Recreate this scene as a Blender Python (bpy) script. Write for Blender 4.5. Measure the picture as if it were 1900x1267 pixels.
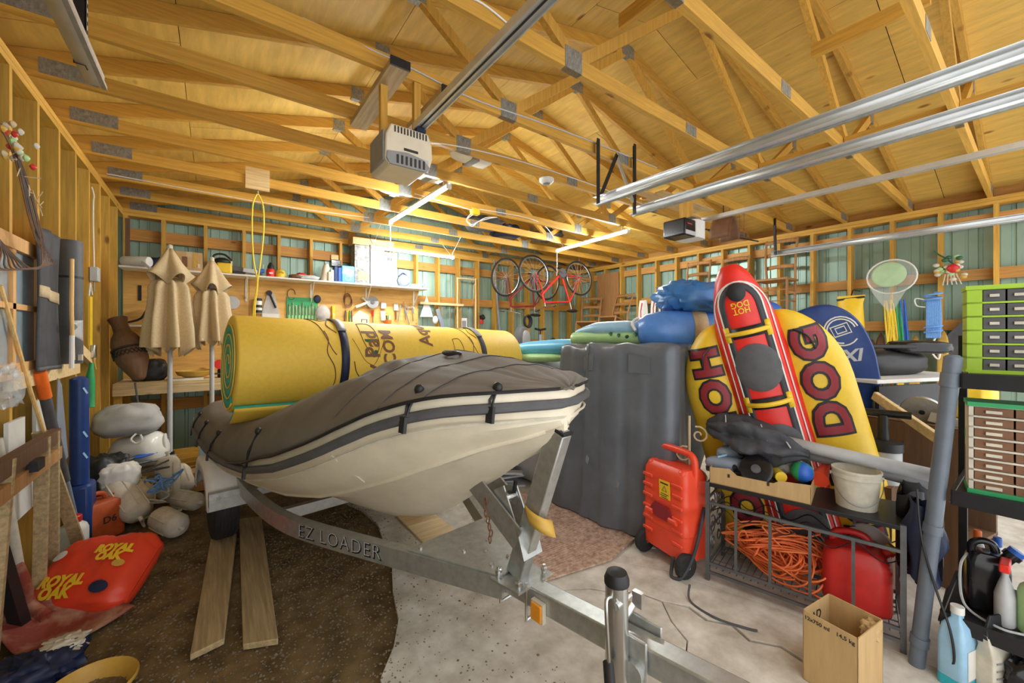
import bpy, math, random
from mathutils import Vector, Matrix, noise
R = math.radians
rnd = random.Random(7)
for o in list(bpy.data.objects): bpy.data.objects.remove(o)
scene = bpy.context.scene
COL = scene.collection
# ---------------------------------------------------------------- camera
cam_d = bpy.data.cameras.new('camera'); cam = bpy.data.objects.new('camera', cam_d); COL.objects.link(cam)
cam_d.sensor_width = 36.0; cam_d.lens = 742.0 / 1900 * 36.0
cam_d.shift_y = -11.0 / 1900; cam_d.clip_start = 0.05
cam.location = (0, 0, 1.5); cam.rotation_euler = (R(90), 0, -0.64)
scene.camera = cam
# ---------------------------------------------------------------- even sky light added as fill, front behind the camera left open
world = bpy.data.worlds.new('world'); scene.world = world; world.use_nodes = True
world.node_tree.nodes['Background'].inputs[0].default_value = (0.98, 0.99, 1.0, 1)
world.node_tree.nodes['Background'].inputs[1].default_value = 1.0
vs = scene.view_settings
vs.view_transform = 'Standard'; vs.look = 'None'; vs.gamma = 1.0; vs.exposure = 1.1; vs.use_curve_mapping = False
TUBE_STRENGTH = 115.0
# ---------------------------------------------------------------- materials
MATS = {}
def _mat(name):
    m = bpy.data.materials.new(name); m.use_nodes = True
    nt = m.node_tree; b = nt.nodes['Principled BSDF']; MATS[name] = m
    return m, nt, b
def mat(name, col, rough=.6, metal=0., var=.12, scale=14., bump=0., stretch=(1, 1, 1), col2=None, rand=0., trans=0., alpha=1., coat=0., detail=4., emit=0., thr=None):
    m, nt, b = _mat(name); N = nt.nodes.new; L = nt.links.new
    b.inputs['Roughness'].default_value = rough; b.inputs['Metallic'].default_value = metal
    b.inputs['Coat Weight'].default_value = coat
    if trans: b.inputs['Transmission Weight'].default_value = trans
    if alpha < 1: b.inputs['Alpha'].default_value = alpha
    if emit: b.inputs['Emission Color'].default_value = (*col, 1); b.inputs['Emission Strength'].default_value = emit
    tc = N('ShaderNodeTexCoord'); mp = N('ShaderNodeMapping'); mp.inputs['Scale'].default_value = stretch
    nz = N('ShaderNodeTexNoise'); nz.inputs['Scale'].default_value = scale; nz.inputs['Detail'].default_value = detail; nz.inputs['Roughness'].default_value = .62
    L(tc.outputs['Object'], mp.inputs[0]); L(mp.outputs[0], nz.inputs['Vector'])
    cr = N('ShaderNodeValToRGB'); e = cr.color_ramp.elements
    c1 = tuple(max(0, x * (1 - var)) for x in col); c2 = col2 or tuple(min(1, x * (1 + var)) for x in col)
    e[0].position, e[1].position = thr or (.3, .7); e[0].color = (*c1, 1); e[1].color = (*c2, 1)
    L(nz.outputs['Fac'], cr.inputs[0]); out = cr.outputs[0]
    if rand:
        oi = N('ShaderNodeObjectInfo'); mr = N('ShaderNodeMapRange'); mr.inputs[3].default_value = 1 - rand; mr.inputs[4].default_value = 1 + rand
        hs = N('ShaderNodeHueSaturation'); L(oi.outputs['Random'], mr.inputs[0]); L(mr.outputs[0], hs.inputs['Value']); L(out, hs.inputs['Color']); out = hs.outputs[0]
    L(out, b.inputs['Base Color'])
    if bump:
        bp = N('ShaderNodeBump'); bp.inputs['Strength'].default_value = bump; bp.inputs['Distance'].default_value = .01
        L(nz.outputs['Fac'], bp.inputs['Height']); L(bp.outputs[0], b.inputs['Normal'])
    return m
def wood(name, col, axis, rand=.14, var=.2, rough=.62, knots=True, st=(.35, 6)):
    a_, b_ = st; m = mat(name, col, rough, var=var, scale=9, stretch={'x': (a_, b_, b_), 'y': (b_, a_, b_), 'z': (b_, b_, a_)}[axis], rand=rand, bump=.08)
    if knots:
        nt = m.node_tree; N = nt.nodes.new; L = nt.links.new; b = nt.nodes['Principled BSDF']
        src = b.inputs['Base Color'].links[0].from_socket
        tc = N('ShaderNodeTexCoord'); mp = N('ShaderNodeMapping'); mp.inputs['Scale'].default_value = {'x': (.45, 1, 1), 'y': (1, .45, 1), 'z': (1, 1, .45)}[axis]
        vo = N('ShaderNodeTexVoronoi'); vo.inputs['Scale'].default_value = 4.2
        cr = N('ShaderNodeValToRGB'); cr.color_ramp.elements[0].position = .045; cr.color_ramp.elements[1].position = .10
        cr.color_ramp.elements[0].color = (.38, .28, .2, 1); cr.color_ramp.elements[1].color = (1, 1, 1, 1)
        mx = N('ShaderNodeMix'); mx.data_type = 'RGBA'; mx.blend_type = 'MULTIPLY'; mx.inputs[0].default_value = 1
        L(tc.outputs['Object'], mp.inputs[0]); L(mp.outputs[0], vo.inputs['Vector']); L(vo.outputs['Distance'], cr.inputs[0])
        L(src, mx.inputs[6]); L(cr.outputs[0], mx.inputs[7]); L(mx.outputs[2], b.inputs['Base Color'])
    return m
LUM = (.59, .325, .05)
wood('lumber_x', LUM, 'x'); wood('lumber_y', LUM, 'y'); wood('lumber_z', LUM, 'z')
wood('girt_wood', (.50, .24, .05), 'x'); wood('girt_wood_y', (.55, .28, .07), 'y')
wood('sheathing', (.70, .45, .10), 'y', rand=.1, var=.16, st=(.35, 2.2)); wood('wall_ply', (.72, .41, .11), 'x', rand=.05, st=(.35, 2.2))
wood('grey_wood', (.42, .31, .16), 'y', rand=.12, var=.3); wood('pale_wood', (.78, .58, .30), 'x', rand=.06); wood('pale_wood_z', (.72, .52, .27), 'z', rand=.1)
wood('chair_wood', (.40, .20, .07), 'z', rand=.15, knots=False); wood('frame_wood', (.72, .40, .15), 'z', rand=.04, knots=False)
wood('dark_wood', (.15, .075, .035), 'z', knots=False); wood('bamboo', (.70, .45, .17), 'z', knots=False)
mat('siding', (.34, .50, .42), .38, .25, var=.08, scale=2, rand=.05)
mat('galv', (.50, .51, .49), .38, .75, var=.14, scale=30); mat('steel', (.62, .62, .60), .25, .9, var=.1, scale=8); mat('track_metal', (.66, .67, .66), .35, .6, var=.08, scale=10)
mat('nail_plate', (.30, .31, .29), .45, .6, var=.35, scale=70, stretch=(1, 1, .6)); mat('black_metal', (.02, .02, .022), .42, .3, var=.2); mat('grey_metal', (.16, .17, .18), .4, .6, var=.15)
mat('white', (.80, .79, .74), .45, var=.05); mat('white_gloss', (.82, .81, .76), .22, var=.04); mat('cream', (.74, .66, .50), .4, var=.05); mat('off_white', (.62, .57, .46), .6, var=.15)
mat('black', (.014, .014, .016), .5, var=.3); mat('black_gloss', (.012, .012, .015), .2, var=.2); mat('rubber', (.02, .02, .02), .75, var=.3, scale=40, bump=.1); mat('charcoal', (.05, .052, .06), .7, var=.2)
mat('dark_grey', (.09, .09, .095), .6, var=.15); mat('grey', (.28, .28, .28), .55, var=.1); mat('light_grey', (.52, .53, .54), .5, var=.08); mat('blue_grey', (.24, .28, .34), .45, var=.1)
mat('pvc_grey', (.13, .155, .19), .4, var=.1); mat('yellow', (.88, .58, .03), .45, var=.06); mat('yellow_foam', (.90, .62, .08), .6, var=.05, scale=40, bump=.05); mat('teal_foam', (.03, .42, .32), .6, var=.08)
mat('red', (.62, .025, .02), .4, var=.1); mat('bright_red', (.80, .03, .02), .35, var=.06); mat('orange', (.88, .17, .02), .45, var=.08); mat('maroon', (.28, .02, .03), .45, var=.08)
mat('orange_red', (.86, .075, .03), .38, var=.06, scale=6); mat('amber', (.85, .32, .02), .2, var=.1, coat=.5)
mat('blue', (.02, .12, .52), .4, var=.1); mat('deep_blue', (.012, .045, .20), .45, var=.15); mat('sky_blue', (.14, .50, .78), .35, var=.06); mat('light_blue', (.34, .58, .78), .35, var=.08); mat('navy', (.012, .02, .06), .5, var=.2)
mat('green', (.03, .35, .12), .5, var=.1); mat('lime', (.36, .58, .02), .4, var=.05); mat('dark_green', (.03, .12, .06), .5, var=.15); mat('turquoise', (.03, .45, .55), .3, var=.08); mat('pale_green', (.42, .66, .30), .4, var=.1)
mat('gold', (.60, .36, .06), .5, var=.1); mat('brown', (.20, .09, .04), .6, var=.2); mat('tan_cloth', (.60, .47, .28), .8, var=.1, scale=60, bump=.08); mat('pink', (.75, .10, .35), .5, var=.1)
mat('cardboard', (.55, .36, .16), .75, var=.1, scale=4, stretch=(8, 8, 1)); mat('cardboard_in', (.42, .26, .11), .8, var=.12); mat('ink', (.03, .025, .02), .6, var=.1); mat('print_grey', (.22, .21, .20), .7, var=.5, scale=25)
mat('bark_mat', (.10, .085, .075), .85, var=.3); mat('rope', (.55, .50, .42), .85, var=.2, scale=90, bump=.2); mat('blue_rope', (.16, .35, .72), .8, var=.2, scale=90, bump=.2); mat('yellow_rope', (.85, .62, .05), .7, var=.15, scale=90, bump=.2)
mat('clear', (.85, .88, .9), .12, trans=.85, var=.02); mat('plastic_bag', (.72, .72, .72), .25, var=.1, alpha=.55, scale=20, bump=.4); mat('blue_fluid', (.05, .55, .70), .15, trans=.5, var=.05)
mat('glass', (.45, .55, .62), .05, var=.1, trans=.3); mat('led', (.94, .99, 1.), .4, emit=TUBE_STRENGTH); mat('siding_back', (.2, .2, .2), .6)
mat('dirt', (.15, .095, .032), .95, var=.45, scale=7, bump=.5, col2=(.26, .17, .068), detail=9); mat('pebble', (.24, .18, .11), .85, var=.3, rand=.3)
mat('concrete', (.58, .52, .42), .85, var=.25, scale=6, bump=.25, col2=(.80, .76, .68), detail=12); mat('rug', (.55, .30, .20), .95, var=.45, scale=30, bump=.6, col2=(.70, .52, .40), detail=6); mat('rug_fringe', (.42, .24, .15), .95, var=.3)
mat('mid_blue', (.06, .23, .58), .3, var=.1); mat('soft_blue', (.10, .28, .72), .3, var=.1); mat('cord_orange', (.95, .22, .06), .5, var=.06); mat('tarp_black', (.14, .158, .185), .33, var=.2, scale=3, bump=.05); mat('boat_cover', (.17, .15, .125), .75, var=.12, scale=5, bump=.06); mat('grey_cover', (.42, .42, .41), .75, var=.12, scale=6)
mat('bag_red', (.80, .06, .02), .42, var=.1, scale=6, bump=.15); mat('old_red', (.40, .07, .045), .65, var=.35, scale=9, col2=(.50, .30, .20), thr=(.45, .75)); mat('rust_orange', (.50, .09, .02), .55, var=.2)
def clear_panel(name, col, a):
    return mat(name, col, .15, var=.05, alpha=a)
clear_panel('netting', (.75, .80, .76), .24); clear_panel('clear_sheet', (.8, .85, .88), .28)
# ---------------------------------------------------------------- mesh builder
def V(*a): return Vector(a)
class M:
    def __init__(s, m=None): s.v = []; s.f = []; s.m = m
    def add(s, vs_, fs):
        n = len(s.v)
        s.v += [s.m @ Vector(p) for p in vs_] if s.m else [Vector(p) for p in vs_]
        s.f += [tuple(i + n for i in q) for q in fs]; return s
    def box(s, c, d, rz=0., rot=None, tap=(1, 1)):
        x, y, z = (k / 2 for k in d); tx, ty = tap
        p = [V(-x, -y, -z), V(x, -y, -z), V(x, y, -z), V(-x, y, -z), V(-x * tx, -y * ty, z), V(x * tx, -y * ty, z), V(x * tx, y * ty, z), V(-x * tx, y * ty, z)]
        r = rot if rot is not None else Matrix.Rotation(rz, 3, 'Z')
        return s.add([r @ q + Vector(c) for q in p], [(3, 2, 1, 0), (4, 5, 6, 7), (0, 1, 5, 4), (1, 2, 6, 5), (2, 3, 7, 6), (3, 0, 4, 7)])
    def bx(s, x0, x1, y0, y1, z0, z1): return s.box(((x0 + x1) / 2, (y0 + y1) / 2, (z0 + z1) / 2), (abs(x1 - x0), abs(y1 - y0), abs(z1 - z0)))
    def beam(s, a, b, w, h, up=(0, 0, 1)):
        a, b = Vector(a), Vector(b); d = (b - a).normalized(); u = Vector(up); sd = d.cross(u)
        if sd.length < 1e-4: sd = d.cross(V(1, 0, 0))
        sd.normalize(); u = sd.cross(d)
        p = [q + sd * (w / 2 * i) + u * (h / 2 * j) for q in (a, b) for i, j in ((-1, -1), (1, -1), (1, 1), (-1, 1))]
        return s.add(p, [(0, 1, 2, 3), (7, 6, 5, 4), (0, 4, 5, 1), (1, 5, 6, 2), (2, 6, 7, 3), (3, 7, 4, 0)])
    def tube(s, pts, r, n=8, closed=False, cap=True, flat=None):
        P = [Vector(p) for p in pts]; k = len(P); rs = r if isinstance(r, (list, tuple)) else [r] * k
        T = []
        for i in range(k):
            a = P[i - 1] if (i or closed) else P[0]; b = P[(i + 1) % k] if (i < k - 1 or closed) else P[-1]
            t = b - a; T.append(t.normalized() if t.length > 1e-9 else V(0, 0, 1))
        u = T[0].cross(V(0, 0, 1))
        if u.length < 1e-3: u = T[0].cross(V(1, 0, 0))
        u.normalize(); vs_ = []
        for i in range(k):
            u = u - T[i] * u.dot(T[i])
            if u.length < 1e-6: u = T[i].orthogonal()
            u.normalize(); w = T[i].cross(u)
            for j in range(n):
                a = 2 * math.pi * j / n; vs_.append(P[i] + (u * math.cos(a) + w * (math.sin(a) * (flat or 1))) * rs[i])
        fs = []
        for i in range(k if closed else k - 1):
            for j in range(n):
                a, b = i * n, ((i + 1) % k) * n; fs.append((a + j, a + (j + 1) % n, b + (j + 1) % n, b + j))
        if cap and not closed: fs += [tuple(range(n))[::-1], tuple((k - 1) * n + j for j in range(n))]
        return s.add(vs_, fs)
    def lathe(s, prof, n=20, c=(0, 0, 0), rot=None, sx=1., sy=1., cap=True):
        vs_ = []; r = rot if rot is not None else Matrix.Identity(3); c = Vector(c)
        for q, z in prof:
            for j in range(n):
                a = 2 * math.pi * j / n; vs_.append(c + r @ V(q * math.cos(a) * sx, q * math.sin(a) * sy, z))
        fs = [(i * n + j, i * n + (j + 1) % n, (i + 1) * n + (j + 1) % n, (i + 1) * n + j) for i in range(len(prof) - 1) for j in range(n)]
        if cap: fs += [tuple(range(n))[::-1], tuple((len(prof) - 1) * n + j for j in range(n))]
        return s.add(vs_, fs)
    def ball(s, c, r, nu=14, nv=8, rot=None, p=1.):
        r = (r, r, r) if not isinstance(r, (tuple, list)) else r
        def sp(x): return math.copysign(abs(x) ** p, x)
        pr = []; q = rot if rot is not None else Matrix.Identity(3); c = Vector(c); vs_ = []
        for i in range(nv + 1):
            t = math.pi * i / nv - math.pi / 2
            for j in range(nu):
                a = 2 * math.pi * j / nu
                vs_.append(c + q @ V(r[0] * sp(math.cos(a)) * sp(max(1e-4, math.cos(t))), r[1] * sp(math.sin(a)) * sp(max(1e-4, math.cos(t))), r[2] * sp(math.sin(t))))
        return s.add(vs_, [(i * nu + j, i * nu + (j + 1) % nu, (i + 1) * nu + (j + 1) % nu, (i + 1) * nu + j) for i in range(nv) for j in range(nu)])
    def loft(s, rings, closed=True, cap=True):
        n = len(rings[0]); vs_ = [p for r in rings for p in r]
        fs = [(i * n + j, i * n + (j + 1) % n, (i + 1) * n + (j + 1) % n, (i + 1) * n + j) for i in range(len(rings) - 1) for j in range(n if closed else n - 1)]
        if cap and closed: fs += [tuple(range(n))[::-1], tuple((len(rings) - 1) * n + j for j in range(n))]
        return s.add(vs_, fs)
    def prism(s, out, d, mtx=None):
        n = len(out); m = mtx or Matrix.Identity(4)
        vs_ = [m @ V(x, y, 0) for x, y in out] + [m @ V(x, y, d) for x, y in out]
        return s.add(vs_, [tuple(range(n))[::-1], tuple(range(n, 2 * n))] + [(j, (j + 1) % n, n + (j + 1) % n, n + j) for j in range(n)])
    def grid(s, fn, nu, nv, thick=0.):
        vs_ = [Vector(fn(i / nu, j / nv)) for i in range(nu + 1) for j in range(nv + 1)]
        return s.add(vs_, [(i * (nv + 1) + j, (i + 1) * (nv + 1) + j, (i + 1) * (nv + 1) + j + 1, i * (nv + 1) + j + 1) for i in range(nu) for j in range(nv)])
    def obj(s, name, material, parent=None, smooth=.7, bevel=0., solid=0., sub=0):
        me = bpy.data.meshes.new(name); me.from_pydata([tuple(v) for v in s.v], [], s.f); me.update()
        me.materials.append(MATS[material] if isinstance(material, str) else material)
        if smooth:
            me.polygons.foreach_set('use_smooth', [True] * len(me.polygons)); me.set_sharp_from_angle(angle=smooth)
        o = bpy.data.objects.new(name, me); COL.objects.link(o); o.parent = parent
        if solid: q = o.modifiers.new('thickness', 'SOLIDIFY'); q.thickness = solid; q.offset = 0
        if bevel: q = o.modifiers.new('edge', 'BEVEL'); q.width = bevel; q.segments = 2; q.limit_method = 'ANGLE'; q.angle_limit = .6
        if sub: q = o.modifiers.new('sub', 'SUBSURF'); q.levels = sub; q.render_levels = sub
        return o
def thing(name, label, cat, loc=(0, 0, 0), rz=0., group=None, rot=None):
    o = bpy.data.objects.new(name, None); COL.objects.link(o); o.location = loc; o.rotation_euler = rot or (0, 0, rz); o.empty_display_size = .05
    o['label'] = label; o['category'] = cat
    if group: o['group'] = group
    return o
def tag(o, label, cat, group=None):
    o['label'] = label; o['category'] = cat
    if group: o['group'] = group
    return o
def struct(o, label=None):
    o['kind'] = 'structure'
    if label: o['label'] = label
    return o
def sempty(name, label, loc=(0, 0, 0)):
    o = bpy.data.objects.new(name, None); COL.objects.link(o); o.location = loc; return struct(o, label)
def dup(root, loc=None, rz=None, label=None, rot=None, group=None):
    r = root.copy(); COL.objects.link(r)
    if loc is not None: r.location = loc
    if rz is not None: r.rotation_euler = (0, 0, rz)
    if rot is not None: r.rotation_euler = rot
    if label: r['label'] = label
    if group: r['group'] = group
    for ch in list(root.children):
        c = ch.copy(); COL.objects.link(c); c.parent = r
        for g in list(ch.children):
            d = g.copy(); COL.objects.link(d); d.parent = c
    return r
def share(o, parent=None, loc=None, rot=None, scale=None):
    c = o.copy(); COL.objects.link(c); c.parent = parent if parent is not None else o.parent
    if loc is not None: c.location = loc
    if rot is not None: c.rotation_euler = rot
    if scale is not None: c.scale = scale
    return c
import bmesh
def text(s, size, name, material, parent, mtx=None, depth=.001, offset=0., fn=None, align='CENTER', space=1., shear=0., res=3, line=1., maxlen=0., split=False):
    cu = bpy.data.curves.new(name, 'FONT'); cu.body = s; cu.size = size; cu.extrude = depth; cu.offset = offset; cu.align_x = align; cu.align_y = 'CENTER'
    cu.space_character = space; cu.shear = shear; cu.resolution_u = res; cu.space_line = line
    t = bpy.data.objects.new(name, cu); COL.objects.link(t)
    dg = bpy.context.evaluated_depsgraph_get(); me = bpy.data.meshes.new_from_object(t.evaluated_get(dg))
    bpy.data.objects.remove(t); bpy.data.curves.remove(cu)
    bm = bmesh.new(); bm.from_mesh(me); bpy.data.meshes.remove(me)
    bmesh.ops.remove_doubles(bm, verts=bm.verts, dist=1e-6)
    if maxlen:
        for _ in range(5):
            bmesh.ops.triangulate(bm, faces=bm.faces); e = [q for q in bm.edges if q.calc_length() > maxlen]
            if not e: break
            bmesh.ops.subdivide_edges(bm, edges=e, cuts=1)
        bmesh.ops.triangulate(bm, faces=bm.faces)
    bm.verts.index_update(); co = [v.co.copy() for v in bm.verts]; fc = [tuple(v.index for v in f.verts) for f in bm.faces]; bm.free()
    groups = [fc]
    if split:
        par = list(range(len(co)))
        def find(a):
            while par[a] != a: par[a] = par[par[a]]; a = par[a]
            return a
        for f in fc:
            for k in f[1:]: par[find(k)] = find(f[0])
        comp = {}
        for f in fc: comp.setdefault(find(f[0]), []).append(f)
        cl = []
        for fs in sorted(comp.values(), key=lambda q: min(co[k].x for f in q for k in f)):
            a, b = min(co[k].x for f in fs for k in f), max(co[k].x for f in fs for k in f); ya = min(co[k].y for f in fs for k in f)
            for c in cl:
                if min(b, c[1]) - max(a, c[0]) > .5 * min(b - a, c[1] - c[0]) : c[0] = min(a, c[0]); c[1] = max(b, c[1]); c[2] += fs; break
            else: cl.append([a, b, list(fs)])
        groups = [c[2] for c in cl]
    first = None
    for g in groups:
        used = sorted({k for f in g for k in f}); ix = {k: n for n, k in enumerate(used)}; vs_ = []
        for k in used:
            p = co[k].copy()
            if fn: p = Vector(fn(p))
            if mtx: p = mtx @ p
            vs_.append(tuple(p))
        me = bpy.data.meshes.new(name); me.from_pydata(vs_, [], [tuple(ix[k] for k in f) for f in g]); me.update(); me.materials.append(MATS[material])
        o = bpy.data.objects.new(name, me); COL.objects.link(o); o.parent = parent; first = first or o
    return first
def frame(o, x, y, z=None):
    """matrix with local x, y axes along the given directions, at o"""
    x = Vector(x).normalized(); z_ = x.cross(Vector(y)).normalized(); y = z_.cross(x)
    return Matrix(((x.x, y.x, z_.x, o[0]), (x.y, y.y, z_.y, o[1]), (x.z, y.z, z_.z, o[2]), (0, 0, 0, 1)))
def catmull(P, n=6, closed=False):
    P = [Vector(p) for p in P]; k = len(P); out = []
    for i in range(k if closed else k - 1):
        g = (lambda q: P[q % k]) if closed else (lambda q: P[min(max(q, 0), k - 1)])
        a, b, c, d = g(i - 1), g(i), g(i + 1), g(i + 2)
        for j in range(n):
            t = j / n; out.append(.5 * ((2 * b) + (c - a) * t + (2 * a - 5 * b + 4 * c - d) * t * t + (3 * b - a - 3 * c + d) * t ** 3))
    if not closed: out.append(P[-1])
    return out
def fbm(p, s=1., o=3): return noise.fractal(Vector(p) * s, 1., 2., o)
def rx(a): return Matrix.Rotation(a, 3, 'X')
def ry(a): return Matrix.Rotation(a, 3, 'Y')
def rzm(a): return Matrix.Rotation(a, 3, 'Z')
# ================================================================ STRUCTURE
XL, XR, YB, YF, ZT = -.846, 6.62, 6.386, -.5, 2.97
PX = (XL + XR) / 2; SL = .25; ZH = 3.015     # ridge x, roof pitch, top-chord underside at the wall plates
def roof_z(x): return ZH + SL * ((x - XL) if x < PX else (XR - x))
def ribbed(m, p0, d, n, width, z0, z1, z1b=None):
    """a ribbed metal sheet of the given width: starts at p0, runs along d, n points away from the room"""
    prof = []; rib = .23; k = max(1, round(width / rib)); st = width / k
    for i in range(k):
        a = i * st; prof += [(a, 0), (a + .012, .0), (a + .02, .018), (a + .045, .018), (a + .053, 0), (a + .12, 0), (a + .126, .006), (a + .14, .006), (a + .146, 0)]
    prof.append((width, 0)); p0, d, n = Vector(p0), Vector(d), Vector(n)
    vs_ = []; zt = lambda a: z1 + ((z1b if z1b is not None else z1) - z1) * a / width
    for a, h in prof: q = p0 + d * a - n * (-.02 + h * -1) * 1; vs_ += [(q.x, q.y, z0), (q.x, q.y, zt(a))]
    return m.add(vs_, [(2 * i, 2 * i + 2, 2 * i + 3, 2 * i + 1) for i in range(len(prof) - 1)])
SD, SW = .14, .038
# ---- floor: dirt with stones, concrete slabs
fl = sempty('floor', 'bare dirt and gravel floor with old concrete slabs')
def dirt_h(x, y): return .012 * fbm((x, y, 0), 1.7) + .008 * fbm((x, y, 3), 9.) - .02 + (.03 * max(0, min(1, (.15 - x)))) * 0
M().grid(lambda a, b: (XL - .2 + a * 8.2, YF - .3 + b * 7.4, dirt_h(XL - .2 + a * 8.2, YF - .3 + b * 7.4)), 164, 148).obj('dirt', 'dirt', fl, smooth=1.5)
SLABL = [(.50, .95), (.48, 1.2), (.54, 1.45), (.58, 1.74), (.69, 1.88), (.78, 2.05), (.84, 2.3), (.93, 2.56), (.98, 2.85), (1.04, 3.17), (1.02, 3.55), (.95, 3.81), (1.2, 4.1), (1.6, 4.2)]  # left edge follows the boat's shadow edge; shade partly put into slab shape
CR = [(1.48, 1.90), (1.62, 1.72), (1.78, 1.62), (1.86, 1.52), (1.98, 1.42), (2.02, 1.30), (2.10, 1.19), (2.08, 1.08), (2.15, .98), (2.11, .88), (2.19, .77), (2.17, .66), (2.25, .55), (2.28, .40), (2.4, .2), (2.42, -.4)]
JT = [(1.95, 1.98), (2.3, 1.46), (2.55, .62), (2.72, -.4)]
def off(P, d): return [(x + d, y) for x, y in P]
BR = [(2.02, 1.30), (1.92, 1.18), (1.86, 1.06), (1.70, .98), (1.62, .82), (1.5, .70), (1.46, .45)]
slabs = [SLABL + [(1.93, 4.2), (1.93, 2.02), (1.46, 1.95)] + off(CR[1:6], -.008) + off(BR, -.006) + [(1.0, .45), (.62, .6)],
         off(BR[::-1], .006) + off(CR[6:], -.008) + [(1.3, -.4), (1.2, .2)],
         off(CR, .008) + JT[::-1], off(JT, .01) + [(6.5, -.4), (6.5, 6.2), (1.95, 6.2)]]
for k, out in enumerate(slabs):
    o = M().prism(out, .06, Matrix.Translation((0, 0, -.055 - .003 * (k % 2)))).obj('slab', 'concrete', fl, smooth=0, bevel=.004)
def pebbles(n, name):
    m = M()
    for i in range(n):
        x, y = rnd.uniform(-.8, 1.25), rnd.uniform(.7, 4.6)
        if x > .5 + .2 * rnd.random() + .22 * max(0, y - 1.4) and rnd.random() < .8: continue
        r = rnd.uniform(.003, .008) * (1.6 if rnd.random() < .06 else 1); z = dirt_h(x, y) + r * .3 if x < .45 + .2 * max(0, y - 1.4) else .004
        a = rnd.random() * 6; c, s_ = math.cos(a), math.sin(a); e = rnd.uniform(.6, 1.5)
        m.add([V(x + c * r * e, y + s_ * r * e, z), V(x - s_ * r, y + c * r, z), V(x - c * r * e, y - s_ * r * e, z), V(x + s_ * r, y - c * r, z), V(x, y, z + r * .7)], [(0, 1, 4), (1, 2, 4), (2, 3, 4), (3, 0, 4)])
    o = m.obj(name, 'pebble', fl, smooth=0); o['kind'] = 'stuff'; return o
pebbles(16000, 'gravel')
# ---- walls
wb = sempty('wall_back', 'back wall of open studs over pale green ribbed metal')
bs = -.494
xs = [XL + .02] + [bs + .406 * k for k in range(18)]
st0 = M().bx(-SW / 2, SW / 2, 0, SD, 0, ZT - .076).obj('stud', 'lumber_z', wb, bevel=0); st0.location = (xs[0], YB, 0)
for x in xs[1:]:
    if x < XR: share(st0, loc=(x, YB, 0))
M().bx(XL, XR, YB, YB + SD, ZT - .076, ZT - .04).bx(XL, XR, YB, YB + SD, ZT - .038, ZT).obj('top_plate', 'lumber_x', wb)
for z in (.65, 1.35, 2.12, 2.70):
    M().bx(XL, XR, YB + .10, YB + SD - .002, z - .07, z + .07).obj('girt', 'girt_wood', wb)
x = XL - .16
while x < XR:
    w = .92; xa, xb = x, x + w
    pts = [xa] + ([PX] if xa < PX < xb else []) + [min(xb, XR + .15)]
    m = M()
    for i in range(len(pts) - 1): ribbed(m, (pts[i], YB + SD + .02, 0), (1, 0, 0), (0, 1, 0), pts[i + 1] - pts[i], -.05, roof_z(pts[i]) + .1, roof_z(pts[i + 1]) + .1)
    m.obj('siding_panel', 'siding', wb, smooth=0); x += w
wl = sempty('wall_left', 'left wall of open wood studs with boards between')
ls = 4.84; ys = [ls + .406 * k for k in range(-13, 4)]
for y in ys:
    if YF < y < YB: M().bx(XL - SD, XL, y - SW / 2, y + SW / 2, 0, ZT - .076).obj('stud', 'lumber_z', wl)
M().bx(XL - SD, XL, YF, YB + SD, ZT - .076, ZT - .04).bx(XL - SD, XL, YF, YB + SD, ZT - .038, ZT).obj('top_plate', 'lumber_y', wl)
for z in (.65, 2.12): M().bx(XL - SD + .002, XL - .10, YF, YB, z - .07, z + .07).obj('girt', 'girt_wood_y', wl)
y = YF
while y < YB:
    ribbed(M(), (XL - SD - .02, y, 0), (0, 1, 0), (-1, 0, 0), min(.92, YB + .16 - y), -.05, 2.99).obj('siding_panel', 'siding', wl, smooth=0); y += .92
wr = sempty('wall_right', 'right wall of open studs over pale green ribbed metal')
rs = 4.80; ys = [rs + .406 * k for k in range(-13, 5)]
for y in ys:
    if YF < y < YB + .1: M().bx(XR, XR + SD, y - SW / 2, y + SW / 2, 0, ZT - .076).obj('stud', 'lumber_z', wr)
M().bx(XR, XR + SD, YF, YB + SD, ZT - .076, ZT - .04).bx(XR, XR + SD, YF, YB + SD, ZT - .038, ZT).obj('top_plate', 'lumber_y', wr)
for z in (.65, 1.62, 2.17, 2.76): M().bx(XR + .10, XR + SD - .002, YF, YB, z - .06, z + .06).obj('girt', 'girt_wood_y', wr)
y = YF
while y < YB:
    ribbed(M(), (XR + SD + .02, y, 0), (0, 1, 0), (1, 0, 0), min(.92, YB + .16 - y), -.05, 2.99).obj('siding_panel', 'siding', wr, smooth=0); y += .92
M().bx(XL - SD - .02, XL - SD + .018, YF, YB + SD, ZT, ZT + .11).obj('eave_board', 'girt_wood_y', wl); M().bx(XR + SD - .018, XR + SD + .02, YF, YB + SD, ZT, ZT + .11).obj('eave_board', 'girt_wood_y', wr)
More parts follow.
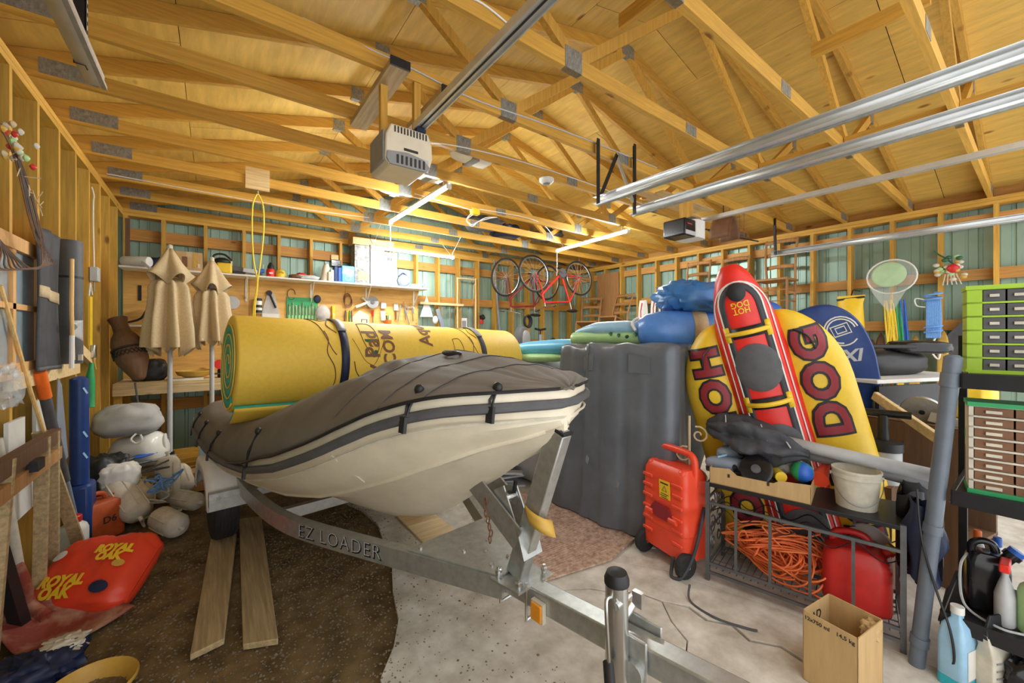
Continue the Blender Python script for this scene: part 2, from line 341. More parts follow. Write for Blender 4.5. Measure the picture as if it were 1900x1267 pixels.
# ---- roof sheathing: plywood sheets on the trusses
ce = sempty('ceiling', 'underside of plywood roof sheathing on a low gable')
TC = .089
for sgn in (0, 1):
    xe = XL - .5 if not sgn else XR + .5; L_ = (PX - XL + .5); row = 0; a = 0.
    while a < L_ - .01:
        b = min(L_, a + 1.18); y = YF - (.0 if row % 2 else 1.22)
        while y < YB + .25:
            ya, yb = max(y + .002, YF), min(y + 2.436, YB + .2)
            if yb - ya > .05:
                q = []
                for t in (a + .002, b - .002):
                    xx = xe + t if not sgn else xe - t; zz = ZH + SL * (t - .5) + TC * 1.03 + .002
                    q += [(xx, ya, zz), (xx, yb, zz)]
                p = [Vector(v) for v in q]; up = V(0, 0, .014)
                M().add(p + [v + up for v in p], [(0, 1, 3, 2), (4, 6, 7, 5), (0, 4, 5, 1), (2, 3, 7, 6), (0, 2, 6, 4), (1, 5, 7, 3)]).obj('plywood_sheet', 'sheathing', ce, smooth=0)
            y += 2.44
        a = b; row += 1
for sgn in (-1, 1):
    p = [V(PX, YF, ZH + SL * (PX - XL) + .112), V(PX, YB + .22, ZH + SL * (PX - XL) + .112), V(PX + sgn * 4.3, YB + .22, ZH + SL * (PX - XL - 4.3) + .112), V(PX + sgn * 4.3, YF, ZH + SL * (PX - XL - 4.3) + .112)]
    M().add(p + [v + V(0, 0, .03) for v in p], [(0, 1, 2, 3), (7, 6, 5, 4), (0, 4, 5, 1), (1, 5, 6, 2), (2, 6, 7, 3), (3, 7, 4, 0)]).obj('roofing', 'siding_back', ce, smooth=0)
# ---- trusses
NB1, NB2 = 1.60, 4.17; NT1, NT2 = .95, 4.82
def truss(y):
    t = thing('roof_truss', '', 'truss', (PX, y, ZT)); X = lambda x: x - PX; z0 = 0.
    T = .038; ch = .089
    M().bx(X(XL - SD), X(XR + SD), -T / 2, T / 2, 0, ch).obj('bottom_chord', 'lumber_x', t)
    zt = lambda x: roof_z(x) - ZT
    for s_ in (1, -1):
        e = XL - .45 if s_ > 0 else XR + .45
        a = V(X(e), 0, zt(e if s_ > 0 else e) if False else ZH - ZT - SL * .45 + ch / 2); b = V(0, 0, ZH - ZT + SL * (PX - XL) + ch / 2)
        M().beam(a, b, T, ch).obj('top_chord', 'lumber_x', t)
    for (xa, za), (xb, zb) in (((NB1, .05), (NT1, zt(NT1))), ((NB1 + .06, .05), (PX - .03, zt(PX) - .02)), ((NB2, .05), (NT2, zt(NT2))), ((NB2 - .06, .05), (PX + .03, zt(PX) - .02))):
        M().beam((X(xa), 0, za + .03), (X(xb), 0, zb + .03), T - .001, .064).obj('web', 'lumber_z', t)
    for x, z, w, h in ((NB1, .06, .13, .12), (NB2, .06, .13, .12), (2.82, .045, .14, .075), (XL + .17, .062, .24, .09), (XR - .12, .062, .24, .09), (NT1, zt(NT1) + .03, .10, .10), (NT2, zt(NT2) + .03, .1, .1), (PX, zt(PX) + .03, .16, .11)):
        M().bx(X(x) - w / 2, X(x) + w / 2, -T / 2 - .0025, T / 2 + .0025, z - h / 2, z + h / 2).obj('nail_plate', 'nail_plate', t)
    return t
ORD = ['first', 'second', 'third', 'fourth', 'fifth', 'sixth', 'seventh', 'eighth', 'ninth', 'tenth', 'eleventh', 'twelfth']
tr0 = None; TY = [1.5953 + .61 * k for k in range(8, -4, -1)]
TY = [y for y in TY if y < YB + .1]
for k, y in enumerate(TY):
    lb = 'wooden roof truss, %s counted from the back wall gable' % ORD[k]
    if tr0 is None: tr0 = truss(y); tr0['label'] = lb; tr0['group'] = 'roof trusses'
    else: dup(tr0, (PX, y, ZT), label=lb)
# ================================================================ LIGHTS: LED tubes
def led_tube(a, b, label, cords):
    c = (Vector(a) + Vector(b)) / 2; t = thing('tube_light', label, 'light', c, group='hanging LED tube lights'); a, b = Vector(a) - c, Vector(b) - c; d = (b - a).normalized()
    M().beam(a + V(0, 0, .022), b + V(0, 0, .022), .04, .018).obj('housing', 'white', t)
    M().tube([a + d * .02, b - d * .02], .017, 10).obj('tube', 'led', t)
    for e, s_ in ((a, 1), (b, -1)): M().beam(e, e + d * s_ * .025, .042, .05).obj('end_cap', 'white', t)
    for q in cords: M().tube([Vector(p) - c for p in q], .004, 6).obj('hanging_cord', 'white', t)
    return t
led_tube((1.72, 4.80, 2.88), (1.74, 3.30, 2.88), 'LED tube light under the trusses nearest the big door opener', [[(1.72, 4.645, 2.9), (1.72, 4.645, 2.975)], [(1.74, 3.425, 2.9), (1.74, 3.425, 2.975)], [(1.72, 4.79, 2.86), (1.725, 4.795, 2.6), (1.72, 4.8, 2.42)]])
led_tube((4.48, 4.80, 2.88), (4.38, 3.30, 2.88), 'LED tube light hanging right of the bicycles', [[(4.47, 4.645, 2.9), (4.47, 4.645, 2.975)], [(4.388, 3.425, 2.9), (4.388, 3.425, 2.975)], [(4.48, 4.79, 2.86), (4.48, 4.79, 2.48)]])
led_tube((1.71, 5.56, 2.715), (3.01, 5.56, 2.715), 'LED tube light hung along the back wall over the tall boxes', [[(1.76, 5.56, 2.735), (1.76, 5.86, 2.975)], [(1.76, 5.56, 2.735), (1.76, 5.26, 2.975)], [(2.96, 5.56, 2.735), (2.96, 5.86, 2.975)], [(2.96, 5.56, 2.735), (2.96, 5.26, 2.975)]])
# ================================================================ BOAT, COVER, TRAILER, MAT
BR_ = math.atan2(.122, .9925); BL = (1.02, 1.34, 0)
ST = [(-.265, .02, 1.25, .015, 1.17, .01, 1.14, 1.12), (-.19, .22, 1.25, .09, 1.13, .03, 1.09, 1.07), (-.05, .40, 1.24, .20, 1.08, .06, 1.02, .99), (.1, .49, 1.20, .31, 1.01, .10, .93, .88),
      (.28, .565, 1.13, .39, .93, .14, .83, .76), (.55, .655, 1.0, .46, .82, .2, .67, .57), (.83, .705, .905, .50, .72, .24, .57, .46), (1.2, .745, .815, .56, .64, .27, .53, .42),
      (1.8, .775, .735, .64, .57, .28, .51, .40), (2.6, .785, .70, .66, .52, .28, .48, .39), (3.4, .76, .70, .64, .50, .26, .47, .38)]
def st_at(sb):
    S = ST; i = 0
    while i < len(S) - 2 and S[i + 1][0] < sb: i += 1
    g = lambda k: S[min(max(k, 0), len(S) - 1)]
    a, b, c, d = g(i - 1), g(i), g(i + 1), g(i + 2); t = min(1, max(0, (sb - b[0]) / (c[0] - b[0])))
    return [b[k] + (c[k] - b[k]) * t if True else 0 for k in range(8)]
SBS = [-.265, -.25, -.22, -.19, -.15, -.10, -.05, 0, .05, .1, .16, .22, .28, .36, .45, .55, .65, .74, .83, .95, 1.07, 1.2, 1.4, 1.6, 1.8, 2.05, 2.3, 2.6, 2.9, 3.2, 3.4]
def smooth_st():
    raw = [st_at(s_) for s_ in SBS]
    for _ in range(2):
        raw = [raw[0]] + [[r[0]] + [(raw[i - 1][k] + 2 * r[k] + raw[i + 1][k]) / 4 for k in range(1, 8)] for i, r in list(enumerate(raw))[1:-1]] + [raw[-1]]
    return raw
RAW = smooth_st()
def rail(sb, k=1):
    i = 0
    while i < len(RAW) - 2 and RAW[i + 1][0] < sb: i += 1
    b, c = RAW[i], RAW[i + 1]; t = min(1, max(0, (sb - b[0]) / (c[0] - b[0]))); return b[k] + (c[k] - b[k]) * t
boat = thing('dinghy', 'cream fiberglass dinghy with dark rub rail on a galvanized trailer', 'boat', BL, BR_)
rings = []
for sb, rw, rz_, cw, cz, gw, gz, kz in RAW:
    half = [(rw, rz_ + .06), (rw + .004, rz_), (rw - .012, rz_ - .03), (rw * .62 + cw * .38 + .012, rz_ * .62 + cz * .38 - .03), (rw * .25 + cw * .75 + .01, rz_ * .25 + cz * .75 - .01), (cw, cz), ((cw + gw) / 2, (cz + gz) / 2 + .03), (gw, gz), (gw * .55, gz * .4 + kz * .6), (0, kz)]
    rings.append([V(x, sb, z) for x, z in half] + [V(-x, sb, z) for x, z in half[-2::-1]])
hm = M().loft(rings, closed=False); n = len(rings[0]); hm.f.append(tuple((len(rings) - 1) * n + j for j in range(n))); hm.f.append(tuple(range(n))[::-1])
hull = hm.obj('hull', 'cream', boat, smooth=.4)
def rail_path(dz=0., off=.012, s0=3.38):
    sb = [s_ for s_ in SBS if s_ <= s0]
    return [V(-(rail(s_) + off), s_, rail(s_, 2) + dz) for s_ in reversed(sb)] + [V(rail(s_) + off, s_, rail(s_, 2) + dz) for s_ in sb[1:]]
M().tube(rail_path(), .019, 8).obj('rub_rail', 'dark_grey', boat)
M().tube(rail_path(-.052, .002), .005, 5).obj('trim_line', 'off_white', boat)
for sg in (-1, 1): M().tube([V(sg * (r[3] + .004), r[0], r[4]) for r in RAW[2:]], .008, 6).obj('chine_strake', 'cream', boat)
# hull seam seen near the bow
M().tube([V(-(rail(.42) - .005), .42, rail(.42, 2) - .03), V(-(rail(.42, 3) + .045), .42, rail(.42, 4) + .02)], .003, 5).obj('hull_seam', 'off_white', boat)
# cover
CT = [(-.30, 1.30), (-.2, 1.335), (0, 1.375), (.2, 1.41), (.42, 1.425), (.6, 1.39), (.8, 1.31), (1.1, 1.19), (1.4, 1.08), (1.7, .995), (2.2, .955), (2.8, .95), (3.2, .94), (3.45, .90)]
def ct(s_):
    for (a, x), (b, y) in zip(CT, CT[1:]):
        if s_ <= b: t = max(0, (s_ - a) / (b - a)); t = t * t * (3 - 2 * t) * .5 + t * .5; return x + (y - x) * t
    return CT[-1][1]
cover = thing('boat_cover', 'grey fabric boat cover with black bungee straps stretched over the dinghy', 'boat cover', BL, BR_)
def edge(s_):
    drop = .055 if s_ < 1.0 else .055 - .075 * min(1, (s_ - 1.0) / .9)
    return rail(min(max(s_, -.265), 3.4)) + .018, rail(min(s_, 3.4), 2) + drop
def cov(a, b):
    s_ = -.285 + 3.74 * (a ** 1.35); q = b * 2 - 1; w, ez = edge(s_)
    if s_ > 3.38: w *= 1 - (s_ - 3.38) * 1.2; ez -= .0
    t = abs(q); bl_ = min(1, max(0, (s_ - .55) / .9)); f = (1 - t ** (2.3 + 3.2 * bl_)) ** (.78 - .26 * bl_) if t < 1 else 0
    if s_ < .5: f = f * .75 + (1 - t) * .25
    z = ez + (ct(s_) - ez) * f; x = q * w * (1.0 + .03 * math.sin(math.pi * t))
    if .02 < t < .98:
        fold = fbm((s_ * .8 + q * 1.3, q * 5.5 - s_ * 1.1, 1.7), 1.0, 3) * .035 + .012 * math.sin(q * 9 + s_ * 4) ; fold *= math.sin(math.pi * min(1, t * 1.05)) * (.35 if s_ < .45 else 1); z += fold; x += fold * .3
    if s_ > 3.40: z = min(z, ct(s_) - (s_ - 3.40) * 2.2)
    return V(x, s_, z)
M().grid(cov, 90, 56).obj('fabric', 'boat_cover', cover, smooth=1.2, solid=.004)
def hem(s0): 
    sb = [s_ for s_ in SBS if s_ <= s0]
    return [V(-edge(s_)[0] - .003, s_, edge(s_)[1]) for s_ in reversed(sb)] + [V(edge(s_)[0] + .003, s_, edge(s_)[1]) for s_ in sb[1:]]
M().tube(hem(3.4), .007, 6).obj('hem_cord', 'black', cover)
for sb in (.0, .17, .42): # sewn seams across the cover
    M().tube([cov(((sb + .285) / 3.74) ** (1 / 1.35), b / 24) + V(0, 0, .004) for b in range(25)], .002, 4).obj('seam', 'charcoal', cover)
for sb in (-.16, .06, 1.12, 2.05, 2.6, 3.1):
    for sg in ((-1, 1) if sb > 1 else (-1,)):
        aa = ((sb + .285) / 3.74) ** (1 / 1.35); bb = .5 + sg * .5 * (.86 if sb < .5 else .93); p = cov(aa, bb) + V(sg * .006, 0, .004); w, ez = edge(sb); q = V(sg * (w + .01), sb + (0.03 if sb > 1 else -.01), rail(sb, 2) - .02)
        m_ = p.lerp(q, .5) + V(sg * .012, 0, .004)
        s0 = M().tube([p, m_ + V(0, -.008, 0), q], .005, 6).tube([p, m_ + V(0, .010, 0), q], .005, 6).ball(p, (.017, .02, .02), 10, 6).obj('bungee_strap', 'black', cover)
        M().beam(q + V(0, 0, .03), q + V(sg * .006, 0, -.025), .034, .012, up=(sg, 0, 0)).obj('clip', 'black', s0)
p = cov(((.33 + .285) / 3.74) ** (1 / 1.35), .42); M().tube(catmull([p + V(-.03, -.02, .008), p + V(.0, -.045, .014), p + V(.035, -.02, .012), p + V(.03, .03, .016), p + V(-.02, .035, .016)], 5, True), .008, 6, closed=True).obj('grommet_loop', 'black', cover)
# trailer
tr = thing('boat_trailer', 'galvanized boat trailer with winch post, jack and amber reflectors', 'trailer', BL, BR_)
M().beam((0, .34, .437), (0, -1.15, .545), .075, .08).obj('tongue', 'galv', tr, bevel=.006)
def rail_beam(sg):
    pts = catmull([(sg * .05, .02, .46), (sg * .27, .55, .46), (sg * .47, 1.03, .462), (sg * .555, 1.3, .465), (sg * .60, 1.62, .47), (sg * .62, 2.1, .475), (sg * .62, 3.3, .48)], 6)
    rings = []
    for i, p in enumerate(pts):
        t = (pts[min(i + 1, len(pts) - 1)] - pts[max(i - 1, 0)]).normalized(); sd = V(t.y, -t.x, 0).normalized()
        rings.append([p + sd * .025 - V(0, 0, .045), p + sd * .025 + V(0, 0, .045), p - sd * .025 + V(0, 0, .045), p - sd * .025 - V(0, 0, .045)])
    return M().loft(rings), pts
for sg in (-1, 1):
    m_, pts_ = rail_beam(sg); ro = m_.obj('side_rail', 'galv', tr, smooth=.5)
    if sg < 0:
        a, b = V(-.22, .43, .0), V(-.49, 1.09, 0)
        fx = (V(-.27, .55, 0) - V(-.47, 1.03, 0)).normalized(); o_ = V(-.37, .79, .462) + V(-fx.y, fx.x, 0).normalized() * 0
        o_ = o_ - fx * .075; nrm = V(fx.y, -fx.x, 0).normalized(); nrm = nrm if nrm.x < 0 else -nrm
        text('EZ LOADER', .098, 'letter', 'black', ro, frame(o_ + nrm * .0262 + V(0, 0, .0), fx, (0, 0, 1)), depth=.0008, offset=.0005, space=1.12, split=True)
        text('EZ LOADER', .098, 'letter_face', 'light_grey', ro, frame(o_ + nrm * .0275 + V(0, 0, .004) - fx * .004, fx, (0, 0, 1)), depth=.0006, offset=-.003, space=1.12, split=True)
M().beam((-.57, 1.55, .40), (.57, 1.55, .40), .05, .07).obj('cross_member', 'galv', tr, bevel=.004)
M().beam((-.72, 2.4, .30), (.72, 2.4, .30), .055, .055).obj('axle', 'galv', tr)
pl = M().prism([(-.075, .02), (.075, .02), (.25, .47), (-.25, .47)], .006, Matrix.Translation((0, 0, .506))).obj('gusset_plate', 'galv', tr)
for x, y in ((-.05, .10), (.05, .10), (-.07, .27), (.07, .27), (-.2, .43), (.2, .43), (0, .2)): M().lathe([(.011, 0), (.011, .006), (.006, .010)], 8, (x, y, .512)).obj('bolt', 'steel', pl)
post = M().beam((0, -.005, .50), (0, -.235, 1.14), .055, .082, up=(0, 1, 0)).obj('winch_post', 'galv', tr, bevel=.005)
pd = V(0, -.23, .64).normalized()
M().beam(V(0, -.235, 1.14), V(0, -.235, 1.14) + pd * .012, .058, .085, up=(0, 1, 0)).obj('end_cap', 'black', post)
M().beam(V(0, -.239, 1.151), V(0, -.239, 1.151) + pd * .004, .036, .06, up=(0, 1, 0)).obj('cap_inset', 'grey', post)
bp = M().box((0, -.03, .500), (.20, .17, .009), rot=rx(-.07)).obj('base_plate', 'galv', tr)
for x in (-.075, .075):
    for y in (.03, -.09): M().lathe([(.010, 0), (.010, .02), (.014, .02), (.014, .032), (.007, .034), (.007, .045)], 8, (x, y, .50)).obj('bolt', 'steel', bp)
for y in (.04, -.11): M().tube([(-.052, y, .38), (-.052, y, .53), ], .006, 6).tube([(.052, y, .38), (.052, y, .53)], .006, 6).tube([(-.052, y, .385), (.052, y, .385)], .006, 6).obj('u_bolt', 'steel', tr)
arm = M()
for x in (-.05, .05): arm.beam((x, -.06, .68), (x, .27, .86), .008, .10)
arm = arm.box((0, -.075, .665), (.108, .008, .12), rot=rx(-.35)).obj('bow_arm', 'galv', tr)
M().lathe([(.02, -.05), (.055, -.05), (.062, -.03), (.05, 0), (.062, .03), (.055, .05), (.02, .05)], 16, (0, .265, .865), rot=ry(math.pi / 2)).obj('bow_roller', 'rubber', tr)
M().grid(lambda a, b: V(-.045 + .09 * a, .27 + .07 * math.cos(2.6 - 2.9 * b), .86 + .07 * math.sin(2.6 - 2.9 * b)), 4, 10).obj('roller_guard', 'rubber', arm, solid=.008)
win = M().lathe([(.045, -.03), (.045, -.026), (.02, -.024), (.02, .024), (.045, .026), (.045, .03)], 14, (0, .06, .80), rot=ry(math.pi / 2)).obj('winch_drum', 'steel', tr)
M().beam((-.035, .0, .72), (-.035, .07, .85), .006, .07).beam((.035, .0, .72), (.035, .07, .85), .006, .07).obj('winch_bracket', 'galv', win)
M().tube([(-.02, .02, .84), (-.05, -.04, .87), (-.07, -.07, .93)], .009, 6).obj('winch_handle', 'black', win)
ch = M()
for k in range(7): ch.tube(catmull([V(-.058 + .004 * (k % 2), .13 + .010 * math.sin(k) - .004 * k, .78 - .026 * k) + (V(.009 * math.cos(a), 0, .017 * math.sin(a)) if k % 2 else V(0, .009 * math.cos(a), .017 * math.sin(a))) for a in (0, 1.57, 3.14, 4.71)], 3, True), .003, 5, closed=True)
ch.obj('safety_chain', 'brown', tr)
sc = V(0, -.11, .80)
M().grid(lambda a, b: sc + V(.045 * math.cos(a * 3.0 + 2.9) * (1 + .2 * math.sin(a * 3.1)), .075 * math.sin(a * 3.0 + 2.9) - .02 * b, .03 - .06 * b - .075 * a), 28, 3).obj('winch_strap', 'gold', tr, solid=.003)
for sg in (-1, 1): rf = M().box((sg * .048, -.17, .448), (.018, .06, .075)).obj('reflector_base', 'off_white', tr); M().box((sg * .060, -.17, .448), (.012, .052, .066)).obj('reflector', 'amber', rf, bevel=.004)
JX, JY = -.088, -.535
jk = M().lathe([(.035, .12), (.035, .74)], 18, (JX, JY, 0)).obj('jack', 'steel', tr)
M().lathe([(.038, .735), (.038, .752), (.031, .770), (.012, .776), (.0, .777)], 18, (JX, JY, 0)).obj('jack_cap', 'black', jk)
M().tube(catmull([(JX - .03, JY + .0, .705), (JX - .056, JY + .0, .71), (JX - .066, JY - .005, .68), (JX - .066, JY - .01, .60), (JX - .062, JY - .012, .52)], 5), .006, 6).obj('crank', 'steel', jk)
M().tube([(JX - .055, JY - .005, .525), (JX - .105, JY - .045, .49)], .016, 10).obj('crank_grip', 'black', jk, smooth=.9)
M().lathe([(.012, -.04), (.012, .04)], 10, (JX, JY - .02, .69), rot=ry(1.57)).obj('crank_pin', 'steel', jk)
M().bx(-.055, -.043, JY - .08, JY + .06, .45, .57).bx(.043, .055, JY - .08, JY + .06, .45, .57).obj('jack_bracket', 'galv', tr, bevel=.004)
M().lathe([(.02, 0), (.02, .09)], 10, (-.04, JY + .03, .56), rot=ry(1.2)).box((.08, JY + .02, .60), (.02, .035, .05)).obj('bracket_pin', 'steel', tr)
M().lathe([(.035, -.012), (.035, .012)], 16, (-.062, JY - .04, .47), rot=ry(1.57)).obj('pivot_plate', 'galv', tr)
for sg in (-1, 1):
    w = M().lathe([(.10, -.07), (.19, -.075), (.245, -.07), (.258, -.05), (.26, 0), (.258, .05), (.245, .07), (.19, .075), (.10, .07)], 28, (sg * .685, 2.4, .285), rot=ry(math.pi / 2)).obj('tire', 'rubber', tr)
    g = M()
    for k in range(-2, 3): g.lathe([(.2615, k * .022 - .003), (.2615, k * .022 + .003)], 28, (sg * .685, 2.4, .285), rot=ry(math.pi / 2), cap=False)
    g.obj('tread_groove', 'black', w)
    M().lathe([(.0, -.06), (.06, -.062), (.09, -.05), (.13, -.055), (.135, -.06), (.135, .06), (0, .06)], 20, (sg * .685, 2.4, .285), rot=ry(math.pi / 2)).obj('wheel_rim', 'white', w)
    M().grid(lambda a, b: V(sg * (.585 + .225 * b), 2.4 - .36 * math.cos(math.pi * (.02 + .96 * a)), .34 + .30 * math.sin(math.pi * (.02 + .96 * a)) - (.012 if b > .9 else 0)), 16, 5).add([V(sg * .81, 2.4 - .36 * math.cos(math.pi * (.02 + .96 * a / 16)), .34 + .30 * math.sin(math.pi * (.02 + .96 * a / 16)) - .012) for a in range(17)] + [V(sg * .81, 2.4 - .29 * math.cos(math.pi * (.02 + .96 * a / 16)), .34 + .20 * math.sin(math.pi * (.02 + .96 * a / 16)) - .012) for a in range(17)], [(k, k + 1, k + 18, k + 17) for k in range(16)]).obj('fender', 'white', tr, solid=.006)
    b_ = M().box((sg * .70, 2.02, .43), (.22, .05, .09)).box((sg * .70, 1.99, .40), (.22, .006, .07)).obj('fender_bracket', 'galv', tr)
    for x in (.63, .76): M().lathe([(.012, 0), (.012, .012)], 8, (sg * x, 1.993, .445), rot=rx(1.57)).obj('bolt', 'steel', b_)
# planks under the wheel
def plank(P, h, name, label, cat='plank', m='grey_wood', z=0., grp='loose planks on the ground'):
    c = sum((Vector((x, y, 0)) for x, y in P), Vector()) / len(P)
    return tag(_loc(M().prism([(x - c.x, y - c.y) for x, y in P], h).obj(name, m, bevel=.004), (c.x, c.y, z)), label, cat, grp)
def _loc(o, l): o.location = l; return o
plank([(-.09, 2.37), (.04, 2.40), (.135, 3.62), (-.02, 3.66)], .03, 'plank', 'grey weathered plank running out in front of the trailer tire', z=-.005)
plank([(.11, 2.30), (.25, 2.24), (.31, 3.85), (.16, 3.90)], .03, 'plank', 'grey weathered plank lying beside the tire, just right of its twin', z=-.005)
plank([(1.2, 3.3), (1.47, 3.2), (1.47, 2.58), (1.20, 2.62)], .016, 'plank', 'pale flat board on the floor under the boat bow', m='pale_wood', z=.006)
M_ = M().box((0, 0, 0), (.03, .012, .004)); tag(_loc(M_.obj('wood_chip', 'bamboo'), (.90, 1.28, .01)), 'tiny pale wood chip on the slab edge', 'wood chip')
tag(_loc(M().box((0, 0, 0), (.075, .012, .004), rz=-.6).obj('wood_splinter', 'bamboo'), (.86, 1.05, .012)), 'thin pale wood splinter lying on the slab edge', 'wood chip')
# rolled foam mat
mL, mR, mr = V(.077, 3.135, 1.32), V(2.4, 3.4, 1.24), .31
mat_t = thing('foam_mat', 'yellow rolled foam water mat with teal core strapped across the boat', 'foam mat', mL)
ax = (mR - mL); mlen = ax.length; ax.normalize(); mu = V(0, 0, 1) - ax * ax.z; mu.normalize(); mv = mu.cross(ax)   # mv points to the camera side
if mv.y > 0: mv = -mv
def cyl(s_, a, r=mr): return ax * s_ + (mu * math.cos(a) + mv * math.sin(a)) * r
def wob(a): return 1 + .012 * math.sin(a * 2 + .4)
rr = []
for s_ in (0, .004, .012, .5, 1, 1.5, mlen - .012, mlen - .004, mlen):
    k = mr - (.012 if s_ in (0, mlen) else .004 if s_ in (.004, mlen - .004) else 0)
    rr.append([cyl(s_, 2 * math.pi * j / 64, k * wob(2 * math.pi * j / 64)) for j in range(64)])
M().loft(rr, cap=True).obj('outer_wrap', 'yellow_foam', mat_t, smooth=.9)
sp = []
for lay, mt, thk in ((0, 'teal_foam', .036), (1, 'yellow_foam', .012)):
    m_ = M(); pts_ = []
    for k in range(150):
        a = k * .2; r0 = .286 - .0105 * a; 
        if r0 < .03: break
        r1 = r0 - (.046 if lay == 0 else .0); r0b = r0 if lay == 0 else r0 + .012
        pts_.append((a, r0b if lay else r0, (r0 + .002) if lay else r0 - .052))
    vs_ = []
    for a, o_, i_ in pts_: vs_ += [cyl(-.004 - .003 * lay, a + 2.5, o_), cyl(-.004 - .003 * lay, a + 2.5, max(.005, i_))]
    m_.add(vs_, [(2 * k, 2 * k + 2, 2 * k + 3, 2 * k + 1) for k in range(len(pts_) - 1)]); m_.obj('spiral_layer', mt, mat_t, solid=.006)
M().grid(lambda a, b: cyl(.005 + 1.5 * a, 2.45 + .5 * b, mr + .016 + .035 * b), 20, 6).obj('loose_edge', 'teal_foam', mat_t, solid=.018)
M().grid(lambda a, b: cyl(.005 + 1.5 * a, 2.45 + .5 * b, mr + .032 + .035 * b), 20, 6).obj('loose_edge', 'yellow_foam', mat_t, solid=.012)
for s_ in (.62, 1.86):
    st_ = M().grid(lambda a, b: cyl(s_ + .055 * (b - .5), 2 * math.pi * a, mr * wob(2 * math.pi * a) + .004), 64, 1).obj('strap', 'navy' if s_ < 1 else 'charcoal', mat_t, solid=.004)
    M().grid(lambda a, b: cyl(s_ + .06 * (b - .5), -.1 + .85 * a, mr * 1.01 + .011), 10, 1).obj('velcro_patch', 'grey', st_, solid=.006)
def on_mat(s0, a0, k=.003):
    return lambda p: cyl(s0 + p.x, a0 + p.y / mr, (mr + k + p.z) * wob(a0 + p.y / mr))
def mtxt(s, size, s0, a0): return text(s, size, 'letter', 'brown', mat_t, depth=.001, offset=.003, fn=lambda p: cyl(s0 - p.y, a0 - p.x / mr, mr * wob(a0 - p.x / mr) + .003 + p.z), space=1.02, maxlen=.03, split=True)
mtxt('Lily Pad', .155, .82, 1.48); mtxt('.COM', .13, .95, 1.17); mtxt('Aqua', .155, 1.28, .58)
def mline(pts_, r=.0035, mt='brown'):
    return M().tube([cyl(s_, a, (mr + .001) * wob(a)) for s_, a in [(q.x, q.y) for q in catmull([(x, y, 0) for x, y in pts_], 5)]], r, 5).obj('sketch_line', mt, mat_t)
for s0 in (0., 1.24):
    for L_ in ([(.42, .1), (.47, .5), (.50, .9), (.53, 1.2), (.56, 1.35)], [(.50, .75), (.515, 1.0), (.50, 1.3), (.545, 1.6), (.56, 1.9), (.545, 2.15)], [(.68, 1.5), (.70, 1.75), (.76, 1.95), (.82, 1.97), (.76, 2.05), (.69, 1.95)], [(.44, .0), (.50, .3), (.56, .2), (.53, .55), (.58, .8)]):
        mline([(x + s0, y) for x, y in L_])
for s0, a0, k in ((.80, .85, 1), (1.58, 1.25, .8)):
    out = [(-.045, -.85), (.045, -.85), (.075, .2), (.05, .85), (.01, .95), (-.045, .2)]
    mline([(s0 + x * k, a0 + y * .55 * k) for x, y in out + out[:1]], .003)
    M().add([cyl(s0 + x * k, a0 + y * .55 * k, mr * wob(a0 + y * .5) + .003) for x, y in ((-.035, .2), (.07, .2), (.05, .85), (.01, .95))], [(0, 1, 2, 3)]).obj('sketch_leaf', 'dark_green', mat_t)
    for d in (-1, 1): mline([(s0 - .12 * d, a0 + .1), (s0 - .05 * d, a0 + .6), (s0 + .02, a0 + .75)], .002)
# ================================================================ COVERED PILE, HOT DOG TUBE, INFLATABLES
def rrect(x0, x1, y0, y1, r, n=5):
    P = []
    for cx, cy, a0 in ((x1 - r, y1 - r, 0), (x0 + r, y1 - r, 90), (x0 + r, y0 + r, 180), (x1 - r, y0 + r, 270)):
        for k in range(n + 1): a = R(a0 + 90 * k / n); P.append((cx + r * math.cos(a), cy + r * math.sin(a)))
    return P
def dens(P, step):
    out = []
    for i in range(len(P)):
        a, b = Vector(P[i]), Vector(P[(i + 1) % len(P)]); k = max(1, int((b - a).length / step))
        out += [a.lerp(b, j / k) for j in range(k)]
    return out
tp = thing('tarp_covered_stack', 'tall stack of something under a black vinyl cover beside the winch post', 'covered stack', (2.8, 2.0, 0))
base = [(-.36, .74), (-.40, .70), (-.41, .3), (-.32, -.40), (-.24, -.47), (.10, -.37), (.45, -.0), (.55, .6), (.45, .78), (-.2, .86)]
bas = dens([Vector((x, y, 0)) for x, y in base], .035); top_ = [Vector((x * .98 - .03, .93 * y - .06 - (.26 if y > .3 else 0) * (y / .8) * .55, 0)) for x, y, _ in bas]
rings = []; NZ = 22
for k in range(NZ + 1):
    t = k / NZ; rg = []
    for i, (a, b) in enumerate(zip(bas, top_)):
        p = a.lerp(b, t ** .75); ang = i / len(bas) * 2 * math.pi
        f = (.013 * math.sin(i * .40 + .8 * t) + .012 * math.sin(i * .95 + 2 - t) + .006 * math.sin(i * 2.1 + t) + .02 * fbm((i * .1, t * 1.2, 5), 1.)) * (1.0 - .55 * t) * (1 if t > .02 else 1.1)
        c = V(.1, 0, 0); n_ = (p - c).normalized(); q = p + n_ * f; zz = .035 + t * 1.385 + .012 * math.sin(i * .6) * (t > .9)
        if q.y > .2: zz -= t * .02
        rg.append(V(q.x, q.y, zz))
    rings.append(rg)
cen = sum(rings[-1], Vector()) / len(rings[-1])
for s_, dz in ((.93, .018), (.6, .02), (.2, .01), (.02, .008)): rings.append([cen.lerp(q, s_) + V(0, 0, dz + .012 * fbm((q.x, q.y, s_), 4.)) for q in rings[NZ]])
M().loft(rings).obj('vinyl_cover', 'tarp_black', tp, smooth=1.3)
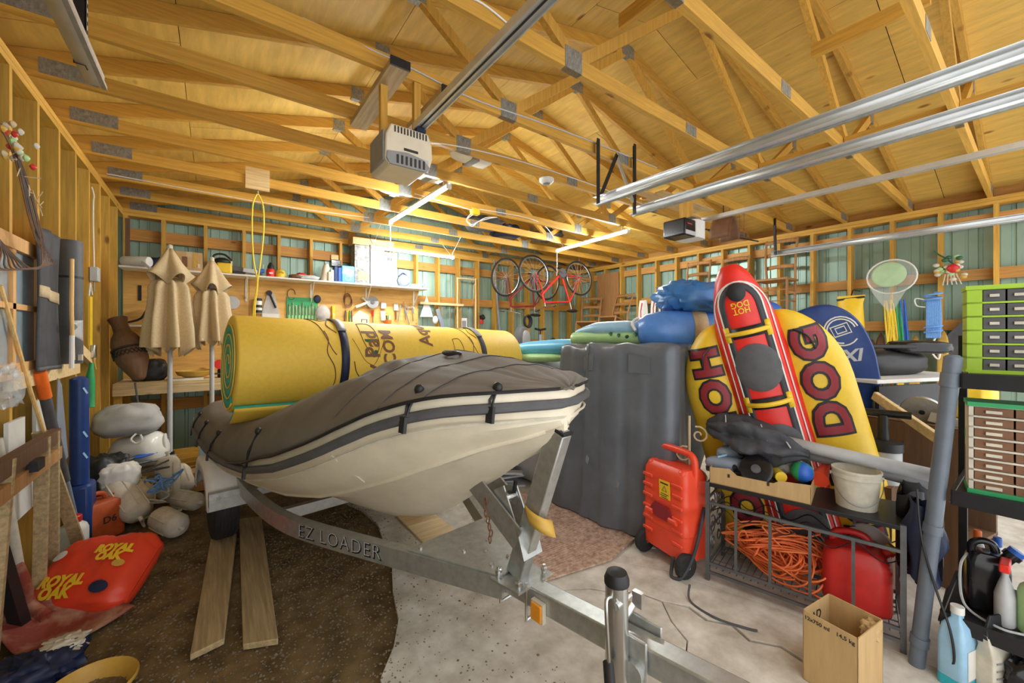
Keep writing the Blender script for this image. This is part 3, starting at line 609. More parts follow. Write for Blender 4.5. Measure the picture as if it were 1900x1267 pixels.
for i0 in (.30, .62): # sewn patches near the top edge
    k = [j for j, q in enumerate(rings[NZ]) if q.x < -.2]; j = k[int(len(k) * i0)]
    M().add([rings[a][b] + V(-.006, 0, 0) for a, b in ((NZ - 1, j - 2), (NZ - 1, j + 3), (NZ - 3, j + 3), (NZ - 3, j - 2))], [(0, 1, 2, 3)]).obj('sewn_patch', 'tarp_black', tp, solid=.004, smooth=0)
M().prism([(x * .92, y * .92) for x, y in base], .05, Matrix.Translation((.02, 0, 0))).obj('dark_base', 'dark_wood', tp)  # dark flat base under the cover's lower edge
for q in (rings[7], rings[5]):
    k = [j for j, v in enumerate(q) if v.x < -.25]; j = k[len(k) // 2 + (3 if q is rings[5] else -6)]
    M().add([q[j] + V(-.008, 0, .0), q[j] + V(-.008, -.02, .05), q[j] + V(-.006, .01, .08), q[j] + V(-.008, .03, .03)], [(0, 1, 2, 3)]).obj('scuff', 'grey', tp)
# second, lower grey cover behind the boat
def lump(name, label, cat, c, r, material, seed=1, p=.7, wr=.05, rz=0., group=None, nu=40, nv=18, flat=True, wf=3.):
    t = M(); rr_ = rzm(rz)
    def f(a, b):
        th = 2 * math.pi * a; ph = (b - .5) * math.pi
        sp = lambda x: math.copysign(abs(x) ** p, x)
        d = V(sp(math.cos(th)) * sp(math.cos(ph)), sp(math.sin(th)) * sp(math.cos(ph)), sp(math.sin(ph)))
        k = 1 + wr * fbm((d.x + seed, d.y, d.z), wf, 4); q = V(d.x * r[0] * k, d.y * r[1] * k, d.z * r[2] * k)
        if flat and q.z < -r[2] * .85: q.z = -r[2] * .85
        return rr_ @ q
    t.grid(f, nu, nv); o = t.obj(name, material, smooth=1.4); o.location = c
    return tag(o, label, cat, group) if label else o
lump('grey_cover_heap', 'low heap under a grey cover behind the boat bow', 'covered heap', (2.95, 3.5, .62), (.62, .85, .68), 'grey_cover', 3, wr=.06)
lump('grey_cover_heap', 'grey cover draped in a peak behind the blue bags', 'covered heap', (3.35, 2.25, .75), (.42, .45, .84), 'dark_grey', 8, p=.9, wr=.08)
# inflatables on the covers
def infl(name, label, path, radii, material, flat=.7, cat='float', n=18, group='pool floats', cuts=6, caps=True):
    P = catmull(path, cuts); k = len(P); rs = []
    for i in range(k):
        t = i / (k - 1) * (len(radii) - 1); a = int(min(t, len(radii) - 2)); rs.append(radii[a] + (radii[a + 1] - radii[a]) * (t - a))
    c = Vector(path[len(path) // 2]); o = M().tube([p - c for p in P], rs, n, flat=flat).obj(name, material, smooth=1.2); o.location = c
    return tag(o, label, cat, group)
infl('pool_float', 'sky blue inflatable float lying on the grey cover behind the mat', [(2.50, 3.40, 1.36), (2.66, 3.1, 1.37), (2.8, 2.75, 1.39), (2.93, 2.5, 1.42)], [.03, .10, .115, .10, .03], 'sky_blue', .75)
infl('pool_float', 'pale yellow float peeking from under the sky blue one', [(2.45, 3.36, 1.27), (2.62, 3.0, 1.28), (2.8, 2.7, 1.29)], [.02, .07, .07, .02], 'pale_green', .6)
infl('pool_float', 'pale blue rounded float on top of the black covered stack', [(2.62, 2.55, 1.53), (2.68, 2.35, 1.555), (2.78, 2.12, 1.56), (2.9, 1.9, 1.555), (3.0, 1.72, 1.54)], [.02, .10, .11, .09, .03], 'light_blue', .6)
pf = thing('palm_float', 'lime and yellow float printed with green palms under the pale blue float', 'float', (2.75, 2.15, 1.48), group='pool floats')
P = [V(-.16, .42, -.01), V(-.1, .2, 0), (0, -.1, .0), V(.08, -.3, 0), V(.12, -.42, 0)]
M().tube(catmull(P, 6), [.015] + [.075] * 23 + [.03], 14, flat=.75).obj('body', 'pale_green', pf, smooth=1.2)
M().tube([V(-.15, .38, .004), V(-.06, .1, .012)], [.04, .072], 10, flat=.78).obj('yellow_end', 'yellow', pf)
for k in range(6): a = k; M().tube([V(-.10 + .015 * k, .03 - .07 * k, .035 - .012 * (k % 3)), V(-.125 + .015 * k, .01 - .07 * k, .02 - .01 * (k % 2))], [.018, .004], 6).obj('palm_print', 'dark_green', pf)
M().lathe([(.04, -.02), (.05, 0), (.04, .03)], 12, (.12, -.41, 0), rot=rx(1.57)).obj('end_plug', 'turquoise', pf)
tag(lump('yellow_hat', None, None, (3.1, 2.12, 1.60), (.09, .09, .07), 'yellow', 2), 'small yellow hat on the peak of the dark cover', 'hat')
# hot dog towable tube
C0 = V(3.12, .91, .07); ya = (V(2.76, 1.29, 1.99) - C0).normalized(); n0 = V(0, 0, 1.5) - V(3.1, 1.2, 1.1); za = (n0 - ya * n0.dot(ya)).normalized(); xa = ya.cross(za)
HD = Matrix(((xa.x, ya.x, za.x, C0.x), (xa.y, ya.y, za.y, C0.y), (xa.z, ya.z, za.z, C0.z), (0, 0, 0, 1)))
hd = thing('towable_tube', 'inflatable hot dog towable with yellow bun sides and red centre, stood on end', 'towable tube', C0)
hd.rotation_euler = HD.to_euler(); hd.scale = (.86, .97, .92)
def bun(y): # x centre, rx, rz
    t = max(0, min(1, y / 1.66)); e = math.sqrt(max(0, 1 - max(0, (t - .70) / .30) ** 2.0)); b = math.sqrt(max(.0, 1 - max(0, (.08 - t) / .08) ** 2))
    return .20 + .115 * e, max(.012, .235 * (.35 + .65 * e) * (e ** .6) * b), max(.012, .17 * (e ** .6) * b)
YB_ = [.0, .01, .03, .07, .13] + [.2 + .08 * k for k in range(16)] + [1.45, 1.5, 1.55, 1.59, 1.62, 1.645, 1.655, 1.66]
for sg in (-1, 1):
    rings = []
    for y in YB_:
        c, a, b = bun(y); rings.append([V(sg * c + a * math.cos(q * .2618), y, b * math.sin(q * .2618)) for q in range(24)])
    bo = M().loft(rings).obj('bun', 'yellow', hd, smooth=1.2)
    def onb(x, y, k=.004, sg=sg):
        c, a, b = bun(y); q = max(-.98, min(.98, (x - sg * c) / a)); return V(x, y, b * math.sqrt(1 - q * q) + k)
    for off_, mt, k, nm in ((.026, 'black', .004, 'letter_outline'), (.011, 'maroon', .008, 'letter')):
        if sg < 0: text('HOT DOG', .275, nm, mt, bo, depth=.0005, offset=off_, fn=lambda p: onb(-.345 + p.y * .95 - .0, .80 - p.x, k + p.z), maxlen=.035, split=True, space=1.16)
        else: text('HOT DOG', .275, nm, mt, bo, depth=.0005, offset=off_, fn=lambda p: onb(.345 - p.y * .95, .80 + p.x, k + p.z), maxlen=.035, split=True, space=1.16)
    M().tube(catmull([onb(sg * .27, 1.52), onb(sg * .34, 1.46, .03), onb(sg * .36, 1.38)], 6), .006, 6).obj('rope_loop', 'black', hd)
def red(y):
    t = y / 2.03; e = math.sqrt(max(0, 1 - max(0, (t - .66) / .34) ** 2.0)); b = min(1, .25 + y / .08)
    return max(.01, (.075 + .15 * e) * (e ** .35) * b) if e > 0 else .01, max(.01, .15 * (e ** .45) * b) if e > 0 else .01, .10 - .04 * max(0, t - .7)
RY = [0, .02, .05, .1] + [.16 + .09 * k for k in range(17)] + [1.68, 1.75, 1.82, 1.88, 1.93, 1.97, 2.0, 2.02, 2.03]
rings = []
for y in RY: a, b, zc = red(y); rings.append([V(a * math.cos(q * .2618), y, zc + b * math.sin(q * .2618)) for q in range(24)])
ro = M().loft(rings).obj('frank', 'bright_red', hd, smooth=1.2)
def onr(x, y, k=.003):
    a, b, zc = red(y); q = max(-.97, min(.97, x / a)); return V(x, y, zc + b * math.sqrt(1 - q * q) + k)
def ribbon(path, w, mt, nm, k=.004, parent=None):
    P = [Vector((x, y, 0)) for x, y in path]; L_, R_ = [], []
    for i, p in enumerate(P):
        t = (P[min(i + 1, len(P) - 1)] - P[max(i - 1, 0)]).normalized(); n_ = V(-t.y, t.x, 0) * w / 2; L_.append(onr(p.x + n_.x, p.y + n_.y, k)); R_.append(onr(p.x - n_.x, p.y - n_.y, k))
    vs_ = [q for z in zip(L_, R_) for q in z]
    return M().add(vs_, [(2 * i, 2 * i + 1, 2 * i + 3, 2 * i + 2) for i in range(len(P) - 1)]).obj(nm, mt, parent or hd, solid=.003)
def upath(x, y1, n=14): return [(-x, .04 + (y1 - .04) * k / 24) for k in range(25)] + [(-x * math.cos(math.pi * k / n), y1 + x * 1.15 * math.sin(math.pi * k / n)) for k in range(1, n)] + [(x, y1 - (y1 - .04) * k / 24) for k in range(25)]
ribbon(upath(.118, 1.74), .036, 'charcoal', 'black_stripe'); ribbon(upath(.142, 1.74), .010, 'white', 'white_piping', .006); ribbon(upath(.178, 1.70), .008, 'white', 'white_piping', .004)
for y in (.28, .82, 1.34):
    M().add([onr(0, y, .012)] + [onr(.150 * f * math.cos(a * .1745), y + .155 * f * math.sin(a * .1745), .012 if f < 1 else .006) for f in (.5, .85, 1) for a in range(36)], [(0, 1 + a, 1 + (a + 1) % 36) for a in range(36)] + [(1 + r_ * 36 + a, 37 + r_ * 36 + a, 37 + r_ * 36 + (a + 1) % 36, 1 + r_ * 36 + (a + 1) % 36) for r_ in (0, 1) for a in range(36)]).obj('seat_pad', 'dark_grey', hd, smooth=1)
for y in (.57, 1.11, 1.575):
    M().add([onr(x, y + d, .008) for d in (-.035, .035) for x in (-.1, -.05, 0, .05, .1)], [(i, i + 1, i + 6, i + 5) for i in range(4)]).obj('handle_patch', 'black', hd, solid=.004)
    h = M().tube(catmull([onr(-.135, y, .01), onr(-.07, y, .04), onr(0, y, .05), onr(.07, y, .04), onr(.135, y, .01)], 5), .015, 8).obj('handle', 'yellow', hd)
    for sg in (-1, 1): M().add([onr(sg * x, y + d, .010) for d in (-.05, .05) for x in (.115, .15)], [(0, 1, 3, 2)]).obj('handle_tab', 'yellow', h, solid=.006)
M().lathe([(.058, 0), (.060, .012), (.05, .018), (.0, .020)], 20, onr(0, 1.835, -.002)).obj('valve_cap', 'black', hd)
text('HOT\nDOG', .052, 'lettering', 'yellow', hd, depth=.0005, offset=.001, fn=lambda p: onr(-p.x, 1.735 - p.y, .004 + p.z), line=.8)
for y in (.70, 1.50): M().add([onr(x + dx, y - .04 + d, .006) for d in (-.014, .014) for x, dx in ((-.03, 0), (.03, 0))], [(0, 1, 3, 2)]).obj('warning_label', 'pink', hd, solid=.001)
# blue inflated bags left of it, boards right of it
lump('inflated_bag', 'wrinkled blue vinyl bag, upper of two beside the hot dog tube', 'inflatable', (3.12, 1.72, 1.795), (.30, .27, .135), 'mid_blue', 21, wr=.22, p=.85, wf=6., group='blue inflatables').rotation_euler = (0, .1, -.8)
bb = thing('inflated_tube', 'smooth blue inflatable tube with beige band, lower of two beside the hot dog', 'inflatable', (3.0, 1.7, 1.54), -.75, 'blue inflatables')
M().lathe([(.01, -.40), (.08, -.385), (.13, -.33), (.155, -.2), (.16, 0), (.155, .2), (.13, .33), (.08, .385), (.01, .4)], 24, rot=ry(1.57)).obj('body', 'soft_blue', bb, smooth=1.2)
M().lathe([(.162, .0), (.1625, .10)], 24, rot=ry(1.57), cap=False).obj('beige_band', 'tan_cloth', bb, solid=.003)
M().tube(catmull([(-.41, -.03, .0), (-.43, .0, .05), (-.41, .04, .08), (-.38, .02, .10)], 4), .012, 6).obj('valve_edge', 'white', bb)
tag(lump('inflated_bag', None, None, (3.85, 1.62, 1.72), (.40, .2, .10), 'blue', 5, wr=.06), 'flat blue inflatable showing just behind the hot dog tube', 'inflatable', 'blue inflatables')
bd = thing('inflatable_board', 'dark blue inflatable board with white badge right of the hot dog tube', 'inflatable', (3.95, 1.06, 1.38), group='blue inflatables')
ydir = V(-.25, .32, .90).normalized(); nb = V(-.86, -.30, .0); nb = (nb - ydir * nb.dot(ydir)).normalized(); BDm = frame((0, 0, 0), ydir.cross(nb), ydir)
out = [(-.30, -.6), (.10, -.55), (.24, -.2), (.27, .05), (.24, .22), (.15, .335), (.02, .375), (-.15, .36), (-.36, .30), (-.55, .2), (-.6, -.2)]
oo = [(q.x, q.y) for q in catmull([(x, y, 0) for x, y in out], 5, True)]
rings = [[BDm @ V(x * s_, y * s_, z) for x, y in oo] for s_, z in ((.955, -.055), (.99, -.04), (1, 0), (.99, .04), (.955, .055))]
M().loft(rings).obj('body', 'deep_blue', bd, smooth=.9); Tm = lambda x, y: BDm @ Matrix.Translation((x, y, .0565))
for k, r_ in enumerate((.105, .088)): M().tube([Tm(.13, .12) @ V(r_ * math.cos(a * .3), r_ * 1.1 * math.sin(a * .3), 0) for a in range(16 if k else 19)], .006, 5).obj('badge_ring', 'white', bd)
for a, b in ((.055, .04), (.03, .022)): M().tube([Tm(.13, .13) @ V(x, y, 0) for x, y in ((-a, -b), (a, -b), (a, b), (-a, b))], .006, 5, closed=True).obj('badge_bar', 'white', bd)
text('MAXI', .13, 'lettering', 'light_grey', bd, Tm(.02, -.06) @ Matrix.Rotation(-.25, 4, 'Z'), offset=.004, shear=.25)
yb = thing('dry_bag', 'yellow roll-top dry bag hanging right of the blue board', 'bag', (6.34, 1.47, 1.70)); yb.scale = (.9, .85, .82); M().tube([(0, 0, .35), (.10, 0, .45), (.44, 0, .46)], .008, 6).obj('hanging_loop', 'black', yb)
rings = []
for z, a, b in ((-.36, .12, .08), (-.34, .15, .10), (-.1, .155, .11), (.12, .15, .10), (.24, .15, .05), (.34, .16, .02), (.36, .16, .015)):
    rings.append([V(b * math.cos(q * .3927) * (1 + .12 * fbm((q, z * 4, 0), .7)), a * math.sin(q * .3927) * (1 + .1 * fbm((q, z * 5, 2), .8)), z) for q in range(16)])
M().loft(rings).obj('body', 'yellow', yb, smooth=1.1); M().beam((-.02, -.16, .33), (-.02, .16, .30), .012, .03).obj('roll_strip', 'black', yb)
# ================================================================ FUEL CADDY
fc = thing('fuel_caddy', 'orange-red plastic wheeled fuel caddy with yellow label in front of the black cover', 'fuel caddy', (2.46, 1.49, 0), math.atan2(-.37, -.08))
def fring(w, d, z, r=.04, yo=0): return [V(x, y + yo, z) for x, y in rrect(-w / 2, w / 2, -d / 2, d / 2, r)]
# local -x... the broad face looks along +y rotated: face is y = -d/2 side after the turn, see rib placement
prof = [(.30, .17, .075), (.355, .215, .09), (.36, .22, .13), (.36, .22, .245), (.37, .228, .25), (.37, .228, .29), (.36, .22, .30), (.36, .22, .40), (.37, .228, .41), (.37, .228, .45), (.36, .22, .46), (.36, .22, .55), (.355, .215, .60), (.33, .19, .63), (.32, .15, .65)]
body = M().loft([fring(w, d, z) for w, d, z in prof]).obj('tank', 'orange_red', fc, smooth=.6)
FS = -1   # side of the broad face towards the room
for k, z in enumerate((.19, .27, .345, .42, .49, .555)):
    for sg in (-1, 1): M().box((sg * .125, FS * .113, z), (.085, .016, .022)).obj('rib', 'orange_red', body, bevel=.006)
M().prism([(-.10, -.02), (-.06, .035), (.06, .035), (.10, -.02), (.05, -.055), (-.05, -.055)], .012, frame((0, FS * .118 + .006, .36), (1, 0, 0), (0, 0, 1))).obj('grip_recess_shade', 'maroon', body)  # dark red plate: shade of the grip recess put into colour
for sg in (-1, 1): M().lathe([(.018, -.03), (.018, .03)], 10, (sg * .10, FS * .12, .325), rot=ry(1.57)).obj('grip_lug', 'orange_red', body)
M().box((0, 0, 0), (.09, .004, .115), rot=ry(-.05)).obj('label_plate', 'yellow', body).location = (.025, FS * .114, .50)
for k, (x0, x1, z0) in enumerate(((-.035, .03, .535), (-.03, .035, .47), (-.035, .02, .458), (-.03, .03, .446))): M().bx(.025 + x0, .025 + x1, FS * .1175, FS * .1165, z0, z0 + (.004 if k else .009)).obj('label_print', 'ink', body)
M().tube([V(.025 + .022 * math.cos(a * 2.094 + 1.57), FS * .1172, .502 + .022 * math.sin(a * 2.094 + 1.57)) for a in range(3)], .0018, 4, closed=True).obj('label_symbol', 'ink', body)
M().tube(catmull([(-.16, 0, .55), (-.165, 0, .66), (-.15, 0, .725), (-.09, 0, .745), (.09, 0, .745), (.15, 0, .725), (.165, 0, .66), (.16, 0, .55)], 6), .022, 10).obj('handle', 'orange_red', fc, smooth=1)
for sg in (-1, 1): M().box((sg * .13, FS * .05, .60), (.07, .13, .11), tap=(.7, .6)).obj('shoulder', 'orange_red', body, bevel=.02)
for sg in (-1, 1):
    w = M().lathe([(.02, -.022), (.07, -.022), (.078, -.012), (.078, .012), (.07, .022), (.02, .022)], 20, (sg * .175, FS * .095, .079), rot=ry(1.57)).obj('wheel', 'rubber', fc)
    M().lathe([(.012, -.03), (.012, .03)], 10, (sg * .175, FS * .095, .079), rot=ry(1.57)).obj('hub', 'steel', w)
M().tube(catmull([(.19, .05, .42), (.21, .0, .33), (.205, -.06, .15), (.19, -.14, .03), (.14, -.17, .012), (.12, -.15, .06), (.125, -.14, .12)], 7), .011, 8).obj('hose', 'charcoal', fc)
tag(M().tube(catmull([(2.22, 1.25, .05), (2.14, 1.20, .012), (2.12, 1.05, .012), (2.17, .92, .012), (2.2, .88, .01)], 6), .006, 6).obj('cable', 'dark_grey'), 'thin dark cable snaking over the cracked concrete', 'cable')
# rug
rg = thing('rug', 'worn woven pinkish rug under the winch post', 'rug', (2.05, 2.25, .012))
RP = [(-.50, -.42), (.05, -.52), (.62, -.40), (.62, .55), (.2, .75), (-.35, .55)]
M().prism([(q.x, q.y) for q in dens([Vector((x, y, 0)) for x, y in RP], .08)], .010).obj('pile', 'rug', rg)
wv = M()
for k in range(46):
    y = -.42 + k * .022; xs_ = -.47 + .02 * math.sin(k) + (max(0, y - .2) * .3); xe = .60
    if y < -.40: continue
    wv.tube([(xs_ + (xe - xs_) * j / 14, y + .004 * math.sin(j * 1.3 + k) - .10 * (j / 14) * (1 - j / 14), .0115 + .0015 * math.sin(j * 2 + k)) for j in range(15)], .0045, 4, flat=.5)
o = wv.obj('woven_ridge', 'rug', rg); o['kind'] = 'stuff'

# stacked slats on the floor behind the winch post, wrought scroll behind the hot dog
for k in range(12):
    o = M().bx(-.34, .34, -.045, .045, 0, .018).obj('deck_slat', 'light_grey'); q = rnd.uniform(-.05, .05)
    one_ = tag(o, 'grey deck slat in the pile beyond the winch post, %s from the floor' % ORD[k], 'slat', 'pile of grey slats'); o.location = (2.18 + q, 3.42 + .13 * (k % 3) - .13, .008 + .045 * (k // 3) * 1.6 + .004 * (k % 3)); o.rotation_euler = (rnd.uniform(-.05, .05), rnd.uniform(-.05, .05), -.5 + rnd.uniform(-.25, .25))
sc_ = thing('iron_scroll_panel', 'cream wrought iron scroll panel between the black cover and hot dog tube', 'scroll panel', (2.52, 1.42, .55), -1.2)
M().tube([(0, 0, -.55), (0, 0, .42)], .008, 6).obj('stem', 'tan_cloth', sc_)
for z0, d in ((.30, 1), (.16, -1), (.02, 1), (-.14, -1)): M().tube([V(.012 + d * .045 + (.010 + .0032 * k) * math.cos(k * .55) * d, 0, z0 + (.010 + .0032 * k) * math.sin(k * .55)) for k in range(16)], .006, 5).obj('scroll', 'tan_cloth', sc_)
# ================================================================ WIRE RACK AND WHAT IS ON IT
RKM = Matrix.Translation((2.42, 1.26, 0)) @ Matrix.Rotation(-1.36, 4, 'Z')
def RK(x, y, z): return RKM @ V(x, y, z)
rk = thing('metal_rack', 'dark grey metal rack with scrollwork ends and black top', 'rack', (2.42, 1.26, 0), -1.36)
RL, RD, RH = .88, .38, .60
for x in (.01, RL - .01):
    for y in (.01, RD - .01): M().bx(x - .011, x + .011, y - .011, y + .011, 0, RH + .005).obj('post', 'grey_metal', rk)
M().bx(0, RL, 0, RD, RH - .022, RH).obj('top_shelf', 'black_metal', rk, bevel=.003)
for y in (.005, RD - .005):
    for z in (.48, .11, .055): M().bx(.02, RL - .02, y - .007, y + .007, z - .008, z + .008).obj('rail', 'grey_metal', rk)
    for x in (.165, .335, .515, .69): M().bx(x - .007, x + .007, y - .006, y + .006, .11, .48).obj('bar', 'grey_metal', rk)
for x in (.01, RL - .01):
    for z in (.50, .10, .40, .3): M().bx(x - .005, x + .005, .02, RD - .02, z - .006, z + .006).obj('end_rail', 'grey_metal', rk)
    for (y0, z0, h, d) in ((.12, .30, .09, 1), (.26, .30, .09, -1), (.12, .2, .07, -1), (.26, .2, .07, 1), (.12, .44, .06, 1), (.26, .44, .06, -1)):
        M().tube([V(x, y0 + d * (.012 + .0035 * k) * math.cos(k * .55), z0 + (.012 + .0035 * k) * math.sin(k * .55)) for k in range(16)], .004, 5).obj('scroll', 'grey_metal', rk)
sh = M()
for k in range(24): sh.tube([(.02 + k * .0365, .01, .085), (.02 + k * .0365, RD - .01, .085)], .003, 5)
sh.tube([(.02, .12, .082), (RL - .02, .12, .082)], .004, 5).tube([(.02, .26, .082), (RL - .02, .26, .082)], .004, 5)
o = sh.obj('wire_shelf', 'grey_metal', rk); o['kind'] = 'stuff'
for y in (.08, .2, .32): M().tube([(.02 + k * .014, y, .405 + .03 * math.sin(k * .42)) for k in range(61)], .003, 5).obj('wavy_wire', 'black_metal', rk)
# orange extension cord: one long tangled coil lying on the wire shelf
pts_ = []
rc = random.Random(3)
for k in range(34):
    cx, cy, cz = .34 + rc.uniform(-.09, .12), .19 + rc.uniform(-.05, .05), .17 + .10 * rc.random() + .004 * (k % 6); a, b = rc.uniform(.09, .19), rc.uniform(.06, .13); tl = rc.uniform(-.9, .9); ph = rc.uniform(0, 6)
    a *= 1.15 - 1.5 * max(0, cz - .2)
    for j in range(10):
        t = ph + j * .62; pts_.append(V(min(.60, max(.06, cx + a * math.cos(t))), min(RD - .03, max(.03, cy + .09 * tl * math.cos(t + 1.) + .04 * math.sin(2 * t))), max(.098, cz + b * .95 * math.sin(t))))
pts_ += [V(.58, .1, .12), V(.62, .08, .1), V(.55, .06, .1), V(.5, .1, .1)]
cd = M(RKM).tube(catmull(pts_, 4), .0052, 6).obj('extension_cord', 'cord_orange', smooth=1.2); tag(cd, 'tangled orange extension cord heaped inside the metal rack', 'cord')
def jerry(name, label, loc, rz, w, d, h, m, cap='yellow', cat='gas can', spout=True, group=None):
    t = thing(name, label, cat, loc, rz, group)
    prof = [(.86, .80, 0), (.98, .96, .02), (1, 1, .06), (1, 1, .62), (.97, .95, .70), (.82, .86, .80), (.62, .78, .84)]
    M().loft([[V(x, y, z * h) for x, y in rrect(-w * a / 2, w * a / 2, -d * b / 2, d * b / 2, min(w, d) * .22 * b)] for a, b, z in prof]).obj('body', m, t, smooth=1)
    M().tube(catmull([(-w * .34, 0, h * .72), (-w * .33, 0, h * .92), (-w * .12, 0, h * .99), (w * .12, 0, h * .97), (w * .2, 0, h * .86)], 5), h * .05, 8).obj('handle', m, t, smooth=1)
    if spout:
        s_ = M().lathe([(.022, 0), (.022, .035), (.03, .035), (.03, .055), (.018, .06)], 12, (w * .36, 0, h * .74), rot=ry(.6)).obj('spout', m, t); M().lathe([(.027, .05), (.027, .075), (.012, .078)], 12, (w * .36, 0, h * .74), rot=ry(.6)).obj('cap', cap, s_)
    return t
jerry('gas_can', 'big red plastic gas can inside the metal rack beside the cord', RK(.70, .19, .09), -1.36, .28, .26, .36, 'red')
tag(_loc(M().lathe([(.0, -.01), (.10, -.01), (.10, .008), (.09, .012), (0, .012)], 28, rot=ry(1.4)).obj('white_disc_lid', 'white', smooth=.6), RK(.75, .33, .36)), 'round white lid standing at the back of the metal rack', 'lid')
# cardboard tray with odds and ends
ty = thing('cardboard_tray', 'shallow cardboard tray of summer gear on the metal rack', 'box', RK(.02, .01, RH), -1.36)
TX, TYY, TH = .50, .36, .095
M().bx(0, TX, 0, TYY, 0, .004).obj('bottom', 'cardboard_in', ty)
for nm, bxs in (('side', (0, TX, 0, .004)), ('side', (0, TX, TYY - .004, TYY)), ('end', (0, .004, 0, TYY)), ('end', (TX - .004, TX, 0, TYY))):
    x0, x1, y0, y1 = bxs; m = M(); lo = nm == 'side' and y0 == 0
    if lo: m.prism([(0, 0), (TX, 0), (TX, TH + .01), (TX * .72, TH), (TX * .66, TH - .02), (TX * .30, TH - .02), (TX * .22, TH + .012), (0, TH)], .004, frame((0, .004, 0), (1, 0, 0), (0, 0, 1)))
    else: m.bx(x0, x1, y0, y1, 0, TH)
    sd = m.obj(nm, 'cardboard', ty)
    if lo:
        for x in (.10, .30): M().bx(x, x + .012, -.002, .003, .055, .075).obj('slot', 'ink', sd)
def RT(x, y, z): return RK(.02 + x, .01 + y, RH + z)
for k, (x, y, z, a) in enumerate(((.07, .10, .075, .3), (.09, .2, .13, .9))):
    t = thing('water_shoe', ['grey and blue water shoe at the tray corner, lower of the pair', 'grey and blue water shoe at the tray corner, upper of the pair'][k], 'shoe', RT(x, y, z), -1.36 + a, 'pair of water shoes')
    M().ball((0, 0, .03), (.12, .042, .045), 16, 8, p=.8).obj('upper', 'blue_grey', t); M().bx(-.115, .115, -.042, .042, -.018, .0).obj('sole', 'charcoal', t, bevel=.012); M().tube([(-.05, -.03, .075), (0, 0, .085), (-.05, .03, .075)], .006, 6).obj('opening', 'light_blue', t)
um = thing('folded_umbrella', 'black folded umbrella cloth thrown across the cardboard tray', 'umbrella', RT(.20, .15, .22), -1.36)
def cl(a, b):
    x = -.26 + .54 * a; th = b * 6.283; w = .03 + .105 * math.sin(math.pi * min(1, a * 1.05)) ** .7; k = 1 + .28 * math.sin(th * 5 + a * 6) + .25 * fbm((a * 4, math.cos(th), math.sin(th)), 1.8)
    return V(x, .02 + w * 1.0 * math.cos(th) * k, .05 + .05 * (1 - a) - .05 * a + w * .75 * math.sin(th) * k)
M().grid(cl, 40, 48).obj('cloth', 'charcoal', um, smooth=.9)
for k in range(4): M().tube([cl(.1 + .2 * k, .05) + V(0, 0, .01), cl(.2 + .18 * k, .25) + V(0, 0, .012), cl(.25 + .2 * k, .45) + V(0, 0, .012)], .004, 5).obj('rib', 'light_grey', um)
M().tube([V(-.26, .05, .09), V(.28, .12, -.05)], .008, 8).obj('shaft', 'bamboo', um)
dw = thing('disc_wheel', 'black plastic disc wheel standing in the tray', 'wheel', RT(.24, .05, .12), -1.36); M().lathe([(0, -.01), (.07, -.012), (.085, -.004), (.085, .01), (.07, .014), (0, .012)], 28, rot=rx(1.1)).obj('disc', 'black_gloss', dw, smooth=.8); M().lathe([(0, .01), (.025, .012), (.025, .022), (0, .024)], 16, rot=rx(1.1)).obj('hub', 'dark_grey', dw)
for k in range(3): tag(_loc(M().tube(catmull([(-.04, 0, 0), (0, .03, .03), (.05, 0, .02), (.08, -.03, -.02)], 5), .014, 8).obj('goggle_strap', 'black'), RT(.14 + .07 * k, .1 + .05 * k, .09)), ['black rubber strap in the tray nearest the shoes', 'black rubber strap in the middle of the tray', 'black rubber strap in the tray nearest the yellow tube'][k], 'strap', 'straps in the tray')
tag(_loc(M().tube([(0, -.0, 0), (.09, .07, .0)], .03, 14).obj('foam_tube', 'yellow', smooth=.9), RT(.36, .06, .10)), 'short yellow foam tube in the tray', 'foam tube')
bl = thing('beach_ball', 'small blue and green ball at the right end of the tray', 'ball', RT(.45, .12, .135))
for k in range(4):
    m = M(); vs_ = [V(.055 * math.cos(k * 1.5708 + 1.5708 * a / 6) * math.cos(b * .2618 - 1.5708), .055 * math.sin(k * 1.5708 + 1.5708 * a / 6) * math.cos(b * .2618 - 1.5708), .055 * math.sin(b * .2618 - 1.5708)) for a in range(7) for b in range(13)]
    m.add(vs_, [(a * 13 + b, (a + 1) * 13 + b, (a + 1) * 13 + b + 1, a * 13 + b + 1) for a in range(6) for b in range(12)]); m.obj('panel', ('blue', 'green')[k % 2], bl)
tag(_loc(M().lathe([(.05, 0), (.045, .01), (.018, .14), (.016, .14)], 16, rot=ry(1.2)).obj('toy_cone', 'orange_red'), RT(.52, .16, .10)), 'orange-red plastic cone behind the white bucket', 'cone')
lump('clear_bag', 'crumpled clear plastic bag heaped at the back of the tray', 'bag', RT(.36, .25, .13), (.09, .07, .05), 'plastic_bag', 4, wr=.4)
bk = thing('plastic_bucket', 'white plastic bucket with wire handle on the right end of the rack', 'bucket', RK(.70, .16, RH))
M().lathe([(.0, .003), (.082, .003), (.085, 0), (.085, .004), (.097, .155), (.103, .156), (.103, .172), (.100, .173), (.100, .186), (.105, .187), (.105, .197), (.098, .198), (.094, .19), (.080, .01), (0, .008)], 32, cap=False).obj('tub', 'off_white', bk, smooth=.8)
M().tube([V(.104 * math.cos(a * .157), -.104 * math.sin(a * .157) * .9 - .015, .16 - .13 * math.sin(a * .157)) for a in range(21)], .002, 5).obj('wire_handle', 'grey_metal', bk).rotation_euler = (0, 0, -1.2)
for sg in (-1, 1): M().lathe([(.010, 0), (.010, .01)], 10, V(sg * .10 * math.cos(1.2), -sg * .1 * math.sin(1.2), .16), rot=rzm(-1.2) @ ry(sg * 1.57)).obj('handle_lug', 'off_white', bk)
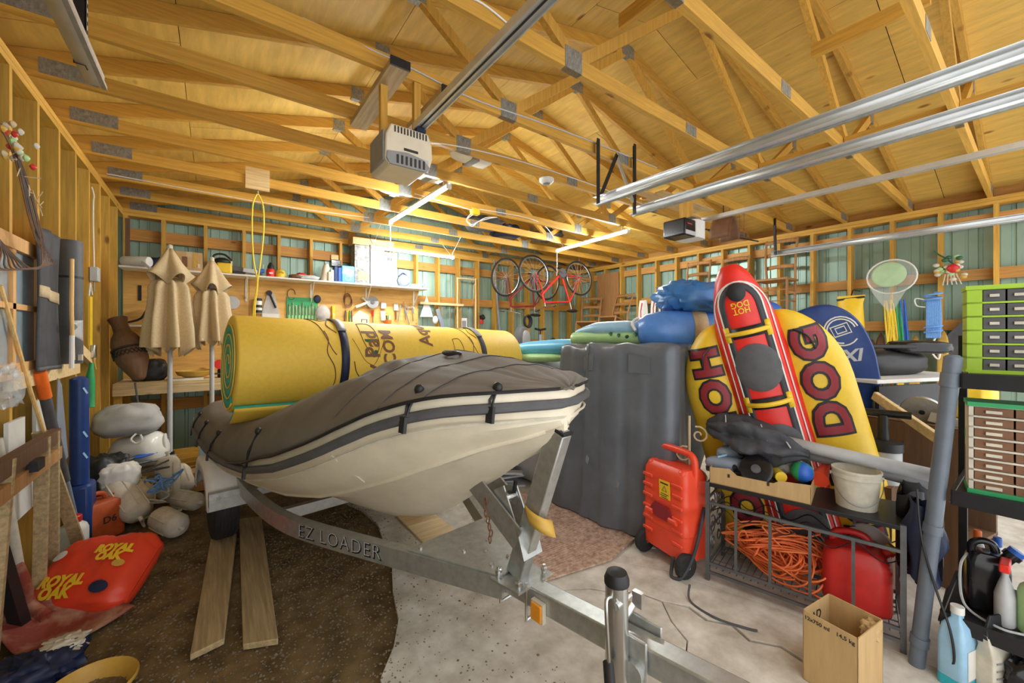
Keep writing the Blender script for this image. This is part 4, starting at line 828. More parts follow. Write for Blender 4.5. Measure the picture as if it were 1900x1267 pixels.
for k, (a, b, r_, m_, lb) in enumerate((((2.70, 1.03, .88), (2.86, .34, .805), .032, 'light_grey', 'clear-white plastic pipe laid over the tray and bucket to the post'), ((2.75, 1.03, .825), (2.92, .35, .745), .030, 'grey', 'speckled grey foam pipe insulation just below the white pipe'))):
    a, b = Vector(a), Vector(b); t = thing('pipe', lb, 'pipe', a); M().tube([V(0, 0, 0), b - a], r_, 16, cap=False).obj('outer', m_, t, solid=.006); M().tube([V(0, 0, 0), (b - a) * .999], r_ * .75, 12).obj('core', 'dark_grey' if k else 'white', t)
pm = thing('hand_pump', 'white and black double action hand pump behind the pipes', 'pump', (3.25, .60, .62))
M().lathe([(.085, 0), (.085, .20), (.09, .20), (.09, .235), (.07, .24), (.02, .245)], 24).obj('cylinder', 'light_grey', pm, smooth=.6); M().lathe([(.092, .19), (.092, .24), (.06, .25)], 24).obj('collar', 'black', pm, smooth=.6)
M().lathe([(.030, .24), (.024, .40)], 14).obj('shaft', 'black_metal', pm); M().tube([(-.02, .12, .41), (.0, .0, .41), (.02, -.12, .41)], .022, 12).obj('handle', 'black_gloss', pm)
M().tube(catmull([(-.02, .09, .25), (-.06, .2, .27), (-.1, .32, .24), (-.14, .42, .15), (-.16, .46, .05)], 6), .014, 8).obj('hose', 'charcoal', pm)
M().box((0, 0, -.31), (.26, .12, .62)).obj('stand_crate', 'dark_wood', None).location = (3.25, .60, .31)
tag(bpy.data.objects['stand_crate'], 'dark wooden crate on end under the hand pump', 'crate'); bpy.data.objects['stand_crate'].data.transform(Matrix.Translation((0, 0, .31)))
# black folded wetsuits over the end of the rack
for k, (x, y, z, mt, lb) in enumerate(((.90, .20, .56, 'black', 'black folded wetsuit hanging at the end of the rack'), (.95, .10, .54, 'black_gloss', 'shiny black rubber jacket hanging nearest the grey post'), (.92, .30, .60, 'charcoal', 'charcoal cloth bundle behind the black wetsuit'), (.935, .02, .57, 'navy', 'navy rubberized pouch at the rack corner'))):
    c = RK(x, y, z); t = M()
    t.grid(lambda a, b: V((.07 + .02 * math.sin(b * 9 + k)) * math.cos(a * 6.283) * (1 - .3 * abs(b - .5)), .045 * math.sin(a * 6.283) * (1 + .35 * math.sin(a * 19 + k)) * (1 - .4 * abs(b - .5) ** 2), -.2 + .36 * b + .015 * math.sin(a * 12)), 36, 14)
    o = t.obj('wetsuit' if k < 2 else 'cloth_bundle', mt, smooth=1.); o.location = c; o.rotation_euler = (0, 0, .4 * k); tag(o, lb, 'wetsuit' if k < 2 else 'bag', 'black gear at the rack end')
# wine carton
wx = thing('wine_carton', 'open brown wine carton on the floor in front of the rack', 'box', (2.16, .53, .0), -.14)
BX, BY, BH = .225, .195, .305
for nm, b_ in (('panel', (-BX / 2, BX / 2, -BY / 2, -BY / 2 + .004)), ('panel', (-BX / 2, BX / 2, BY / 2 - .004, BY / 2)), ('panel', (-BX / 2, -BX / 2 + .004, -BY / 2, BY / 2)), ('panel', (BX / 2 - .004, BX / 2, -BY / 2, BY / 2))): M().bx(*b_, 0, BH).obj(nm, 'cardboard', wx)
M().bx(-BX / 2, BX / 2, -BY / 2, BY / 2, 0, .005).obj('bottom', 'cardboard_in', wx)
fL = frame((-BX / 2 - .0005, 0, 0), (0, -1, 0), (0, 0, 1))
text('12x750 ml', .022, 'lettering', 'ink', wx, fL @ Matrix.Translation((-.045, BH - .028, 0)), depth=.0002, offset=.0006); text('14,5 kg', .022, 'lettering', 'ink', wx, fL @ Matrix.Translation((.055, BH - .028, 0)), depth=.0002, offset=.0006)
text('DAD', .06, 'stamp', 'ink', wx, frame((-.03, BY / 2 - .005, BH - .06), (1, 0, 0), (0, 0, 1)), depth=.0002, offset=.001); 
lump('crumpled_paper', 'crumpled brown paper in the top corner of the carton', 'paper', (2.22, .45, .262), (.04, .03, .03), 'cardboard', 2, wr=.5, nu=16, nv=10)
# ================================================================ SHELVING WITH GREY POST
su = thing('shelving_unit', 'black steel shelving with a leaning grey plastic corner post', 'shelf', (2.56, .36, 0))
tp_ = V(.03, -.11, 1.41)
M().lathe([(.028, 0), (.028, .10), (.033, .10), (.033, .14), (.028, .14), (.028, .62), (.033, .62), (.033, .66), (.029, .66), (.029, 1.28), (.034, 1.28), (.034, 1.34), (.030, 1.34), (.030, 1.41), (.018, 1.42)], 18, rot=V(0, 0, 1).rotation_difference(tp_.normalized()).to_matrix()).obj('post', 'pvc_grey', su, smooth=.6)
for dx, dy in ((.48, -.1), (.02, -.78), (.48, -.8)): M().bx(dx - .015, dx + .015, dy - .015, dy + .015, 0, 1.5).obj('post', 'black_metal', su)
for z, k in ((1.335, .02), (.83, .06), (.29, .02)):
    s_ = M().bx(.0, .50, -.86, -.07 - z * .06, z - .012, z).obj('tier', 'black_metal', su)
    M().bx(-.005, .0, -.86, -.06 - z * .06, z - .06, z + .004).bx(0, .5, -.065 - z * .06, -.055 - z * .06, z - .06, z + .004).obj('edge_beam', 'black_metal', s_)
    M().tube([(.02, -.05 - z * .06, z - .055), (.25, -.05 - z * .06, z - .005), (.48, -.05 - z * .06, z - .055)], .004, 5).obj('brace', 'grey_metal', s_)
def drawers(name, label, loc, rz, w, d, h, rows, cols, fm, tm, dm, thick=.012, split_trim=True):
    t = thing(name, label, 'organizer', loc, rz, 'parts organizers')
    fr = M().bx(-w / 2, -w / 2 + thick, -d / 2, d / 2, 0, h).bx(w / 2 - thick, w / 2, -d / 2, d / 2, 0, h).bx(-w / 2, w / 2, d / 2 - .004, d / 2, 0, h)
    for r_ in range(rows + 1): fr.bx(-w / 2, w / 2, -d / 2, d / 2, (h - .008) * r_ / rows, (h - .008) * r_ / rows + .008)
    f = fr.obj('frame', fm, t)
    for z in (0, h): M().bx(-w / 2 - .004, w / 2 + .004, -d / 2 - .004, d / 2, z - .006, z + .012).obj('trim', tm, t)
    cw = (w - 2 * thick) / cols
    for r_ in range(rows):
        for c_ in range(cols):
            x0 = -w / 2 + thick + c_ * cw; z0 = (h - .008) * r_ / rows + .010; z1 = (h - .008) * (r_ + 1) / rows - .002
            q = M().bx(x0 + .003, x0 + cw - .003, -d / 2 + .004, d / 2 - .01, z0, z1).obj('drawer', dm, t); M().bx(x0 + cw * .3, x0 + cw * .7, -d / 2 - .006, -d / 2 + .004, (z0 + z1) / 2 - .006, (z0 + z1) / 2 + .006).obj('pull', 'off_white', q)
    return t
drawers('parts_organizer', 'lime green parts organizer on the top shelf', (2.80, .055, 1.338), -1.40, .36, .16, .37, 6, 4, 'lime', 'lime', 'dark_grey', .045)
drawers('parts_organizer', 'white and green small-parts organizer on the middle shelf', (2.70, .04, .836), -1.42, .36, .16, .37, 8, 3, 'off_white', 'green', 'brown', .014)
def bottle(name, label, loc, r, h, m, cm, cat='bottle', neck=.45, n=18, sx=1., group=None):
    t = thing(name, label, cat, loc, 0, group); M().lathe([(r * .9, 0), (r, .01), (r, h * .68), (r * .85, h * .78), (r * neck, h * .86), (r * neck, h * .9)], n, sx=sx).obj('body', m, t, smooth=.8); M().lathe([(r * neck * 1.25, h * .86), (r * neck * 1.25, h * .98), (r * neck * 1.1, h)], n).obj('cap', cm, t, smooth=.6); return t
bottle('shaker_bottle', 'dark clear bottle with green cap beside the grey post', (2.74, .19, .832), .040, .25, 'dark_grey', 'green', neck=.8)
jerry('oil_jug', 'black oil jug on the lowest shelf', (2.74, .165, .292), -1.3, .13, .10, .30, 'black_gloss', 'blue', 'jug')
sb_ = thing('spray_bottle', 'grey spray bottle with red trigger on the lowest shelf', 'bottle', (2.66, .11, .292)); M().lathe([(.038, 0), (.042, .01), (.042, .12), (.026, .17), (.014, .20), (.014, .22)], 18, sy=.75).obj('body', 'light_grey', sb_, smooth=.8); M().box((0, 0, .245), (.10, .03, .035)).box((.05, 0, .22), (.012, .02, .06)).obj('trigger', 'bright_red', sb_, bevel=.005)
bottle('detergent_bottle', 'pale green bottle at the right edge of the lowest shelf', (2.66, .035, .292), .045, .24, 'pale_green', 'white')
bottle('glue_bottle', 'small white bottle with orange cap behind the oil jug', (2.86, .2, .292), .025, .30, 'white', 'orange'); bottle('grease_bottle', 'small white bottle with blue cap behind the oil jug', (2.86, .14, .292), .025, .29, 'white', 'blue')
tag(M().tube(catmull([(2.72, .22, .52), (2.66, .235, .48), (2.63, .23, .36), (2.62, .2, .31), (2.58, .12, .302), (2.6, .06, .302)], 6), .005, 6).obj('clear_hose', 'plastic_bag'), 'clear plastic hose looping in front of the oil jug', 'hose')
wf = thing('washer_fluid_jug', 'clear jug with blue washer fluid on the floor under the shelf', 'jug', (2.56, .235, 0), -.3)
M().loft([[V(x, y, z) for x, y in rrect(-.06 * a, .06 * a, -.045 * b, .045 * b, .02 * b)] for a, b, z in ((.9, .9, 0), (1, 1, .01), (1, 1, .2), (.8, .8, .26), (.3, .35, .29), (.3, .35, .32))]).obj('body', 'light_blue', wf, smooth=.9); M().loft([[V(x, y, z) for x, y in rrect(-.0605, .0605, -.0455, .0455, .02)] for z in (.008, .05)], cap=False).obj('fluid_band', 'turquoise', wf); M().lathe([(.022, .31), (.022, .34)], 12).obj('cap', 'white', wf)
M().box((0, -.047, .12), (.07, .002, .12)).obj('label', 'white', wf)
fb = thing('foil_bag', 'silver and black foil pouch standing on the floor by the shelf', 'bag', (2.60, .135, 0), -.5)
M().loft([[V(x, y, z) for x, y in rrect(-.055 * a, .055 * a, -.03 * b, .03 * b, .008 * b)] for a, b, z in ((1, 1, 0), (1, 1, .18), (.95, .3, .26))]).obj('pouch', 'off_white', fb); M().loft([[V(x, y, z) for x, y in rrect(-.054 * a, .054 * a, -.012 * b, .012 * b, .004)] for a, b, z in ((1, 1, .245), (.9, .5, .29), (.6, .4, .33), (.5, .3, .34))]).obj('hang_top', 'black', fb)
for k in range(5): M().bx(-.04, .04, -.0335, -.031, .04 + .03 * k, .046 + .03 * k).obj('print_line', 'grey', fb)
lump('black_trash_bag', 'black plastic bag on the floor at the right edge', 'bag', (2.62, .06, .10), (.07, .06, .10), 'black_gloss', 6, wr=.25)
tag(M().tube(catmull([(2.57, .36, .8), (2.53, .34, .6), (2.54, .30, .4), (2.5, .25, .25), (2.5, .24, .12), (2.54, .28, .10)], 6), .0045, 6).obj('power_cable', 'black'), 'thin black cable looping down beside the grey post', 'cable')
# ================================================================ MID RIGHT: table with boards, saw, tools
tb = thing('folding_table', 'white folding table top edge-on behind the hot dog tube', 'table', (4.55, .85, 0), -.35)
M().bx(-.55, .75, -.30, .35, 1.14, 1.17).obj('top', 'white', tb, bevel=.006)
for x in (-.45, .65):
    for y in (-.22, .27): M().tube([(x, y, 0), (x, y, 1.14)], .014, 8).obj('leg', 'grey_metal', tb)
M().bx(-.5, .7, -.28, -.26, .86, 1.12).obj('apron', 'black', tb); M().bx(-.55, .6, -.26, -.22, .62, .92).obj('panel', 'off_white', tb)
lump('black_case', 'long black padded case lying on the folding table', 'case', (4.62, .86, 1.265), (.42, .17, .11), 'black', 3, wr=.06, rz=-.35)
lump('black_roll', 'black rolled bag on top of the padded case', 'bag', (4.75, .66, 1.40), (.22, .10, .06), 'black_gloss', 9, wr=.08, rz=-.9)
tag(_loc(M().tube([(-.35, .25, 0), (.3, -.3, .0)], .016, 8).obj('paddle_shaft', 'black'), (4.3, .95, 1.41)), 'black paddle shaft lying across the cases', 'paddle')
tag(M().beam((3.55, .70, 1.10), (3.30, .36, .90), .03, .055).obj('wood_strip', 'pale_wood', bevel=.004), 'pale wood strip leaning diagonally behind the pump', 'wood strip')
gs = thing('grinder_disc', 'round grey saw guard with a square foot behind the post', 'power tool', (3.6, .48, 1.02)); M().lathe([(0, -.012), (.10, -.012), (.105, 0), (.10, .012), (0, .012)], 28, rot=ry(1.2)).obj('guard', 'galv', gs, smooth=.6); M().box((.0, -.11, -.045), (.03, .16, .06), rot=rx(.25)).obj('foot', 'galv', gs); M().lathe([(.015, -.02), (.015, .02)], 10, rot=ry(1.2)).obj('bolt', 'black_metal', gs)
for k, (x, y, z, m_, h, lb) in enumerate(((3.75, 1.02, .0, 'lime', .95, 'lime handled tool behind the right bun'), (3.95, .86, 0, 'black', .99, 'black handled tool leaning under the table'), (3.85, .74, 0, 'turquoise', .86, 'teal handled tool leaning under the table'), (4.05, .68, 0, 'steel', 1.0, 'steel bar leaning under the table'), (3.7, .60, 0, 'deep_blue', .85, 'blue handled tool behind the pump'), (3.62, .50, 0, 'chair_wood', .95, 'brown wood stick behind the pump'))):
    t = thing('long_tool', lb, 'tool', (x, y, z), k, 'tools under the table'); M().tube([(0, 0, 0), (.05, .02, h * .75)], .014, 8).obj('shaft', 'grey_metal', t); M().tube([(.05, .02, h * .74), (.066, .027, h)], .022, 10).obj('grip', m_, t)
wrk = thing('tool_shelf', 'brown wooden crate shelf behind the pump and post', 'shelf', (3.75, .45, 0), -.2)
for z in (.25, .62, .95): M().bx(-.25, .3, -.2, .25, z - .02, z).obj('board', 'dark_wood', wrk)
for x in (-.24, .28): M().bx(x - .012, x + .012, -.2, .25, 0, .95).obj('side', 'dark_wood', wrk)
for k, (x, y, z, m_, lb) in enumerate(((3.60, .52, .62, 'deep_blue', 'blue box on the crate shelf nearest the pump'), (3.78, .45, .62, 'light_grey', 'pale box on the crate shelf nearest the post'), (3.70, .48, .25, 'teal_foam', 'teal box low on the crate shelf'), (3.9, .4, .25, 'black', 'black box low on the crate shelf'))):
    t = thing('storage_box', lb, 'box', (x, y, z), .3, 'boxes on the crate shelf'); M().bx(-.07, .07, -.06, .06, 0, .20).obj('body', m_, t, bevel=.006); M().bx(-.073, .073, -.063, .063, .18, .21).obj('lid', m_, t, bevel=.004)
lump('yellow_sack', 'yellow and white sack behind the shelving post', 'bag', (4.2, .32, 1.0), (.18, .12, .25), 'yellow', 13, wr=.1); lump('blue_tarp_bundle', 'blue tarp bundle behind the green capped bottle', 'tarp', (3.9, .25, .8), (.15, .12, .16), 'sky_blue', 17, wr=.15)
# ================================================================ BACK WALL: shelf, plywood, bench
def one(o, loc, label, cat, group=None, rz=None, rot=None):
    o.location = loc
    if rz is not None: o.rotation_euler = (0, 0, rz)
    if rot is not None: o.rotation_euler = rot
    return tag(o, label, cat, group)
WY = 6.372     # face of the plywood backing
pw = sempty('trim_1', 'plywood backing panels fixed to the studs above the workbench')
for a, b in ((XL + .003, .37), (.374, 1.59), (1.594, 2.745)): M().bx(a, b, WY, YB - .001, 1.0, 2.25).obj('plywood_panel', 'wall_ply', pw)
shf = thing('wall_shelf', 'long white-edged wooden shelf on brackets along the back wall', 'shelf', (1.0, 6.37, 2.25))
M().bx(-1.84, 1.82, -.31, .0, 0, .022).obj('board', 'white', shf, bevel=.003)
for x in (-1.3, -.66, .12, .90, 1.68):
    M().bx(x - .012, x + .012, -.012, .0, -.30, 0).bx(x - .012, x + .012, -.26, 0, -.012, 0).beam((x, -.24, -.012), (x, -.01, -.26), .010, .014).obj('bracket', 'white', shf)
wbn = thing('workbench', 'long pale wooden workbench along the back wall', 'workbench', (.9, 6.05, 0))
M().bx(-1.735, 1.80, -.34, .31, .965, 1.0).obj('top', 'pale_wood', wbn, bevel=.003); M().bx(-1.735, 1.80, -.34, -.30, .875, .965).obj('apron', 'pale_wood', wbn)
for x in (-1.70, -.55, .6, 1.75):
    for y in (-.28, .26): M().bx(x - .03, x + .03, y - .02, y + .02, 0, .965).obj('leg', 'lumber_z', wbn)
SZ = 2.2725; SY = 6.2
# shelf items, left to right
pr_ = thing('paper_towel_roll', 'white paper roll in torn plastic wrap at the left end of the shelf', 'paper roll', (-.70, 6.12, SZ + .058))
M().lathe([(.018, -.13), (.055, -.13), (.058, -.12), (.058, .12), (.055, .13), (.018, .13)], 20, rot=rzm(-.5) @ ry(1.57)).obj('roll', 'white', pr_, smooth=.7); M().grid(lambda a, b: V(.05 + .16 * a, -.10 - .10 * a + .10 * (b - .5), -.01 - .15 * a + .02 * math.sin(b * 9 + a * 6)), 10, 10).obj('plastic_wrap', 'plastic_bag', pr_)
M().lathe([(.017, -.131), (.017, -.1305)], 12, rot=rzm(-.5) @ ry(1.57)).obj('core_hole', 'ink', pr_)
lump('tool_bag', 'black and blue soft tool bag on the shelf beside the paper roll', 'bag', (-.53, SY, SZ + .06), (.11, .09, .07), 'navy', 2, wr=.2); lump('blue_cloth', 'blue cloth bundle on the shelf left of the tall umbrella', 'cloth', (-.42, SY - .03, SZ + .035), (.06, .07, .04), 'blue', 5, wr=.25)
def carton(name, label, c, d, m, rz=0., group=None, marks=None, cat='box'):
    t = thing(name, label, cat, (c[0], c[1], c[2]), rz, group); w, dp, h = d
    M().bx(-w / 2, w / 2, -dp / 2, dp / 2, 0, h).obj('body', m, t, bevel=.003); M().bx(-w / 2 - .001, w / 2 + .001, -.03, .03, h, h + .0015).bx(-.025, .025, -dp / 2 - .001, -dp / 2, h * .7, h).obj('tape', 'tan_cloth', t)
    for (x, z, pw_, ph, mm) in (marks or []): M().bx(x - pw_ / 2, x + pw_ / 2, -dp / 2 - .002, -dp / 2 - .0002, z - ph / 2, z + ph / 2).obj('print', mm, t)
    return t
carton('woodgrain_carton', 'brown taped carton on the shelf behind the tall umbrella', (-.24, SY, SZ), (.25, .22, .22), 'cardboard', marks=[(-.04, .1, .05, .12, 'brown'), (.06, .12, .04, .16, 'gold'), (.09, .06, .03, .05, 'off_white')])
cs = thing('chainsaw', 'yellow and black chainsaw on the shelf behind the second umbrella', 'chainsaw', (.10, SY - .04, SZ)); M().bx(-.08, .08, -.07, .07, 0, .13).obj('body', 'yellow', cs, bevel=.02); M().tube(catmull([(-.12, 0, .10), (-.10, 0, .22), (0, 0, .24), (.08, 0, .17)], 5), .012, 8).obj('handle', 'black', cs); M().box((.24, 0, .06), (.34, .012, .06), rot=ry(.12)).obj('bar', 'dark_grey', cs, bevel=.02); M().ball((-.02, 0, .15), (.09, .06, .05)).obj('engine_cover', 'black', cs)
carton('white_box', 'small white box on the shelf behind the chainsaw', (.14, SY + .08, SZ), (.09, .08, .20), 'white', marks=[(0, .12, .02, .1, 'ink')])
tg = thing('trimmer', 'blue and silver hedge trimmer lying on the shelf', 'power tool', (.42, SY - .03, SZ)); M().box((-.05, 0, .06), (.16, .07, .06), rot=ry(.1)).obj('body', 'light_grey', tg, bevel=.012); M().box((.06, 0, .07), (.10, .05, .05), rot=ry(-.2)).obj('grip', 'blue', tg, bevel=.012); M().bx(-.26, -.1, -.03, .03, .02, .04).obj('blade', 'black_metal', tg); M().tube([(.09, 0, .06), (.1, 0, .16)], .005, 6).obj('antenna', 'white', tg)
rd = thing('red_lantern', 'red lantern with black top on the shelf', 'lantern', (.60, SY - .03, SZ)); M().lathe([(.045, 0), (.05, .01), (.05, .09), (.04, .11)], 18).obj('body', 'bright_red', rd, smooth=.7); M().lathe([(.04, .11), (.035, .15), (.015, .19), (.0, .20)], 14).obj('top', 'black', rd); M().bx(-.02, .02, -.055, -.048, .04, .06).obj('label', 'white', rd)
yh = thing('yellow_case', 'yellow rounded tool case right of the red lantern', 'case', (.715, SY - .04, SZ)); M().lathe([(.06, 0), (.062, .05), (.045, .10), (.01, .115)], 18, sy=.8).obj('shell', 'yellow', yh, smooth=.9); M().tube([(-.03, -.05, .06), (0, -.055, .08), (.03, -.05, .06)], .006, 6).obj('handle', 'gold', yh)
for k, (x, m_, w, lb) in enumerate(((.90, 'brown', .18, 'brown leather work glove on the shelf'), (.98, 'dark_grey', .26, 'dark folded cloth on the shelf'), (1.02, 'light_grey', .32, 'light grey folded papers on the shelf'), (.97, 'red', .12, 'red strip on top of the folded papers'))):
    lump(['work_glove', 'folded_cloth', 'folded_paper', 'red_strip'][k], lb, ['glove', 'cloth', 'paper', 'cloth'][k], (x, SY - .05 + .03 * (k % 2), SZ + .03 + (.03 * (k == 3))), (w / 2, .08, .032), m_, k + 11, wr=.3, nu=20, nv=10)
jr = thing('foam_glue_can', 'tall cream canister with rounded shoulder on the shelf', 'canister', (1.25, SY - .06, SZ)); M().lathe([(.05, 0), (.05, .16), (.045, .20), (.03, .24), (.02, .25)], 18, rot=ry(.14)).obj('body', 'cream', jr, smooth=.9)
for k, (x, h, m_, lb) in enumerate(((1.31, .13, 'off_white', 'cream book standing on the shelf'), (1.345, .16, 'white', 'white book standing on the shelf'), (1.395, .21, 'deep_blue', 'thick dark blue book on the shelf'), (1.445, .20, 'blue', 'blue book left of the blue case'))):
    t = thing('book', lb, 'book', (x, SY - .06, SZ), 0, 'books on the wall shelf'); M().bx(-.019, .019, -.07, .07, 0, h).obj('cover', m_, t); M().bx(-.015, .015, -.066, .066, .004, h + .001).obj('pages', 'off_white', t)
one(M().bx(-.07, .07, -.06, .06, 0, .10).obj('black_tin', 'black_gloss', bevel=.01), (1.40, SY - .04, SZ + .215), 'black tin on top of the blue books', 'tin'); one(M().bx(-.05, .05, -.04, .04, 0, .07).obj('tan_carton', 'cardboard'), (1.39, SY - .03, SZ + .316), 'small tan carton on top of the black tin', 'box')
bcs = thing('blue_case', 'light blue plastic case with round badge on the shelf', 'case', (1.56, SY - .05, SZ)); M().bx(-.09, .09, -.07, .07, 0, .24).obj('shell', 'sky_blue', bcs, bevel=.015); M().tube([V(.035 * math.cos(a * .33), -.071, .06 + .035 * math.sin(a * .33)) for a in range(20)], .004, 5).obj('badge', 'white', bcs); M().box((0, -.071, .15), (.15, .003, .10), rot=ry(.3)).obj('panel', 'light_blue', bcs)
carton('tall_box', 'tall dark printed box, leftmost of three on the shelf', (1.78, SY + .06, SZ), (.22, .22, .58), 'print_grey', marks=[(-.02, .45, .1, .1, 'off_white'), (.0, .3, .13, .09, 'light_grey'), (.02, .12, .15, .12, 'cardboard')], group='tall boxes on the shelf')
carton('tall_box', 'plain tall white box, middle of three on the shelf', (2.01, SY + .06, SZ), (.21, .22, .56), 'light_grey', group='tall boxes on the shelf')
carton('tall_box', 'tall white box with photo print, rightmost of three on the shelf', (2.22, SY + .06, SZ), (.19, .20, .53), 'grey', marks=[(0, .18, .16, .12, 'print_grey'), (0, .07, .16, .07, 'off_white'), (-.02, .42, .08, .05, 'dark_grey')], group='tall boxes on the shelf')
carton('flat_carton', 'wide tan carton lying on top of the three tall boxes', (1.95, SY + .06, SZ + .585), (.62, .26, .105), 'cardboard')
hl = thing('router_tool', 'round blue power tool on the shelf right of the tall boxes', 'power tool', (2.42, SY - .04, SZ + .10)); M().lathe([(0, -.06), (.07, -.06), (.095, -.03), (.095, .03), (.07, .06), (0, .06)], 20, rot=rx(1.57)).obj('housing', 'blue_grey', hl, smooth=.7); M().lathe([(.04, .06), (.05, .07), (.03, .075)], 16, rot=rx(1.57)).obj('face', 'white', hl); M().tube(catmull([(-.08, -.02, .06), (0, 0, .12), (.09, 0, .05)], 5), .014, 8).obj('handle', 'navy', hl)
sg_ = thing('caulking_gun', 'pale caulking gun at the right end of the shelf', 'tool', (2.66, SY - .06, SZ + .03)); M().tube([(-.13, 0, 0), (.06, 0, .02)], .024, 12).obj('barrel', 'light_grey', sg_); M().tube([(.06, 0, .02), (.11, 0, .06), (.13, 0, .02)], .011, 8).obj('trigger_grip', 'blue_grey', sg_)
# pegboard tools on the plywood
def hung(name, label, x, z, cat='tool', y=WY - .004): return thing(name, label, cat, (x, y, z), 0, 'tools hung on the back wall')
t = hung('label_can', 'black and white striped can on the bench under the shelf', .47, 1.80, 'can'); M().lathe([(.045, 0), (.045, .2)], 16, (0, -.06, 0)).obj('body', 'white', t); 
for z in (.02, .09, .18): M().lathe([(.0465, z - .018), (.0465, z + .018)], 16, (0, -.06, 0)).obj('band', 'ink', t)
t = hung('bagged_tool', 'clear hanging bag with a black wrench', .62, 1.98); M().prism([(-.04, .1), (.04, .1), (.12, -.24), (-.12, -.24)], .02, frame((0, -.0, 0), (1, 0, 0), (0, 0, 1))).obj('bag', 'plastic_bag', t); M().tube([(-.01, -.03, .08), (.06, -.03, -.10)], .013, 8).lathe([(.02, -.008), (.035, -.008), (.035, .008), (.02, .008)], 14, (-.02, -.03, .1), rot=rx(1.57)).obj('wrench', 'black', t); M().bx(-.1, .1, -.025, -.005, -.24, -.18).obj('card', 'white', t)
t = hung('screwdriver_pouch', 'green screwdriver roll hanging on the plywood', 1.01, 1.89); M().bx(-.20, .20, -.012, 0, -.20, .15).obj('roll', 'green', t)
for k in range(9): M().bx(-.18 + .042 * k, -.155 + .042 * k, -.018, -.010, -.19, .02 + .02 * math.sin(k)).obj('pocket', 'pale_green', t); M().tube([(-.168 + .042 * k, -.022, -.1), (-.168 + .042 * k, -.022, .05 + .03 * math.sin(k * 2))], .006, 6).obj('screwdriver', 'steel', t)
t = hung('hose_clamp', 'wire loop hanging above the green screwdriver roll', .87, 2.08); M().tube([V(.05 * math.cos(a * .35), -.01, .075 * math.sin(a * .35)) for a in range(17)], .005, 6).obj('loop', 'brown', t)
t = hung('purple_glove', 'small purple bag hung left of the clear dome bag', 1.20, 2.03); M().ball((0, -.02, 0), (.05, .015, .06)).obj('bag', 'navy', t)
t = hung('clear_dome_bag', 'puffed clear plastic bag of hardware on the plywood', 1.27, 1.82); M().ball((0, -.05, 0), (.10, .05, .13), 16, 10).obj('bag', 'plastic_bag', t); 
for k in range(4): M().box((-.05 + .035 * k, -.05, -.07), (.02, .02, .07), rz=k).obj('hardware', 'dark_grey', t)
t = hung('yellow_level', 'yellow spirit level standing on the bench', 1.42, 1.70); M().bx(-.02, .02, -.04, 0, -.3, .24).obj('bar', 'yellow', t); M().bx(-.012, .012, -.042, -.039, .08, .13).obj('vial', 'pale_green', t)
t = hung('wire_coil', 'dark coil of cord hanging beside the saw', 1.62, 2.05); [M().tube([V(.055 * math.cos(a * .35) + .004 * k, -.015 - .008 * k, .09 * math.sin(a * .35) - .02 * k) for a in range(18)], .006, 6, closed=True).obj('loop', 'brown', t) for k in range(3)]
t = hung('tool_bouquet', 'cluster of pliers hanging below the cord coil', 1.64, 1.80); [M().tube([(-.05 + .03 * k, -.02, .08), (-.06 + .035 * k, -.02, -.1)], .009, 6).obj('plier', ('dark_grey', 'yellow', 'green', 'brown')[k % 4], t) for k in range(4)]
t = hung('angle_grinder', 'angle grinder with round grey disc hanging under the shelf', 1.88, 2.03); M().tube([(-.06, -.05, .06), (.02, -.05, -.02), (-.15, -.05, -.1)], .026, 10).obj('body', 'off_white', t); M().lathe([(0, -.004), (.095, -.004), (.095, .004), (0, .004)], 28, (.10, -.07, -.01), rot=rx(1.57)).obj('disc', 'grey', t); M().lathe([(0, .004), (.03, .006), (.03, .014), (0, .015)], 14, (.10, -.07, -.01), rot=rx(1.57)).obj('nut', 'dark_grey', t)
t = hung('house_sign', 'pale house-shaped wooden cut-out on the plywood', 1.80, 1.72); M().prism([(-.16, -.16), (.14, -.16), (.14, .10), (.0, .17), (-.16, .02)], .012, frame((0, 0, 0), (1, 0, 0), (0, 0, 1))).obj('board', 'cream', t); M().tube([V(x, -.014, z) for x, z in ((.02, -.13), (.11, -.13), (.11, .03), (.03, .03))], .006, 5, closed=True).obj('frame', 'ink', t)
t = hung('red_screwdriver', 'red handled screwdriver right of the house cut-out', 2.0, 1.78); M().tube([(0, -.02, .02), (0, -.02, .12)], .016, 8).obj('handle', 'bright_red', t); M().tube([(0, -.02, -.13), (0, -.02, .02)], .006, 6).obj('shaft', 'steel', t)
t = hung('trowel', 'steel trowel with tin hanging on the plywood', 2.16, 1.96); M().bx(-.04, .04, -.05, -.01, -.03, .07).obj('tin', 'light_grey', t); M().prism([(-.04, -.07), (.04, -.07), (.03, -.22), (-.03, -.22)], .004, frame((0, -.02, 0), (1, 0, 0), (0, 0, 1))).obj('blade', 'white', t)
t = hung('spray_can_pair', 'orange and white pot of small brushes on the bench', 2.23, 1.70); M().lathe([(.04, -.08), (.05, .05)], 14, (0, -.06, 0)).obj('pot', 'orange', t); [M().tube([(-.02 + .02 * k, -.06, .03), (-.03 + .03 * k, -.06, .12)], .009, 6).obj('brush', ('black', 'green', 'white')[k], t) for k in range(3)]
t = hung('paint_brush', 'paint brush hanging bristles up on the plywood', 2.37, 1.93); M().bx(-.035, .035, -.03, -.01, -.02, .09).obj('ferrule', 'off_white', t); M().tube([(0, -.02, -.02), (0, -.02, -.17)], [.016, .010], 8).obj('handle', 'brown', t)
